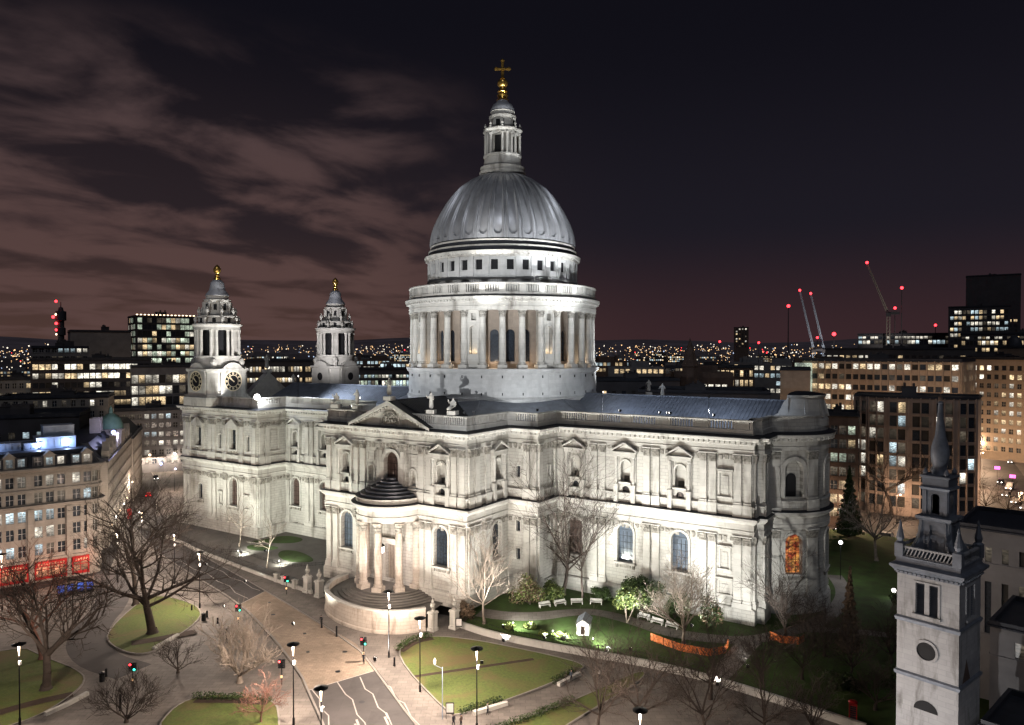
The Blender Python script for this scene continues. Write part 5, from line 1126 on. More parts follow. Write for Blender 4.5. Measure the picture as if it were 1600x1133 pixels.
def noticeboard(loc, rz, label, m='white'):
    t = thing('notice_board', label, 'notice board', loc, rz); mb = MB(); mb.box(-.55, .55, -.06, .06, .8, 2.2); mb.build('board', M['iron'], t); mb = MB(); mb.box(-.46, .46, -.085, -.065, .9, 2.1); mb.build('poster', M[m], t); mb = MB(); mb.tube((-.5, 0, 0), (-.5, 0, .9), .04, .04); mb.tube((.5, 0, 0), (.5, 0, .9), .04, .04); mb.tube((-.5, 0, .76), (.5, 0, .76), .04, .04); mb.build('frame', M['iron'], t)
noticeboard((19.6, -42.9, ZS), R(30), 'white notice board hung beside the garden gate'); noticeboard((37.2, -68.0, ZS), R(33), 'pale sign panel on the pavement corner of the kerbed lawn')
t = thing('banner_post', 'grey pole with a small pale hanging lantern at the bottom of the kerbed lawn', 'post', (36.4, -68.6, ZS)); mb = MB(); mb.tube((0, 0, 0), (0, 0, 7.0), .07, .06, 8); mb.tube((0, 0, 6.8), (-1.3, 0, 6.95), .05, .04, 6); mb.build('pole', M['steel'], t); mb = MB(); mb.lathe([(.05, 7.9), (.2, 7.6), (.16, 7.1), (.05, 7.0)], 8, (-1.3, 0)); mb.build('lantern', E_['citywhite'], t)
t = thing('hanging_lantern', 'white glass lantern hanging from the porch canopy between two columns', 'lantern', (1.2, -42.6, 0)); mb = MB(); mb.tube((0, 0, 15.7), (0, 0, 10.6), .03, .03, 5); mb.build('chain', M['iron'], t); mb = MB(); mb.lathe([(.1, 10.6), (.45, 10.3), (.5, 10.0)], 8); mb.build('cap', M['iron'], t); mb = MB(); mb.lathe([(.45, 10.0), (.38, 9.0), (.1, 8.8)], 8); mb.build('glass', E_['lamp'], t); add_light(t, 'POINT', (0, -.2, 8.6), 900, (1, .82, .78), .25)
t = thing('bicycle_dock', 'row of glowing blue panels along the pavement by the red shopfront', 'kiosk', (-58, -72.5, ZS), R(70)); 
for k in range(4): mb = MB(); mb.box(k*1.7, k*1.7+1.3, -.5, .5, 0, .5); mb.box(k*1.7, k*1.7+1.3, .3, .5, .5, 2.1); o = mb.build('panel_stand', M['iron'], t); mb = MB(); mb.box(k*1.7+.08, k*1.7+1.22, .24, .29, .6, 2.0); mb.build('panel', E_['bluebox'], o)
# people (tiny in the view)
def person(loc, rz, label, coat, legs_m, stride=.16):
    s = stride
    J = [((0, 0, .95), (.15, .11)), ((0, 0, 1.2), (.15, .10)), ((0, 0, 1.42), (.17, .10)), ((0, -.01, 1.53), .055), ((0, -.02, 1.63), (.085, .10)), ((0, -.02, 1.74), (.07, .085)),
         ((.10, -s*.5, .52), .07), ((.10, -s*.2 if s else 0, .08), .045), ((.10, -s*.2-.13, .04), .04), ((-.10, s*.5, .52), .07), ((-.10, s+.05, .1), .045), ((-.10, s-.08, .04), .04),
         ((.21, 0, 1.38), .055), ((.25, s*.4, 1.12), .045), ((.24, s*.2-.1, .90), .035), ((-.21, 0, 1.38), .055), ((-.25, -s*.4, 1.12), .045), ((-.24, -s*.5, .9), .035)]
    E0 = [(0, 1), (1, 2), (2, 3), (3, 4), (4, 5), (0, 6), (6, 7), (7, 8), (0, 9), (9, 10), (10, 11), (2, 12), (12, 13), (13, 14), (2, 15), (15, 16), (16, 17)]
    me = skin_mesh('person', J, E0, [M['skin'], coat, legs_m], 2, lambda c: 0 if c.z > 1.52 or (abs(c.x) > .2 and c.z < .93) else (2 if c.z < .92 else 1))
    o = link('person', me, None, loc, rz); tag(o, label, 'person')
    hb = MB(); hb.sphere((0, .015, 1.72), .105, 10); hb.build('hair', M['navy'], o, smooth=40)
person((-2.6, -54.2, ZS), .6, 'pedestrian in dark clothes walking below the porch wall', M['navy'], M['navy']); person((40.8, -64.4, ZS), 2.4, 'pedestrian in a grey coat standing by the low stone seat', M['greywall'], M['navy']); person((38.9, -69.4, ZS), 1.2, 'pedestrian in dark clothes at the bottom pavement corner', M['navy'], M['navy']); person((39.8, -69.0, ZS), 1.4, 'second pedestrian at the bottom pavement corner, in a brown coat', M['glass_brown'], M['navy'], .05)
person((48.6, -46.6, ZS), 2.0, 'pedestrian in a pale jacket on the path past the lawn', M['white'], M['navy']); person((15.4, -61.9, ZS), .4, 'person waiting in dark clothes under the traffic light', M['navy'], M['navy'], .04); person((45.4, -49.4, ZS), 1.0, 'person in a blue jacket beside the pale stone seat', M['glass_blue'], M['navy'], .05)

# ================================================================== CHURCH TOWER IN THE RIGHT FOREGROUND
TWR = R(17)
def church_tower():
    t = thing('church_tower', 'tall grey stone church tower with dark onion spire in the right foreground', 'church tower', (92.5, -53.1, ZS), -TWR)
    # local frame: x along the south face (left to right), y away; half width 3.05
    a = 3.05; mb = MB(); z0 = 0; Z = lambda z: z - ZS
    sides = [((-a, -a), (a, -a)), ((a, -a), (a, a)), ((a, a), (-a, a)), ((-a, a), (-a, -a))]
    for i, (P, Q) in enumerate(sides):
        T, d = seg(P, Q); facade(mb, T, d, 0, Z(23.4), [(2.35, .82, Z(19.0), Z(22.3), False), (3.65, .82, Z(19.0), Z(22.3), False)] if i < 2 else [], .45)
    mb.build('shaft', M['tower_stone'], t)
    for i, (P, Q) in enumerate(sides[:2]):
        T, d = seg(P, Q)
        for s in (2.35, 3.65):
            lb = MB(); lb.quad(T(s-.4, -.42, Z(19.0)), T(s+.4, -.42, Z(19)), T(s+.4, -.42, Z(22.3)), T(s-.4, -.42, Z(22.3))); lb.mi = 1
            for k in range(13): z = Z(19.05) + k*.25; lb.add([T(s-.4, -.08, z), T(s+.4, -.08, z), T(s+.4, -.36, z+.16), T(s-.4, -.36, z+.16)], [(0, 1, 2, 3)])
            lb.build('louvre', [M['dark'], M['lead_blue']], t)
        lb = MB(); surround(lb, T, 3.0, 2.2, Z(19.0), Z(22.3), False, .2, .1); mbox(lb, T, 1.6, 4.4, 0, .25, Z(18.75), Z(18.98)); lb.build('belfry_frame', M['tower_stone'], t)
    sq = [(-a, -a), (a, -a), (a, a), (-a, a)]
    for z in (18.0, 12.1, 5.5):
      mb = MB(); sweep(mb, sq, [(0, Z(z)-.2), (.12, Z(z)-.15), (.2, Z(z)+.1), (.2, Z(z)+.22), (0, Z(z)+.4)], True); mb.build('string_course', M['lead_blue'], t)
    T, d = seg(*sides[0]); ob = MB(); n = 24
    for r0, r1, o, mi in ((0, .95, .015, 1), (.95, 1.2, .12, 0)):
        ob.mi = mi
        for i in range(n):
            A, B = 2*PI*i/n, 2*PI*(i+1)/n; ob.quad(*[T(3.0 + r_*math.cos(q), o, Z(15.2) + r_*1.0*math.sin(q)) for r_, q in ((r0, A), (r0, B), (r1, B), (r1, A))])
    ob.mi = 0
    for i in range(n): A, B = 2*PI*i/n, 2*PI*(i+1)/n; ob.quad(*[T(3.0 + r_*math.cos(q), o, Z(15.2) + r_*math.sin(q)) for r_, o, q in ((1.2, .12, A), (1.2, .12, B), (1.2, 0, B), (1.2, 0, A))])
    ob.build('round_window', [M['tower_stone'], M['dark']], t)
    db = MB(); db.add([T(3.0-1.2*math.cos(PI*i/12), .03, Z(8.8)+1.1*math.sin(PI*i/12)) for i in range(13)], [tuple(range(13))]); db.build('arched_opening', M['dark'], t)
    T2, d2 = seg(*sides[1]); db = MB(); db.add([T2(1.0, .02, Z(12.5)), T2(3.2, .02, Z(12.5)), T2(2.1, .02, Z(14.8))], [(0, 1, 2)]); db.build('gable_scar', M['darkbrick'], t)
    mb = MB(); sweep(mb, sq, [(0, Z(22.9)), (.1, Z(22.95)), (.12, Z(23.2)), (.3, Z(23.35)), (.5, Z(23.6)), (.62, Z(23.7)), (.62, Z(23.95)), (.15, Z(24.2)), (.1, Z(24.6)), (.2, Z(24.7)), (.2, Z(24.85)), (-.5, Z(24.9))], True)
    along(sq, .42, lambda T, s, d: mbox(mb, T, s-.11, s+.11, .1, .34, Z(23.05), Z(23.28)), True, .15)
    mb.quad(*[(x, y, Z(24.6)) for x, y in sq]); mb.build('cornice', M['lead_blue'], t)
    mb = MB()                                                     # pierced parapet
    for P, Q in sides:
        T, d = seg(P, Q); mbox(mb, T, .1, d-.1, -.3, .05, Z(25.75), Z(25.95)); mbox(mb, T, .1, d-.1, -.3, .05, Z(24.85), Z(24.98))
        for k in range(14):
            s = .7 + k*(d-1.4)/13; mb.add([T(s-.2, 0, Z(25.0)), T(s-.08, 0, Z(25.0)), T(s+.24, 0, Z(25.75)), T(s+.12, 0, Z(25.75))], [(0, 1, 2, 3)])
    mb.build('pierced_parapet', M['tower_stone'], t)
    for sx in (-1, 1):
        for sy in (-1, 1):
            mb = MB(); x, y = sx*2.85, sy*2.85; mb.obox((x, y, Z(24.8)), .85, .85, 1.4); mb.lathe([(.5, Z(26.2)), (.3, Z(26.4)), (.42, Z(26.8)), (.34, Z(27.2)), (.12, Z(28.2)), (.16, Z(28.3)), (.01, Z(28.8))], 8, (x, y)); mb.build('pinnacle', M['lead_blue'], t)
    # lantern: scrolled lower stage, open stage, onion spire
    mb = MB(); w1, w2 = 1.45, 1.2
    for P, Q in [((-w1, -w1), (w1, -w1)), ((w1, -w1), (w1, w1)), ((w1, w1), (-w1, w1)), ((-w1, w1), (-w1, -w1))]:
        T, d = seg(P, Q); facade(mb, T, d, Z(24.6), Z(29.0), [(d/2, .9, Z(25.4), Z(28.3), False)], .2)
        mbox(mb, T, d/2-.5, d/2+.5, -.3, -.2, Z(25.4), Z(28.3))
    s1 = [(-w1, -w1), (w1, -w1), (w1, w1), (-w1, w1)]; sweep(mb, s1, [(0, Z(28.7)), (.3, Z(28.9)), (.35, Z(29.2)), (-.3, Z(29.3))], True)
    for k in range(4):                                            # scroll buttresses at the corners
        b = PI/4 + k*PI/2; c, s = math.cos(b), math.sin(b); pf = [(1.95, 28.8), (2.0, 27.8), (2.2, 26.8), (2.7, 25.9), (3.3, 25.3), (3.5, 24.8)]
        for q in (-.28, .28): mb.add([(c*r_ - s*q, s*r_ + c*q, Z(z)) for r_, z in pf] + [(c*1.7 - s*q, s*1.7 + c*q, Z(24.8)), (c*1.7 - s*q, s*1.7 + c*q, Z(28.8))], [tuple(range(8))])
        for (r0, za), (r1, zb) in zip(pf, pf[1:]): mb.quad((c*r0 + s*.28, s*r0 - c*.28, Z(za)), (c*r0 - s*.28, s*r0 + c*.28, Z(za)), (c*r1 - s*.28, s*r1 + c*.28, Z(zb)), (c*r1 + s*.28, s*r1 - c*.28, Z(zb)))
    for P, Q in [((-w2, -w2), (w2, -w2)), ((w2, -w2), (w2, w2)), ((w2, w2), (-w2, w2)), ((-w2, w2), (-w2, -w2))]:
        T, d = seg(P, Q); facade(mb, T, d, Z(29.2), Z(32.2), [(d/2, .85, Z(29.5), Z(31.7), True)], .35); mbox(mb, T, .0, .35, 0, .12, Z(29.2), Z(32.2)); mbox(mb, T, d-.35, d, 0, .12, Z(29.2), Z(32.2))
    s2 = [(-w2, -w2), (w2, -w2), (w2, w2), (-w2, w2)]; sweep(mb, s2, [(0, Z(32.0)), (.2, Z(32.1)), (.35, Z(32.35)), (.1, Z(32.5)), (.1, Z(33.3)), (.28, Z(33.45)), (.28, Z(33.6)), (-.5, Z(33.7))], True); mb.quad(*[(x, y, Z(33.65)) for x, y in s2])
    mb.build('lantern', M['lead_blue'], t)
    for sx in (-1, 1):
        for sy in (-1, 1): mb = MB(); mb.lathe([(.2, Z(33.6)), (.3, Z(33.9)), (.22, Z(34.1)), (.05, Z(34.4))], 8, (sx*1.05, sy*1.05)); mb.build('urn', M['lead_blue'], t)
    mb = MB(); mb.lathe([(.85, Z(33.6)), (.72, Z(34.0)), (.66, Z(34.3)), (.80, Z(34.9)), (.90, Z(35.7)), (.88, Z(36.3)), (.76, Z(37.0)), (.56, Z(37.7)), (.46, Z(38.4)), (.36, Z(39.3)), (.28, Z(40.4)), (.22, Z(41.3)), (.3, Z(41.4)), (.14, Z(41.55))], 16); mb.build('onion_spire', M['lead_blue'], t, smooth=40)
    mb = MB(); mb.sphere((0, 0, Z(41.85)), .26, 10); mb.tube((0, 0, Z(42)), (0, 0, Z(43)), .05, .02, 6); mb.build('finial', M['darkbrick'], t, smooth=40)
church_tower()

# ================================================================== CITY BUILDINGS
PANES = {}
def pane_mesh(w, h_, m, bars):
    k = (round(w, 2), round(h_, 2), m, bars)
    if k not in PANES:
        mb = MB(); mb.quad((0-w/2, 0, 0), (w/2, 0, 0), (w/2, 0, h_), (-w/2, 0, h_)); mb.mi = 1
        if bars:
            mb.box(-.035, .035, -.05, -.01, 0, h_); mb.box(-w/2, w/2, -.05, -.012, h_*.5-.03, h_*.5+.03)
            for s in (-1, 1): mb.box(s*w/2-.05 if s > 0 else -w/2, w/2 if s > 0 else -w/2+.05, -.05, -.008, 0, h_)
        PANES[k] = mb.mesh('window', [m, M['white'] if bars == 1 else M['iron']])
    return PANES[k]
GL = [M['glass'], M['glass'], M['void']]
def block(name, label, loc, rz, pts, h_, rows=(), pitch=3., ww=1.6, sides=(0,), lit=.4, mats=('warm', 'white'), wallm='greywall', roofm='slate', parapet=.9, cat='office building', plant=2, bars=1, dep=.3, bands=True, fins=0, seed=0, group=None, cap=100, first=.0, z0=None):
    rnd = random.Random(seed or hash(name) % 999); t = thing(name, label, cat, (loc[0], loc[1], ZS if z0 is None else z0), rz, group)
    wb, nwin = MB(), 0; extra = {}
    n = len(pts)
    for i in range(n):
        T, d = seg(pts[i], pts[(i+1) % n]); H = []
        if i in sides:
            k = max(1, int((d-first)/pitch)); x0 = (d - (k-1)*pitch)/2
            for z, hh in rows:
                for j in range(k): H.append((x0+j*pitch, ww, z, z+hh, False))
        facade(wb, T, d, 0, h_, H, dep); rz_ = math.atan2(pts[(i+1) % n][1]-pts[i][1], pts[(i+1) % n][0]-pts[i][0])
        if bands and i in sides:
            for z, hh in rows: mbox(wb, T, 0, d, 0, .14, z-.32, z-.12)
        if fins and i in sides:
            for j in range(k+1): s = x0+(j-.5)*pitch; mbox(wb, T, max(0, s-fins), min(d, s+fins), 0, .35, .0, h_)
        run = 0
        for x, w_, za, zb, _ in H:
            if run <= 0: run, on = rnd.randint(1, 4), rnd.random() < lit
            run -= 1; on_ = on if rnd.random() < .8 else not on
            m = E_[rnd.choice(mats)] if on_ else (E_['dim'] if rnd.random() < .25 else rnd.choice(GL)); p = T(x, -dep+.02, za); me = pane_mesh(w_+.02, zb-za+.02, m, bars)
            if nwin < cap: link('window', me, t, p, rz_)
            else: extra.setdefault(m, []).append((p, rz_, w_, zb-za))
            nwin += 1
    wb.build('wall', M[wallm], t)
    if extra:
        mb = MB(); ms = list(extra)
        for q, m in enumerate(ms):
            mb.mi = q
            for p, a, w_, hh in extra[m]: c, s = math.cos(a)*w_/2, math.sin(a)*w_/2; mb.quad((p[0]-c, p[1]-s, p[2]), (p[0]+c, p[1]+s, p[2]), (p[0]+c, p[1]+s, p[2]+hh), (p[0]-c, p[1]-s, p[2]+hh))
        o = mb.build('further_windows', ms, t); o['kind'] = 'stuff'
    rb = MB(); rb.add([(x, y, h_-.1) for x, y in pts], [tuple(range(n))])
    if parapet: sweep(rb, pts, [(0, h_-.3), (.3, h_-.2), (.35, h_), (.1, h_+.05), (.1, h_+parapet), (-.3, h_+parapet), (-.3, h_-.1)], True)
    roof = rb.build('roof', [M[roofm]], t)
    cx, cyy = sum(p[0] for p in pts)/n, sum(p[1] for p in pts)/n; ext = min(max(p[0] for p in pts)-min(p[0] for p in pts), max(p[1] for p in pts)-min(p[1] for p in pts))
    for k in range(plant):
        mb = MB(); w_, d_, hh = rnd.uniform(.15, .3)*ext, rnd.uniform(.15, .35)*ext, rnd.uniform(1.4, 3.2); x, y = cx + rnd.uniform(-.22, .22)*ext, cyy + rnd.uniform(-.2, .2)*ext
        mb.obox((x, y, h_-.1), w_, d_, hh); mb.obox((x, y, h_-.1+hh), w_+.3, d_+.3, .15)
        for j in range(3): mb.obox((x + rnd.uniform(-.4, .4)*w_, y - d_*.3, h_+hh), .7, .7, rnd.uniform(.4, 1.3))
        mb.build('plant_room', M['darkwall'], t)
    return t
rect = lambda w, d: [(0, 0), (w, 0), (w, d), (0, d)]
def rows_(z, step, n, hh): return [(z + step*k, hh) for k in range(n)]

# --- left foreground: stone front over red shops, mansard with dormers, plant on the roof
lb_ = thing('corner_building', 'pale stone office front with red lit shops below and dormers in a dark mansard', 'building', (-73.6, -77.9, ZS), R(72.4))
wb = MB(); Wd, cols, dep = 18.3, [], .4
for g0, cnt in ((.4, 3), (7.5, 3), (14.5, 2)):
    for k in range(cnt): cols.append(g0 + .85 + k*2.08)
P0 = [(-14, 0), (Wd, 0), (Wd+1.4, .6), (Wd+2.1, 2.2), (Wd+1.0, 24), (-14, 24)]
colsL = [c - 7.1*k for k in (1, 2) for c in (cols[0], cols[1], cols[2]) if c - 7.1*k > -13.2]
rowsA = [(5.7, 2.3), (9.4, 2.3), (13.0, 2.2), (16.7, 2.2), (20.3, 2.2)]
T, d = seg(P0[0], P0[1]); H = [(x+14, 1.42, z, z+hh, False) for x in cols + colsL for z, hh in rowsA]
shop = [(x0+14, w_, .4, 4.0, False) for x0, w_ in ((-8.0, 5.6), (3.4, 5.8), (10.5, 5.6), (16.0, 3.0))]
facade(wb, T, d, 0, 24.2, H + shop, dep)
for x in [c-1.4 for c in (cols[0], cols[3], cols[6])] + [Wd-.5, cols[0]-8.6]: mbox(wb, T, x+14-.55, x+14+.55, 0, .4, 4.6, 15.6)
for i in range(1, 6):
    T_, d_ = seg(P0[i], P0[(i+1) % 6]); facade(wb, T_, d_, 0, 24.2, [(d_/2, 1.3, z, z+hh, False) for z, hh in rowsA] if i in (1, 2) else [], dep)
sweep(wb, P0[:5], [(0, 4.3), (.35, 4.4), (.45, 4.9), (0, 5.0)]); sweep(wb, P0[:5], [(0, 15.6), (.3, 15.7), (.3, 16.0), (.9, 16.2), (.9, 16.45), (0, 16.55)]); sweep(wb, P0[:5], [(0, 19.3), (.25, 19.4), (.25, 19.7), (0, 19.8)])
sweep(wb, P0[:5], [(0, 22.9), (.3, 23.0), (.3, 23.5), (1.0, 23.8), (1.05, 24.2), (0, 24.3)]); wb.build('wall', M['cream'], lb_)
rnd = random.Random(8)
for x in cols + colsL:
    for z, hh in rowsA:
        r_ = rnd.random(); m = E_['white'] if r_ < .16 else E_['cool'] if r_ < .28 else E_['dim'] if r_ < .45 else M['glass']
        link('window', pane_mesh(1.44, hh+.02, m, 1), lb_, (x, dep-.02, z))
for i in (1, 2):
    T_, d_ = seg(P0[i], P0[i+1])
    for z, hh in rowsA: p = T_(d_/2, -dep+.02, z); link('window', pane_mesh(1.32, hh+.02, E_['dim'], 1), lb_, p, math.atan2(P0[i+1][1]-P0[i][1], P0[i+1][0]-P0[i][0]))
for x0, w_, za, zb, _ in shop:
    sb = MB(); surround(sb, T, x0, w_-.3, za, zb, False, .3, .12); mbox(sb, T, x0-w_/2, x0+w_/2, .05, .5, 3.2, 4.2); sb.mi = 1
    sb.quad(T(x0-w_/2, -.3, za), T(x0+w_/2, -.3, za), T(x0+w_/2, -.3, zb), T(x0-w_/2, -.3, zb)); sb.mi = 0
    k = int(w_/1.1)
    for j in range(k+1): s = x0-w_/2 + w_*j/k; mbox(sb, T, s-.07, s+.07, -.28, -.1, za, zb)
    mbox(sb, T, x0-w_/2, x0+w_/2, -.28, -.12, za, za+.6); mbox(sb, T, x0-w_/2, x0+w_/2, -.28, -.15, za+2.0, za+2.15)
    sf = sb.build('shopfront', [M['red'], E_['shop']], lb_); sf['label'] = 'red painted lit shopfront'
    sgn = MB(); rr = random.Random(int(x0*7))
    for j in range(int(w_/.55)): mbox(sgn, T, x0-w_/2+.4+j*.5, x0-w_/2+.7+j*.5, .5, .53, 3.45, 3.45+rr.choice((.35, .45, .5)))
    sgn.build('fascia_lettering', E_['shop'], sf)
for j in range(3): add_light(lb_, 'POINT', (1+j*8.5, -3.4, 4.2), 420, (1, .38, .24), .4, name='shop_glow')
mr = MB()
for i in range(5):
    A, B = P0[i], P0[(i+1) % 6]; 
inner = ring = None
def inset(pts, o): tt = MB(); sweep(tt, pts, [(-o, 0), (-o, 1)], True); return [(v[0], v[1]) for v in tt.v[::2]]
I1 = inset(P0, 1.9); n = len(P0)
mr.add([(x, y, 24.25) for x, y in inset(P0, .2)] + [(x, y, 27.4) for x, y in I1], [(i, (i+1) % n, n+(i+1) % n, n+i) for i in range(n)] + [tuple(range(n, 2*n))]); roofL = mr.build('mansard_roof', M['slate'], lb_)
for k, x in enumerate(cols + colsL):
    gab = k % 3 == 1; dm = MB(); z = 24.3; w_ = 1.0
    facade(dm, flat((x-w_, .1), (1, 0)), 2*w_, z, z+2.3, [(w_, 1.25, z+.35, z+2.0, False)], .2)
    for s in (-1, 1): dm.quad((x+s*w_, .1, z), (x+s*w_, 2.0, z), (x+s*w_, 2.0, z+2.3), (x+s*w_, .1, z+2.3))
    if gab: dm.add([(x-w_-.3, 0, z+2.3), (x+w_+.3, 0, z+2.3), (x, 0, z+3.4), (x-w_-.3, 2.2, z+2.3), (x+w_+.3, 2.2, z+2.3), (x, 2.2, z+3.4)], [(0, 1, 2), (0, 2, 5, 3), (1, 4, 5, 2)])
    else: dm.add([(x-w_-.1, 0, z+2.3), (x+w_+.1, 0, z+2.3), (x+w_+.1, 2.2, z+2.5), (x-w_-.1, 2.2, z+2.5)], [(0, 1, 2, 3)])
    o = dm.build('dormer', M['cream'] if gab else M['slate'], lb_); link('window', pane_mesh(1.27, 1.67, E_['cool'] if rnd.random() < .5 else E_['white'] if rnd.random() < .6 else M['glass'], 1), o, (x, .28, z+.35))
for x, y, w_, d_, hh, z in ((12.5, 9, 7.5, 5.5, 2.4, 27.4), (13.5, 12, 6, 4, 4.6, 27.4), (3, 8, 6, 3, 1.6, 27.4), (-4, 9, 7, 3.2, 1.8, 27.4), (5, 13.5, 9, 2, 1.2, 27.4), (-6, 15, 12, .6, 1.0, 27.4), (8, 6.5, 3, 1.5, 1.4, 27.4)):
    mb = MB(); mb.obox((x, y, z), w_, d_, hh)
    for j in range(int(w_/1.1)): mb.obox((x-w_/2+.6+j*1.1, y-d_/2-.03, z+.3), .8, .08, hh-.6)
    mb.obox((x, y, z+hh), w_+.2, d_+.2, .1); mb.build('plant_unit', M['steel'], lb_)
for x, y, p in ((0, 5.5, 160), (9.2, 5.4, 200), (-7, 6.5, 160), (14.5, 5.5, 160)):
    mb = MB(); mb.sphere((x, y, 28.1), .22, 8); mb.build('roof_lamp', E_['lampblue'], lb_); add_light(lb_, 'POINT', (x, y-.3, 28.6), p*5, (.45, .6, 1), .2, name='roof_lamp_light')

# --- carved street of buildings going down the hill on the left
def gabled_block(name, label, loc, rz, w, d, h_, rows, pitch, wallm, lit, seed, dome=False, gable=True):
    t = block(name, label, loc, rz, rect(w, d), h_, rows, pitch, 1.3, (0, 1), lit, ('white', 'warm'), wallm, 'slate', .9, 'building', 1, seed=seed)
    rb = MB(); rb.add([(.6, .8, h_), (w-.6, .8, h_), (w-2.5, 4.5, h_+4.5), (2.5, 4.5, h_+4.5), (.6, d-.8, h_), (w-.6, d-.8, h_), (w-2.5, d-4.5, h_+4.5), (2.5, d-4.5, h_+4.5)], [(0, 1, 2, 3), (1, 5, 6, 2), (5, 4, 7, 6), (4, 0, 3, 7), (3, 2, 6, 7)]); rb.build('mansard_roof', M['slate'], t)
    if gable:
        for k in range(max(1, int(w/7))):
            x = 3.5 + k*7; gb = MB(); gb.add([(x-2.2, -.1, h_), (x+2.2, -.1, h_), (x+2.0, -.1, h_+2.4), (x+.9, -.1, h_+3.4), (x, -.1, h_+4.6), (x-.9, -.1, h_+3.4), (x-2.0, -.1, h_+2.4)] + [(x-2.2, 1.5, h_), (x+2.2, 1.5, h_), (x+2.0, 1.5, h_+2.4), (x+.9, 1.5, h_+3.4), (x, 1.5, h_+4.6), (x-.9, 1.5, h_+3.4), (x-2.0, 1.5, h_+2.4)], [tuple(range(7)), tuple(range(13, 6, -1))] + [(i, (i+1) % 7, 7+(i+1) % 7, 7+i) for i in range(7)])
            gb.build('gable', M[wallm], t)
    return t
tD = gabled_block('carved_corner_building', 'richly carved stone corner building with a small green copper dome', (-86.5, -51), R(145) + PI, 1, 1, 1, [], 3, 'cream', 0, 3) if False else None
ang = math.atan2(-49-1, -84+157); 
tD = gabled_block('carved_building', 'richly carved stone building with a green copper dome on the street corner', (-86, -47.5), ang + PI, 60, 22, 21.5, rows_(4.8, 3.6, 5, 2.3), 2.9, 'cream', .3, 21)
mb = MB(); mb.lathe([(3.2, 21), (3.2, 25.6), (3.6, 25.8), (3.6, 26.2), (3.1, 26.4)], 12, (35, 3)); mb.build('turret', M['cream'], tD, smooth=30)
mb = MB(); mb.lathe([(3.2, 26.4), (3.1, 27.6), (2.5, 29.2), (1.3, 30.4), (.5, 30.8), (.5, 31.6), (.05, 33)], 20, (35, 3)); mb.build('copper_dome', M['copper'], tD, smooth=40)
for x in (31, 27): mb = MB(); mb.obox((x, 6, 21.5), 1.6, 2.6, 8.6); mb.build('chimney', M['cream'], tD)
mb = MB(); mb.sphere((22, 1.0, 26.5), .55, 10); mb.build('roof_lamp', E_['lampblue'], tD); add_light(tD, 'POINT', (22, -.6, 26.8), 2500, (.6, .6, 1), .3, name='roof_lamp_light')
for k in range(5): mb = MB(); mb.obox((4+k*9, -.45, 4.6), .35, .35, .5); mb.build('wall_lamp', E_['lamp' if k % 2 else 'lampwarm'], tD); add_light(tD, 'POINT', (4+k*9, -2.4, 5.0), 900, (1, .86, .7), .3, name='wall_lamp_light')
gabled_block('plain_stone_building', 'plain stone building with mansard dormers farther down the street', (-135.6, -13), ang + PI, 34, 20, 20.5, rows_(4.8, 3.5, 4, 2.2), 3.0, 'cream', .35, 22, gable=False)
tL = block('grey_office', 'grey office with bands of windows closing the street beyond the nave', (-197, 1), R(58.4), rect(46, 18), 25, rows_(3.5, 3.6, 6, 1.9), 2.6, 1.7, (0, 3), .25, ('cool', 'white'), 'greywall', seed=33)
mb = MB(); mb.box(8, 30, -2.4, 0, 6.2, 6.6); mb.build('canopy', M['paving'], tL)
for x, m_ in ((14, 'lamp'), (20, 'lampwarm'), (28, 'lampblue'), (33, 'lamp'), (24, 'lampwarm')): mb = MB(); mb.sphere((x, -1.2, 7.2 if m_ != 'lampblue' else 3.4), .5, 8); mb.build('street_front_lamp', E_[m_], tL); add_light(tL, 'POINT', (x, -2.5, 5.4), 1700, (1, .8, .62), .4, name='street_front_light')

# --- mid distance, left to right (front centre, heading, width, depth, height)
def mid(name, label, cx, cy_, hd, off, w, d, h_, rows, pitch, ww, lit, mats, wallm='darkwall', **k):
    a = R(hd+off); return block(name, label, (cx - w/2*math.cos(a), cy_ - w/2*math.sin(a)), a, rect(w, d), h_, rows, pitch, ww, k.pop('sides', (0, 1, 3)), lit, mats, wallm, **k)
mid('glass_office', 'brightly lit glass office block behind the clock tower', -308, 105, 58.4, 12, 33, 22, 68.5, rows_(26, 3.9, 11, 2.7), 2.55, 2.3, .85, ('green', 'white', 'warm', 'green'), seed=41, bars=0, parapet=.6, plant=1)
tB = bpy.data.objects['glass_office']; mb = MB()
for k in range(16): mb.obox((1+k*2.05, -.2, 69.2), .9, .4, .5)
mb.build('roof_lights', E_['lampwarm'], tB)
mid('domed_office', 'dark office with lit windows beneath a curved dark roof on the left skyline', -254, 21, 64.8, 0, 22, 16, 50, rows_(40, 4, 3, 2.2), 2.4, 1.7, .7, ('warm', 'white', 'cool'), 'greywall', seed=42)
mid('windowless_block', 'tall nearly windowless dark block on the left skyline', -269, 47, 62.5, 5, 26, 20, 58, [(43, 2.2)], 2.6, 1.5, .6, ('warm',), 'greywall', seed=43, plant=1)
mid('terraced_office', 'dark stepped office with long bands of warm lit windows', -211, 13, 63, -4, 43, 20, 45, rows_(19, 3.7, 7, 2.1), 2.2, 1.9, .62, ('warm', 'white', 'white'), seed=44, bars=0)
mid('glazed_hall', 'wide grey block with a tall lit glazed end beside the clock tower', -195, 35, 58.4, 8, 26, 18, 42, rows_(26, 4.6, 3, 3.4), 2.6, 2.3, .5, ('warm', 'white'), 'greywall', seed=45, bars=0)
mid('pale_terrace', 'low pale terrace of dormered houses behind the rooftop plant', -150, -30, 65, -10, 30, 14, 34, rows_(24, 3.6, 3, 1.9), 2.6, 1.2, .35, ('warm', 'white'), 'cream', seed=46)
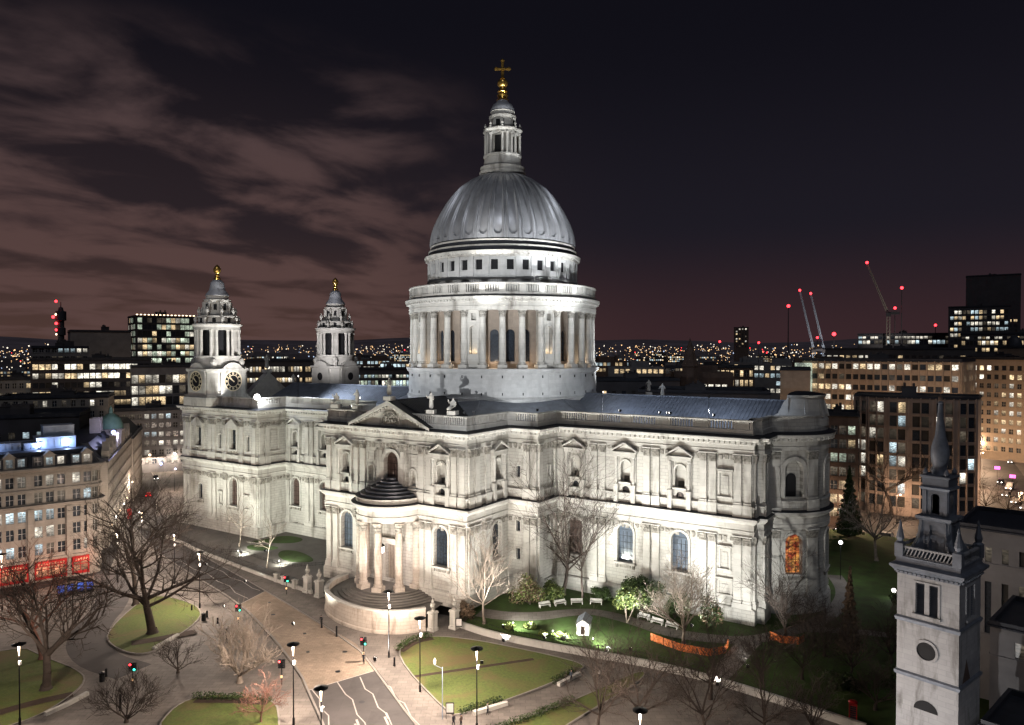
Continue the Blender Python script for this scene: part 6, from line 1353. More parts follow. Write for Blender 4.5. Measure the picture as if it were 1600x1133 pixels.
mid('skyline_left_office', 'dim office with amber windows at the far left edge', -236, -4, 67.1, 0, 20, 16, 37, rows_(22, 3.8, 4, 2), 2.4, 1.5, .4, ('warm',), 'greywall', seed=47)
mid('dark_roof_block', 'broad dark flat roofed block behind the corner building', -135, -52, 66, -10, 40, 22, 30, [(24, 1.8)], 3.4, 1.6, .15, ('cool',), 'darkwall', seed=48)
mid('amber_gallery', 'long low block with two rows of lit windows between the west towers', -244, 135, 50.7, 0, 40, 16, 42.5, [(30.5, 2.6), (36.5, 3.0)], 1.6, 1.2, .97, ('warm', 'warm', 'white'), 'darkwall', seed=49, bars=0, cap=100)
mid('blue_lit_block', 'dark block with one row of white lit windows right of the farther tower', -166, 138, 43, 0, 30, 16, 39, [(30, 3.2), (34.6, 1.6)], 1.8, 1.4, .9, ('white', 'green', 'cool'), 'darkwall', seed=50, bars=0)
mid('rooftop_block', 'dark low block with few windows just right of the drum', -13, 106, 23.7, 10, 34, 16, 37.8, [(31, 3.0)], 3.6, 1.5, .3, ('warm',), 'darkwall', seed=51, bars=0)
mid('amber_office', 'small front with amber windows beside the distant brick spire', -19, 173, 20.1, 0, 15, 12, 41, rows_(30.5, 4.0, 3, 2.2), 2.1, 1.7, .75, ('warm',), 'darkbrick', seed=52)
mid('curved_lit_front', 'block with two rows of tall amber windows right of the distant brick spire', -6, 194, 17, 5, 26, 14, 41, rows_(28, 4.4, 3, 2.8), 2.1, 1.4, .8, ('warm', 'warm', 'white'), 'darkbrick', seed=53)
mid('flat_roof_hall', 'wide low dark roof immediately behind the choir roof', 18, 91, 18.5, 0, 42, 26, 35, [(30.5, 1.6)], 3.0, 1.6, .3, ('warm', 'white'), 'darkwall', seed=54)
mid('beige_slab', 'blank beige end wall standing behind the east attic', 39, 128, 12, 0, 10, 16, 42, [], 3, 1.5, 0, ('warm',), 'beige', seed=55, plant=0)
tG = mid('beige_office', 'large beige stone office with rows of lit windows right of the cathedral', 62, 155, 6.6, -15, 54, 24, 45, rows_(3, 3.9, 11, 1.9), 2.5, 1.9, .55, ('white', 'warm', 'white'), 'beige', seed=56, fins=.18)
gs = MB(); gs.box(-2.2, 3.6, -2.4, 0, 14, 44)
for k in range(7): gs.box(-2.25+k*.95, -2.15+k*.95, -2.5, -2.38, 14, 44)
gs.build('glass_stair', E_['green'], tG)
mid('beige_corner_office', 'tall beige corner office facing the busy road at the right', 95, 249, .2, -22, 36, 24, 45, rows_(4, 4, 10, 2.1), 3.0, 1.7, .4, ('warm', 'white'), 'beige', seed=57)
tC = mid('beige_turret_office', 'beige office with a domed roof turret over the far road end', 112, 285, 0, -35, 30, 22, 50, rows_(4, 4.2, 10, 2.1), 3.2, 1.6, .35, ('warm', 'white'), 'beige', seed=58)
mb = MB(); mb.lathe([(3.4, 50), (3.4, 52), (3, 54), (1.6, 55.6), (.1, 56.4)], 16, (5, 5)); mb.build('roof_turret', M['slate'], tC, smooth=40)
mid('rear_road_office', 'plain block filling the far side of the road behind the curved office', 60, 205, 4, 10, 46, 18, 38, rows_(4, 3.9, 8, 2.0), 2.8, 1.7, .4, ('warm', 'white'), 'beige', seed=66)
# curved dark office
cp = [(-17, 5.2), (-13.2, 2.3), (-8, .5), (-2, -.2), (4, 0), (10, 1.3), (15.5, 4.0), (17.5, 22), (-17, 22)]
a = R(4.5); block('curved_office', 'dark curved office with stone fins and a flat overhanging roof', (79, 100), a, cp, 35, rows_(2.5, 4.0, 8, 3.1), 2.3, 1.9, range(0, 6), .10, ('white', 'cool', 'dim', 'warm'), 'fin_stone', 'slate', .4, fins=.16, seed=59, bars=0, plant=1, cap=100)
mid('glass_edge_office', 'rounded glass office cut by the right edge of the view', 113, 110, -2.1, -30, 16, 18, 39, rows_(3, 3.9, 9, 3.0), 2.0, 1.8, .5, ('cool', 'white', 'dim'), 'darkwall', seed=60, bars=0)
mid('lit_courtyard_block', 'small block with teal lit windows just right of the east end', 62, 74, 8.8, 0, 10, 12, 31, rows_(3, 3.8, 7, 2.4), 2.2, 1.8, .45, ('cool', 'green', 'warm'), 'darkbrick', seed=61)
mid('dark_tower', 'tall dark tower block with a roof mast on the right skyline', 98, 598, -.1, 0, 39, 24, 112, rows_(60, 4.2, 4, 2), 4, 2.4, .12, ('warm',), 'darkwall', seed=62, bars=0, sides=(0,), plant=1)
mid('lit_midrise', 'mid height block covered in lit windows before the dark tower', 89, 520, .7, 0, 40, 22, 82, rows_(46, 4.4, 8, 2.6), 2.7, 2.0, .62, ('warm', 'white', 'cool'), 'darkwall', seed=63, bars=0, sides=(0,))
mid('lit_low_block', 'long low block with a lit row of windows under the dark tower', 112, 458, -.7, 0, 66, 20, 60, [(48, 2.4), (52.5, 2.8), (56.6, 1.6)], 2.4, 1.9, .75, ('warm', 'white'), 'darkwall', seed=64, bars=0, sides=(0,))
mid('station_roof', 'low dark complex with bluish white roof lights below the yellow crane', 38, 534, 4.9, 0, 70, 24, 62, [(54, 3.0), (58.2, 2.0)], 3.0, 2.4, .6, ('cool', 'white'), 'darkwall', seed=65, bars=0, sides=(0,))
mid('long_dark_roof', 'long dark roof with a rounded skylight behind the beige office', 52, 328, 5.5, 0, 76, 30, 49.5, [(43.5, 2.4)], 3.4, 2.2, .3, ('warm', 'white'), 'darkwall', seed=67, bars=0, sides=(0,))
mid('distant_slab_block', 'distant brown residential tower with lit balconies on the horizon', -331, 1369, 15.8, 0, 29, 18, 95, rows_(55, 5, 8, 3), 6, 2.6, .3, ('warm', 'white'), 'darkbrick', seed=68, bars=0, sides=(0,))

# --- choir school: low modern stone blocks behind the church tower
t = block('modern_school', 'low modern stone building with slit windows behind the church tower', (93.5, -27), R(-8), rect(26, 14), 25, [(20.6, 2.0), (11, 7.0)], 1.9, .75, (0, 3), .0, ('dim',), 'greywall', 'slate', .5, 'building', 0, seed=71, bars=0)
t = block('school_wing', 'dark roofed lower wing of the modern school next to the tower', (97.2, -44), R(-12), rect(16, 12), 17.5, [(14.2, 1.8)], 3.4, 1.0, (0, 3), .0, ('dim',), 'greywall', 'slate', .5, 'building', 0, seed=72, bars=0)
t = block('school_annex', 'lowest stone annex touching the right side of the church tower', (96.6, -57.5), R(-14), rect(9, 10), 11.5, [(8.6, 1.6), (2, 5.5)], 3.6, .9, (0, 3), .0, ('dim',), 'greywall', 'slate', .5, 'building', 0, seed=73, bars=0)

# --- far landmarks
def comms_tower():
    t = thing('communications_tower', 'slender round communications tower with red lights on the left horizon', 'tower', (-2347, 1010, ZS)); mb = MB()
    mb.lathe([(9, 0), (9, 95), (13, 96), (13, 118), (9, 120), (9, 140), (15, 142), (15, 170), (8, 172), (6, 182), (1.5, 184), (1, 200)], 16); mb.build('shaft', M['darkwall'], t, smooth=40)
    for z, m_, r_ in ((201, 'redlamp', 4.2), (160, 'lampwarm', 4.0), (152, 'redlamp', 4.6), (132, 'redlamp', 4.4), (112, 'redlamp', 3.8), (98, 'lampwarm', 3.0)):
        for s in (-1, 1) if z in (152,) else (0,): mb = MB(); mb.sphere((s*8*math.cos(R(68)), s*8*math.sin(R(68)) - 14, z), r_, 8); mb.build('warning_light', E_[m_], t)
comms_tower()
def spire(name, label, loc, h_, w, m, base=.45):
    t = thing(name, label, 'church spire', (*loc, ZS)); mb = MB(); b = h_*base; mb.obox((0, 0, 0), w, w, b); mb.obox((0, 0, b), w*1.15, w*1.15, .8); mb.build('tower', M[m], t)
    mb = MB(); mb.lathe([(w*.5, b+.8), (w*.42, b+h_*.08), (w*.46, b+h_*.09), (w*.36, b+h_*.22), (w*.40, b+h_*.23), (w*.22, b+h_*.34), (w*.06, h_*.97), (.02, h_)], 8); mb.build('spire', M[m], t)
spire('church_spire', 'slim black church spire beside the glazed hall on the left', (-215, 34), 45.5, 5.5, 'slate', .5); spire('brick_spire', 'tiered reddish church spire standing behind the choir roof', (-2.7, 137), 54, 8.5, 'darkbrick', .56)
def crane(label, base, z_base, tip, m, red=True, lw=1.1):
    t = thing('tower_crane', label, 'crane', (base[0], base[1], ZS), 0, 'cranes on the right skyline'); b = Vector((0, 0, 0)); tipv = Vector(tip) - Vector((base[0], base[1], ZS)); top = Vector((0, 0, z_base-ZS))
    mb = MB()
    for s in ((-1, -1), (1, -1), (1, 1), (-1, 1)): mb.tube((s[0]*lw, s[1]*lw, 0), (s[0]*lw, s[1]*lw, top.z), .25, .25, 4)
    for k in range(int(top.z/3)): mb.tube((-lw, -lw, k*3), (lw, -lw, k*3+3), .14, .14, 3); mb.tube((-lw, lw, k*3), (-lw, -lw, k*3+3), .14, .14, 3)
    mb.build('mast', M[m], t); jb = MB(); d = tipv - top
    for o in (Vector((lw*.8, 0, 0)), Vector((-lw*.8, 0, 0)), Vector((0, 0, lw*1.4))): jb.tube(top+o, tipv+o*.5, .28, .2, 4)
    n = int(d.length/3)
    for k in range(n): p, q = top + d*(k/n), top + d*((k+1)/n); jb.tube(p+Vector((lw*.8, 0, 0)), q-Vector((lw*.8, 0, 0)), .14, .14, 3); jb.tube(p-Vector((lw*.8, 0, 0)), q+Vector((0, 0, lw*1.4)), .14, .14, 3)
    jb.build('jib', M[m], t); cb = MB(); cb.obox((0, 0, top.z-1.5), 3.2, 3.2, 3); cb.obox((-4 if d.x > 0 else 4, 0, top.z), 8, 2.4, 2.2); cb.build('cab', M['darkwall'], t)
    add_light(t, 'SPOT', (10, -26, 4), 150000, (1, .93, .85), .4, tuple(tipv*.75 + top*.25 + Vector((base[0], base[1], ZS))), 60, .6, 'crane_light')
    if red: lb = MB(); lb.sphere(tipv + Vector((0, -1, 1)), 1.15, 8); lb.build('warning_light', E_['redlamp'], t)
crane('pale tower crane with steep jib, the left of the leaning pair', (-44.3, 599.4), 46, (-56.1, 592.9, 103), 'steel'); crane('pale tower crane with steep jib, the right of the leaning pair', (-36.1, 604.8), 46, (-47.3, 598.5, 100), 'steel'); crane('yellowish tower crane with a long raised jib above the station roof', (26.6, 526.6), 76, (11.6, 517.9, 117.5), 'wood')
t = thing('radio_mast', 'thin lattice mast with a red lamp on the right skyline', 'mast', (-111.5, 795.5, ZS)); mb = MB(); mb.tube((0, 0, 0), (0, 0, 101), 1.0, .5, 5); mb.build('mast', M['darkwall'], t); mb = MB(); mb.sphere((0, 0, 103), 2.0, 8); mb.build('warning_light', E_['redlamp'], t)
for i, (x, y, z, r_, lb) in enumerate(((-29, 613, 60, 2.3, 'large red warning lamp on a post beside the leaning cranes'), (-49, 640, 58, 1.5, 'small red warning lamp on a post at the foot of the leaning cranes'), (36, 528, 96, 1.5, 'red warning lamp on a post right of the yellow crane jib'), (31, 530, 80, 1.4, 'red warning lamp on a post above the yellow crane mast'), (59, 545, 66, 1.3, 'red warning lamp on a post left of the lit midrise'), (70, 545, 68, 1.3, 'red warning lamp on a post nearest the lit midrise'), (-260, 1000, 58, 2.2, 'red warning lamp on a post right of the drum on the horizon'), (-200, 1000, 56, 2.2, 'red warning lamp on a post above the brick spire'))):
    t = thing('warning_lamp_post', lb, 'warning lamp', (x, y, ZS), 0, 'red warning lamps on the skyline'); mb = MB(); mb.tube((0, 0, 0), (0, 0, z-ZS), .5, .3, 5); mb.build('post', M['darkwall'], t); mb = MB(); mb.sphere((0, 0, z-ZS+r_), r_*.8, 8); mb.build('lamp', E_['redlamp'], t)
# --- blocks of the middle distance, one object each, and the far city as one mass
rnd = random.Random(77); k = 0
while k < 185:
    hd = R(33.14 + rnd.uniform(-37, 37)); D = 430*(2000/430)**rnd.random(); x, y = 97 - math.sin(hd)*D, -144.5 + math.cos(hd)*D
    hh = rnd.uniform(16, 34) + (8 if D > 900 else 0); w_, d_ = rnd.uniform(16, 46), rnd.uniform(12, 26); mb = MB(); mb.box(-w_/2, w_/2, 0, d_, 0, hh); mb.obox((rnd.uniform(-.3, .3)*w_, d_/2, hh), w_*.3, d_*.4, 2.5)
    mats = [M['darkwall'] if rnd.random() < .6 else M['greywall'], E_['warm'], E_['white'], E_['cool']]; pl = rnd.random()
    for z in [hh-3.2-3.6*j for j in range(4)]:
        on = rnd.random() < .72
        for j in range(int(w_/3)):
            if (on and rnd.random() < .82) or rnd.random() < .07: mb.mi = rnd.choice((1, 1, 2, 3)); xx = -w_/2+1.5+j*3; mb.quad((xx-1, -.06, z), (xx+1, -.06, z), (xx+1, -.06, z+1.8), (xx-1, -.06, z+1.8))
    o = mb.build('city_block', mats, None, None, (x, y, ZS), hd + R(rnd.uniform(-25, 25))); tag(o, 'low dark city block with a few lit windows, far behind the cathedral', 'building', 'dark city blocks of the far background'); k += 1
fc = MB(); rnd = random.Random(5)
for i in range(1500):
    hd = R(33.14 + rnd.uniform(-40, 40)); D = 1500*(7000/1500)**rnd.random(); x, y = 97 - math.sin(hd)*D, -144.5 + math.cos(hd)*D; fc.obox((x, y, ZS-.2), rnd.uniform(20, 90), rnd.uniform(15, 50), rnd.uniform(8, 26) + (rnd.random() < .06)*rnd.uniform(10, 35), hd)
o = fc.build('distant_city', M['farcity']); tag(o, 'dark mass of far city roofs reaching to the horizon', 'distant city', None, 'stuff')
cl = MB(); kinds = ['citywarm', 'citywhite', 'citycool', 'redlamp']
for i in range(3200):
    hd = R(33.14 + rnd.uniform(-37, 37)); D = 480*(7600/480)**(rnd.random()**.8); z = rnd.uniform(12, 36) + max(0, D-2500)/5200*rnd.uniform(0, 85); x, y = 97 - math.sin(hd)*D, -144.5 + math.cos(hd)*D
    r_ = D*.00054*rnd.choice((.7, .8, 1, 1, 1.2, 1.7)); cl.mi = rnd.choices((0, 1, 2, 3), (60, 28, 9, 3))[0]
    cl.add([(x-r_, y, z), (x, y-r_, z), (x+r_, y, z), (x, y+r_, z), (x, y, z+r_), (x, y, z-r_)], [(0, 1, 4), (1, 2, 4), (2, 3, 4), (3, 0, 4), (1, 0, 5), (2, 1, 5), (3, 2, 5), (0, 3, 5)])
o = cl.build('city_lights', [E_[k_] for k_ in kinds]); tag(o, 'scattered amber and white lights of the distant city', 'city lights', None, 'stuff')

# ================================================================== VEHICLES
def car(loc, rz, label, m='carpaint', van=False, tail=False):
    t = thing('parked_car' if not van else 'delivery_van', label, 'van' if van else 'car', loc, rz, 'cars on the road at the right' if loc[0] > 0 else None)
    L_, w_ = (2.15, .88) if not van else (2.6, 1.0); hb = .82 if not van else 1.0; mb = MB()
    pr = [(-L_, .32), (-L_, hb*.85), (-L_*.93, hb), (-L_*.62, hb*1.02), (L_*.42, hb*1.0), (L_*.95, hb*.86), (L_, hb*.6), (L_, .32)]
    mb.add([(x, -w_, z) for x, z in pr] + [(x, w_, z) for x, z in pr], [tuple(range(8)), tuple(range(15, 7, -1))] + [(i, 8+i, 8+(i+1) % 8, (i+1) % 8) for i in range(8)])
    ht = 1.42 if not van else 2.1; cb = [(-L_*.9 if van else -L_*.82, hb), (-L_*.86 if van else -L_*.55, ht), (L_*.12, ht), (L_*.5, hb)]
    v = [(x, s*(w_*.98 if z == hb else w_*.80), z) for s in (-1, 1) for x, z in cb]; mb.add(v, [(3, 2, 6, 7), (1, 0, 4, 5), (2, 1, 5, 6)] + ([(0, 1, 2, 3), (7, 6, 5, 4)] if van else [])); mb.build('body', M[m], t)
    wn = MB(); q = lambda x, s, z: (x, s*(lerp(w_*.98, w_*.80, (z-hb)/(ht-hb))+.005), z)
    for s in (-1, 1): wn.quad(q(cb[0][0]+.1, s, hb+.03), q(cb[3][0]-.05, s, hb+.03), q(cb[2][0]-.02, s, ht-.07), q(cb[1][0]+.06, s, ht-.07))
    wn.build('windows', M['glass'], t)
    for x in (-L_*.62, L_*.62):
        for s in (-1, 1): wb = MB(); wb.tube((x, s*(w_-.2), .33), (x, s*(w_+.02), .33), .33, .33, 12); wb.build('wheel', M['iron'], t)
    for s in (-1, 1): hb_ = MB(); hb_.obox((L_+.02, s*w_*.7, .5), .08, .34, .2); hb_.build('headlight', E_['lamp'], t); tb = MB(); tb.obox((-L_-.02, s*w_*.75, .6), .06, .28, .18); tb.build('tail_light', E_['redlamp'], t)
    return t
rr = random.Random(4)
for x, y, a, lb, m_, v in ((97, 268, -92, 'oncoming car with bright headlights farthest up the right road', 'carpaint', 0), (99.2, 262, -92, 'second oncoming car near the top of the right road', 'carpaint2', 0), (104.5, 240, -95, 'silver car by the kerb below the rounded glass office', 'carpaint2', 0), (100.5, 180, -100, 'dark car halfway down the right road', 'carpaint', 0),
        (103, 168, -100, 'white van with lights on halfway down the right road', 'white', 1), (101.8, 152, -105, 'silver car leading the queue on the right road', 'carpaint2', 0), (104.2, 140, -108, 'pale car second in the queue on the right road', 'white', 0), (106.4, 131, -110, 'silver car third in the queue on the right road', 'carpaint2', 0), (66, 60, 160, 'car parked behind the pale floodlit tree', 'carpaint', 0), (69.5, 63.5, 165, 'car with lights on waiting beside the dark conifer', 'carpaint2', 0), (74, 66, 170, 'white van waiting behind the church spire', 'white', 1)):
    car((x, y, ZS if y > 62 else gh(x, y)+.1), R(a), lb, m_, bool(v))
car((-139, -6, ZS+.02), R(150), 'red car driving down the hill left of the nave', 'red'); car((-168, 14, ZS+.02), R(-30), 'dark car waiting at the far end of the left street', 'carpaint')
sheet('road', [(60, 66), (66, 62.5), (92, 84), (112, 60), (125, 100), (112, 140), (106, 240), (108, 300), (94, 300), (92, 200), (90, 140), (70, 110)], M['asphalt'], .012); sheet('pavement', [(55, 64), (130, 62.2), (130, 330), (55, 330)], M['paving'], .004)
def tall_light(loc, label, col='citywarm', p=2500, hgt=8, c=(1, .68, .42)):
    t = thing('road_lamp', label, 'street lamp', loc, 0, 'lamp posts of the farther roads'); mb = MB(); mb.tube((0, 0, 0), (0, 0, hgt), .09, .06, 6); mb.tube((0, 0, hgt), (.8, 0, hgt+.1), .05, .04, 5); mb.build('pole', M['iron'], t); mb = MB(); mb.sphere((.8, 0, hgt-.1), .32, 8, .7); mb.build('lamp', E_[col], t); add_light(t, 'POINT', (.8, -.4, hgt-.5), p, c, .3)
for x, y, lb, col, p in ((92, 250, 'lamp post near the top of the right road', 'lampwarm', 5000), (94, 205, 'lamp post in the middle of the right road', 'lampwarm', 5000), (93, 160, 'lamp post at the bend of the right road', 'lampwarm', 5000), (88, 122, 'lamp post on the traffic island behind the spire', 'lampwarm', 4500), (104, 112, 'lamp post on the right of the traffic island', 'lampwarm', 4500), (75, 90, 'lamp post before the dark curved office', 'lampwarm', 4200), (64, 66, 'lamp post behind the east end conifer', 'lampwarm', 2600),
        (-112, -10, 'lamp post by the corner of the nave street', 'lamp', 2600), (-140, 4, 'lamp post with a bluish glow farther down the left street', 'lampblue', 2600), (-128, -18, 'lamp post opposite the carved building', 'lampwarm', 2600), (-150, -4, 'lamp post at the end of the carved building', 'lampwarm', 2200), (-96, -44, 'lamp post in front of the green domed corner', 'lamp', 2200)): tall_light((x, y, ZS), lb, col, p*(3.2 if x > 80 else 2.2), 8, (1, .66, .42) if x > 0 else (1, .78, .62))
for x, y, z, m_, lb in ((99.5, 196, 3.2, 'pink', 'small magenta lit sign beside the right road'), (104, 176, 3.2, 'pink', 'magenta lit sign nearer the queue on the right road')):
    t = thing('lit_sign', lb, 'sign', (x, y, ZS)); mb = MB(); mb.tube((0, 0, 0), (0, 0, z), .06, .06, 5); mb.build('post', M['iron'], t); mb = MB(); mb.box(-.9, .9, -.12, .12, z-.4, z+.7); mb.build('panel', E_[m_], t)
t = thing('telephone_box', 'red telephone box down the hill by the carved building', 'telephone box', (-113, -27, ZS), R(-30)); mb = MB(); mb.box(-.55, .55, -.55, .55, 0, 2.6); mb.lathe([(.6, 2.6), (.3, 2.8), (.05, 2.85)], 10); mb.build('frame', M['red'], t); mb = MB(); mb.box(-.4, .4, -.58, .58, .5, 2.2); mb.build('glazing', M['glass'], t)

# ================================================================== FLOODLIGHTS
FL = []
def floodlight(loc, target, W_, label, ang=90, col=(1, .93, .82), r=.22, size=.5, blend=.7):
    t = thing('floodlight', label, 'floodlight', loc, 0, 'floodlights of the cathedral'); d = (Vector(target)-Vector(loc)).normalized(); yaw = math.atan2(d.y, d.x)
    mb = MB(); mb.obox((-.1*math.cos(yaw), -.1*math.sin(yaw), .12), size*.5, size, size*.8, yaw); mb.obox((0, 0, -.02), size*.4, size*.8, .16, yaw); mb.build('housing', M['iron'], t)
    mb = MB(); mb.obox((size*.18*math.cos(yaw), size*.18*math.sin(yaw), .16), .03, size*.86, size*.66, yaw); mb.build('lens', E_['lamp'], t)
    o = add_light(t, 'SPOT', tuple(Vector((d.x, d.y, 0))*.45 + Vector((0, 0, .12+size*.4))), W_, col, r, target, ang, blend, 'flood_beam'); return t
WARMW, GRN, COOL = (.985, .975, .93), (.965, 1, .885), (.90, .95, 1)
z_ = lambda x, y: gh(x, y)
for x, y, tx, tz, w, lb, ang in ((29.0, -42.9, 27, 35, 70000, 'floodlight at the garden gate aimed at the bastion', 100), (35.0, -39.6, 38, 36, 66000, 'floodlight among the bright plants in front of the white hut', 104), (46.0, -38.6, 48, 34, 74000, 'floodlight beside the garden wall aimed at the choir', 104), (64.0, -39.2, 57, 30, 100000, 'floodlight by the orange barrier aimed at the choir corner', 100),
        (33.4, -23.8, 30, 9, 2600, 'small floodlight behind the shrubs at the bastion corner', 140), (55.0, -24.4, 56, 10, 4200, 'small floodlight under the choir windows near the choir corner', 140), (45.6, -24.0, 46, 9, 2200, 'small floodlight hidden behind the pale lit tree', 140),
        (30.5, -37.2, 27, 3, 1600, 'small floodlight on the grass aimed at the bastion foot', 120), (38.0, -38.0, 42, 2.5, 3200, 'small floodlight on the grass beside the white hut', 130)):
    floodlight((x, y, z_(x, y)+.15), (tx, -19, tz), w*.92, lb, ang, WARMW, blend=1 if w > 9000 else .7)
for x, y, t, w, lb in ((37.6, -38.2, (34, -18, 17), 15000, 'floodlight inside the garden wall aimed at the first choir window'), (49.0, -36.2, (46, -18, 17), 16000, 'floodlight inside the garden wall aimed at the last choir window'), (66.8, -33.4, (60, -18, 13), 30000, 'floodlight past the orange barrier aimed at the end bay of the choir'), (26.6, -39.4, (22, -25, 17), 9000, 'floodlight under the flower beds aimed at the bastion')):
    floodlight((x, y, z_(x, y)+.15), t, w*.9, lb, 92, WARMW, blend=.9)
for x, y, t, w, lb, c in ((16.2, -60.2, (10, -38.5, 31), 60000, 'floodlight at the lamp post aimed at the south front', (1, .96, .88)), (-6.5, -57.2, (-4, -38.5, 33), 30000, 'floodlight on the kerb before the porch', GRN), (-24.6, -58.4, (-12, -38.5, 33), 52000, 'floodlight on the left kerb aimed at the south front', GRN), (31.0, -52.0, (19, -32, 30), 56000, 'floodlight on the kerbed lawn aimed at the transept side', (1, .94, .86)),
        (-34.0, -46.6, (-38, -18, 31), 42000, 'floodlight outside the railings aimed at the nave', GRN), (-52.0, -43.6, (-60, -24, 31), 42000, 'floodlight outside the railings aimed at the west block', GRN), (-72.0, -43.2, (-74, -26, 31), 36000, 'floodlight near the street corner aimed at the west block', GRN), (-44.0, -33.6, (-50, -18, 10), 9000, 'floodlight on the nave lawn', GRN)):
    floodlight((x, y, (ZS if not (-60 < x < -40 and y > -40) else z_(x, y))+.15), t, w*.9, lb, 100, c, blend=1)
for loc, t, w, ang, c, lb in (((16.2, -36.8, 35.3), (0, 0, 84), 9000, 58, COOL, 'roof floodlight on the transept corner aimed at the dome'), ((-16.2, -36.8, 35.3), (0, 0, 78), 12000, 60, COOL, 'roof floodlight on the nave side transept corner'), ((46.0, -16.6, 35.3), (0, 0, 84), 26000, 58, COOL, 'roof floodlight on the choir parapet aimed at the dome'), ((56, -16.4, 35.3), (0, 0, 82), 90000, 36, COOL, 'roof floodlight at the end of the choir parapet'),
        ((24.0, -23.8, 35.3), (4, -4, 42), 2600, 120, COOL, 'roof floodlight on the bastion corner'), ((17.2, -35.2, 35.3), (0, 0, 98), 150000, 17, (1, .98, .94), 'narrow roof floodlight aimed at the lantern'), ((48.0, -16.6, 35.3), (0, 0, 98), 170000, 17, (1, .98, .94), 'narrow choir roof floodlight aimed at the lantern'),
        ((47.5, -16.6, 35.3), (0, 0, 84), 170000, 25, (.94, .97, 1), 'second choir parapet floodlight trained on the dome ribs'), ((14.6, -37.2, 35.3), (0, 0, 86), 12000, 26, (.94, .97, 1), 'second transept corner floodlight trained on the dome ribs'), ((-13, -36.6, 35.3), (-6, -14, 41), 5500, 110, COOL, 'low roof floodlight washing the drum base by the pediment'), ((38, -16.6, 35.3), (16, -4, 41), 6000, 110, COOL, 'low roof floodlight washing the drum base over the choir roof'),
        ((30, 17.2, 35.3), (0, 0, 66), 36000, 60, COOL, 'roof floodlight on the far choir parapet'), ((-30, -17.0, 35.3), (-6, -6, 62), 16000, 60, COOL, 'roof floodlight on the nave parapet aimed at the drum'),
        ((-57.2, -24.6, 33.6), (-78, -21, 62), 38000, 88, (1, .97, .96), 'dazzling roof floodlight beside the clock tower'), ((-60.5, -7.2, 37.8), (-78, 20, 58), 52000, 76, (1, .96, .98), 'roof floodlight on the nave roof aimed at the farther tower'), ((-72, -17.0, 33.6), (-78.8, -21, 66), 5000, 60, (1, .97, .96), 'roof floodlight at the clock tower foot'),
        ((-70.0, -25.6, 33.0), (-78.5, -22, 64), 7000, 70, (1, .97, .96), 'roof floodlight on the cornice below the clock'), ((-53, -16.0, 40.0), (-34, -3, 35), 60000, 150, (.80, .88, 1), 'bluish floodlight lighting the nave roof'), ((34, -16.0, 38.6), (42, -3, 35.5), 9000, 160, (.72, .82, 1), 'bluish floodlight lighting the choir roof'), ((55, -16.0, 38.6), (54, -3, 35.5), 7000, 160, (.72, .82, 1), 'bluish floodlight at the choir roof end')):
    f_ = floodlight(loc, t, w, lb, ang, c, .15, .45, 1)
    if loc[2] > 38: mb = MB(); mb.tube((0, 0, 32.4-loc[2]), (0, 0, .05), .06, .05, 6); mb.build('post', M['iron'], f_)
floodlight((88, -84, ZS+.1), (92.5, -53, 26), 17000, 'added floodlight out of view on the pavement below the church tower', 80, (1, .98, .96)); floodlight((74, -66, ZS+.1), (92.5, -53, 26), 9000, 'added floodlight out of view on the near path, aimed at the church tower', 80, (1, .98, .96))  # unseen lamps added to brighten the church tower
t = thing('floodlight_lamp', 'dazzling white lamp on the cornice corner right of the clock face', 'floodlight', (-55.6, -26.6, 33.4), 0, 'floodlights of the cathedral'); mb = MB(); mb.tube((0, 0, -.9), (0, 0, 1.6), .07, .07, 6); mb.build('post', M['iron'], t); mb = MB(); mb.sphere((.1, -.15, 2.0), .75, 12); mb.build('lens', E_['lamp'], t); add_light(t, 'POINT', (.6, 1.0, 2.2), 2600, COOL, .4)
def extra_flood_mast(loc, label, hgt, beams):  # masts added out of view to light dome, drum and clock tower evenly
    t = thing('added_floodlight_mast', label, 'added floodlight mast', (loc[0], loc[1], ZS), 0, 'floodlights of the cathedral'); mb = MB(); mb.lathe([(.4, 0), (.22, hgt)], 10); mb.tube((-1.6, 0, hgt), (1.6, 0, hgt), .1, .1, 6); mb.build('mast', M['iron'], t)
    for k, (tg, w, ang, c) in enumerate(beams):
        x = -1.3 + 1.3*k; mb = MB(); mb.obox((x, 0, hgt+.1), .8, .5, .8); mb.build('lamp_head', M['iron'], t); add_light(t, 'SPOT', (x, .8, hgt+.6), w, c, .35, tg, ang, .6, 'flood_beam')
extra_flood_mast((62, -121), 'added floodlight mast out of view below the viewpoint, trained on the dome', 23, [((0, 0, 78), 260000, 22, (.95, .97, 1)), ((0, 0, 54), 300000, 20, (.95, .97, 1))])
extra_flood_mast((-34, -114), 'added floodlight mast out of view beyond the left lawns, trained on the drum', 23, [((-3, 0, 70), 150000, 26, (1, .95, .88)), ((-78, -21, 58), 110000, 16, (1, .97, .95))])
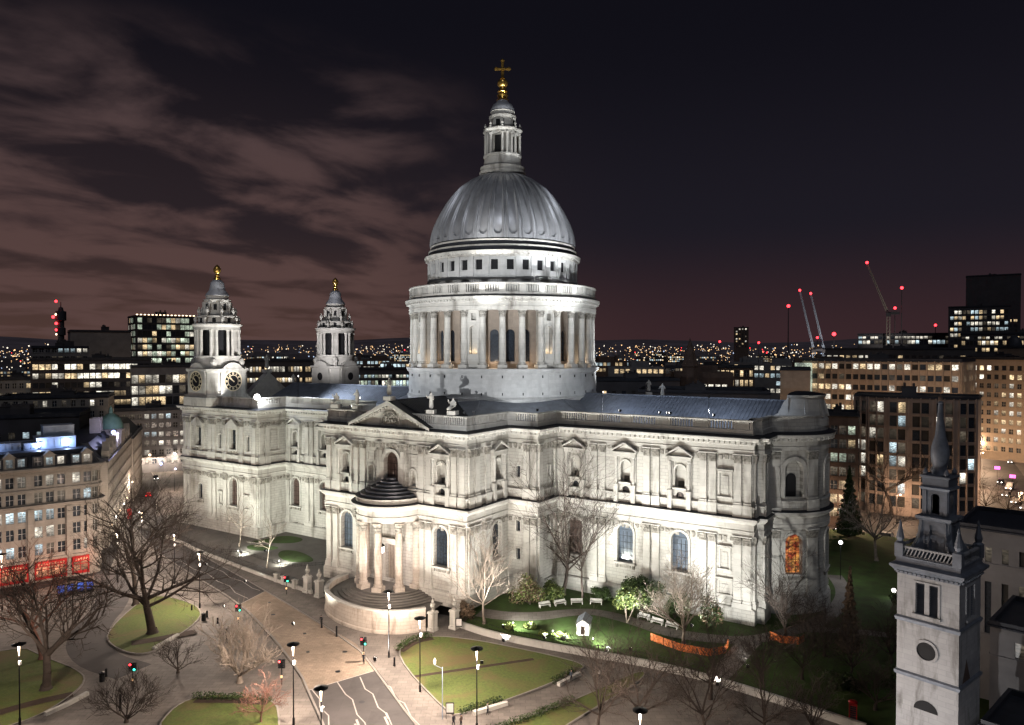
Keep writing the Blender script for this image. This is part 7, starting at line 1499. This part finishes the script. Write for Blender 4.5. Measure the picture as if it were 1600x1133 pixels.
for x, y, tx, ty, w, lb in ((36.5, -39.4, 39, -32, 7000, 'added low post light over the bright grass before the white hut'), (43.5, -38.6, 45, -31, 6000, 'added low post light over the grass beside the pale lit tree'), (29.0, -40.0, 29, -33, 4500, 'added low post light over the flower beds by the bastion path'), (-33, -38.6, -37, -31, 5000, 'added low post light over the small nave lawns'), (-48.5, -37.6, -50, -30, 5000, 'added low post light over the nave lawn by the railings')):
    t = thing('added_lawn_light', lb, 'added garden light', (x, y, gh(x, y)), 0, 'added low lights of the churchyard lawns'); mb = MB(); mb.tube((0, 0, -.1), (0, 0, 1.7), .05, .04, 6); mb.build('pole', M['iron'], t); mb = MB(); mb.sphere((0, 0, 1.78), .13, 8); mb.build('lens', E_['lamp'], t); add_light(t, 'SPOT', (0, .15, 1.8), w, (.97, 1, .88), .12, (tx, ty, -.4), 140, .8)  # post lights added to brighten the grass from above
def post_flood(loc, label, w, c, em, hgt):
    t = thing('floodlight_post', label, 'floodlight', (loc[0], loc[1], gh(*loc)), 0, 'floodlights of the cathedral'); mb = MB(); mb.tube((0, 0, 0), (0, 0, hgt), .08, .06, 6); mb.build('pole', M['iron'], t); mb = MB(); mb.sphere((0, -.1, hgt+.3), .38, 10); mb.build('lens', E_[em], t); o = add_light(t, 'SPOT', (-.5, -.5, hgt+.3), w, c, .3, (60, 2, 20), 120, .8); add_light(t, 'POINT', (.5, -.5, hgt+.3), w*.14, c, .3)
post_flood((71.6, 17.5), 'dazzling white floodlight on a post past the rounded east end', 7000, (.93, .96, 1), 'lamp', 7.4); post_flood((82, 11), 'small bluish floodlight low in the bushes of the east lawn', 700, (.85, .9, 1), 'lamp', 1.2)
for k in range(32):
    a = 2*PI*(k+.5)/32
    if k % 4 == 1 or k % 2: continue
    add_light(per, 'POINT', (19.3*math.cos(a), 19.3*math.sin(a), 44.4), 150, (1, .74, .5), .2, name='colonnade_lamp')
for k in range(32):
    if k % 4 != 1: continue
    a = 2*PI*(k+.5)/32; add_light(per, 'POINT', (20.6*math.cos(a), 20.6*math.sin(a), 46.6), 45, (1, .74, .46), .15, name='niche_lamp')
for x, y, lb in ((-57, -61, 'tall street lamp before the right end of the red shops'), (-58.5, -82, 'tall street lamp before the left end of the red shops'), (-46, -55, 'tall street lamp on the pavement toward the nave')): mast_lamp((x, y, ZS), lb, 1, .6)

for x, y, lb in ((44, 128, 'lamp post at the foot of the beige office nearest the beige slab'), (66, 124, 'lamp post at the middle of the beige office'), (84, 138, 'lamp post at the road end of the beige office'), (90, 226, 'lamp post before the tall beige corner office')): tall_light((x, y, ZS), lb, 'lampwarm', 15000, 10.5)
for x, y, lb in ((-178, -18, 'lamp post among the pale terrace roofs on the left'), (-190, 22, 'lamp post in the lane behind the slim black spire'), (-225, 60, 'lamp post in the lane before the glass office')): tall_light((x, y, ZS), lb, 'lampwarm', 12000, 11)

rnd = random.Random(91)
for hd_, D in ((9.5, 330), (13.5, 380), (15.5, 430), (18.5, 300), (21, 400), (23.5, 350), (25.5, 470), (11.5, 470), (44, 520), (47, 470), (52, 520), (41.5, 440)):
    a = R(hd_); x, y = 97 - math.sin(a)*D, -144.5 + math.cos(a)*D; w_ = rnd.uniform(22, 34); hh = 49 + (D-300)*-.012 - rnd.uniform(4, 9); mb = MB(); mb.box(-w_/2, w_/2, 0, 16, 0, hh); mb.obox((rnd.uniform(-.2, .2)*w_, 8, hh), w_*.35, 7, 2.6); mb.obox((rnd.uniform(-.3, .3)*w_, 4, hh), 2, 2, 3.4)
    for z in [hh-3-3.7*j for j in range(4)]:
        on = rnd.random() < .6; wm = rnd.choice((1, 1, 2, 3))
        for j in range(int(w_/2.6)):
            if (on and rnd.random() < .8) or rnd.random() < .1: mb.mi = wm if rnd.random() < .8 else 1; xx = -w_/2+1.4+j*2.6; mb.quad((xx-.9, -.06, z), (xx+.9, -.06, z), (xx+.9, -.06, z+1.9), (xx-.9, -.06, z+1.9))
    o = mb.build('city_block', [M['greywall'] if rnd.random() < .5 else M['darkbrick'], E_['warm'], E_['white'], E_['cool']], None, None, (x, y, ZS), a + R(rnd.uniform(-20, 20))); tag(o, 'mid rise city block with lit rows of windows in the middle distance', 'building', 'lit blocks of the middle distance')
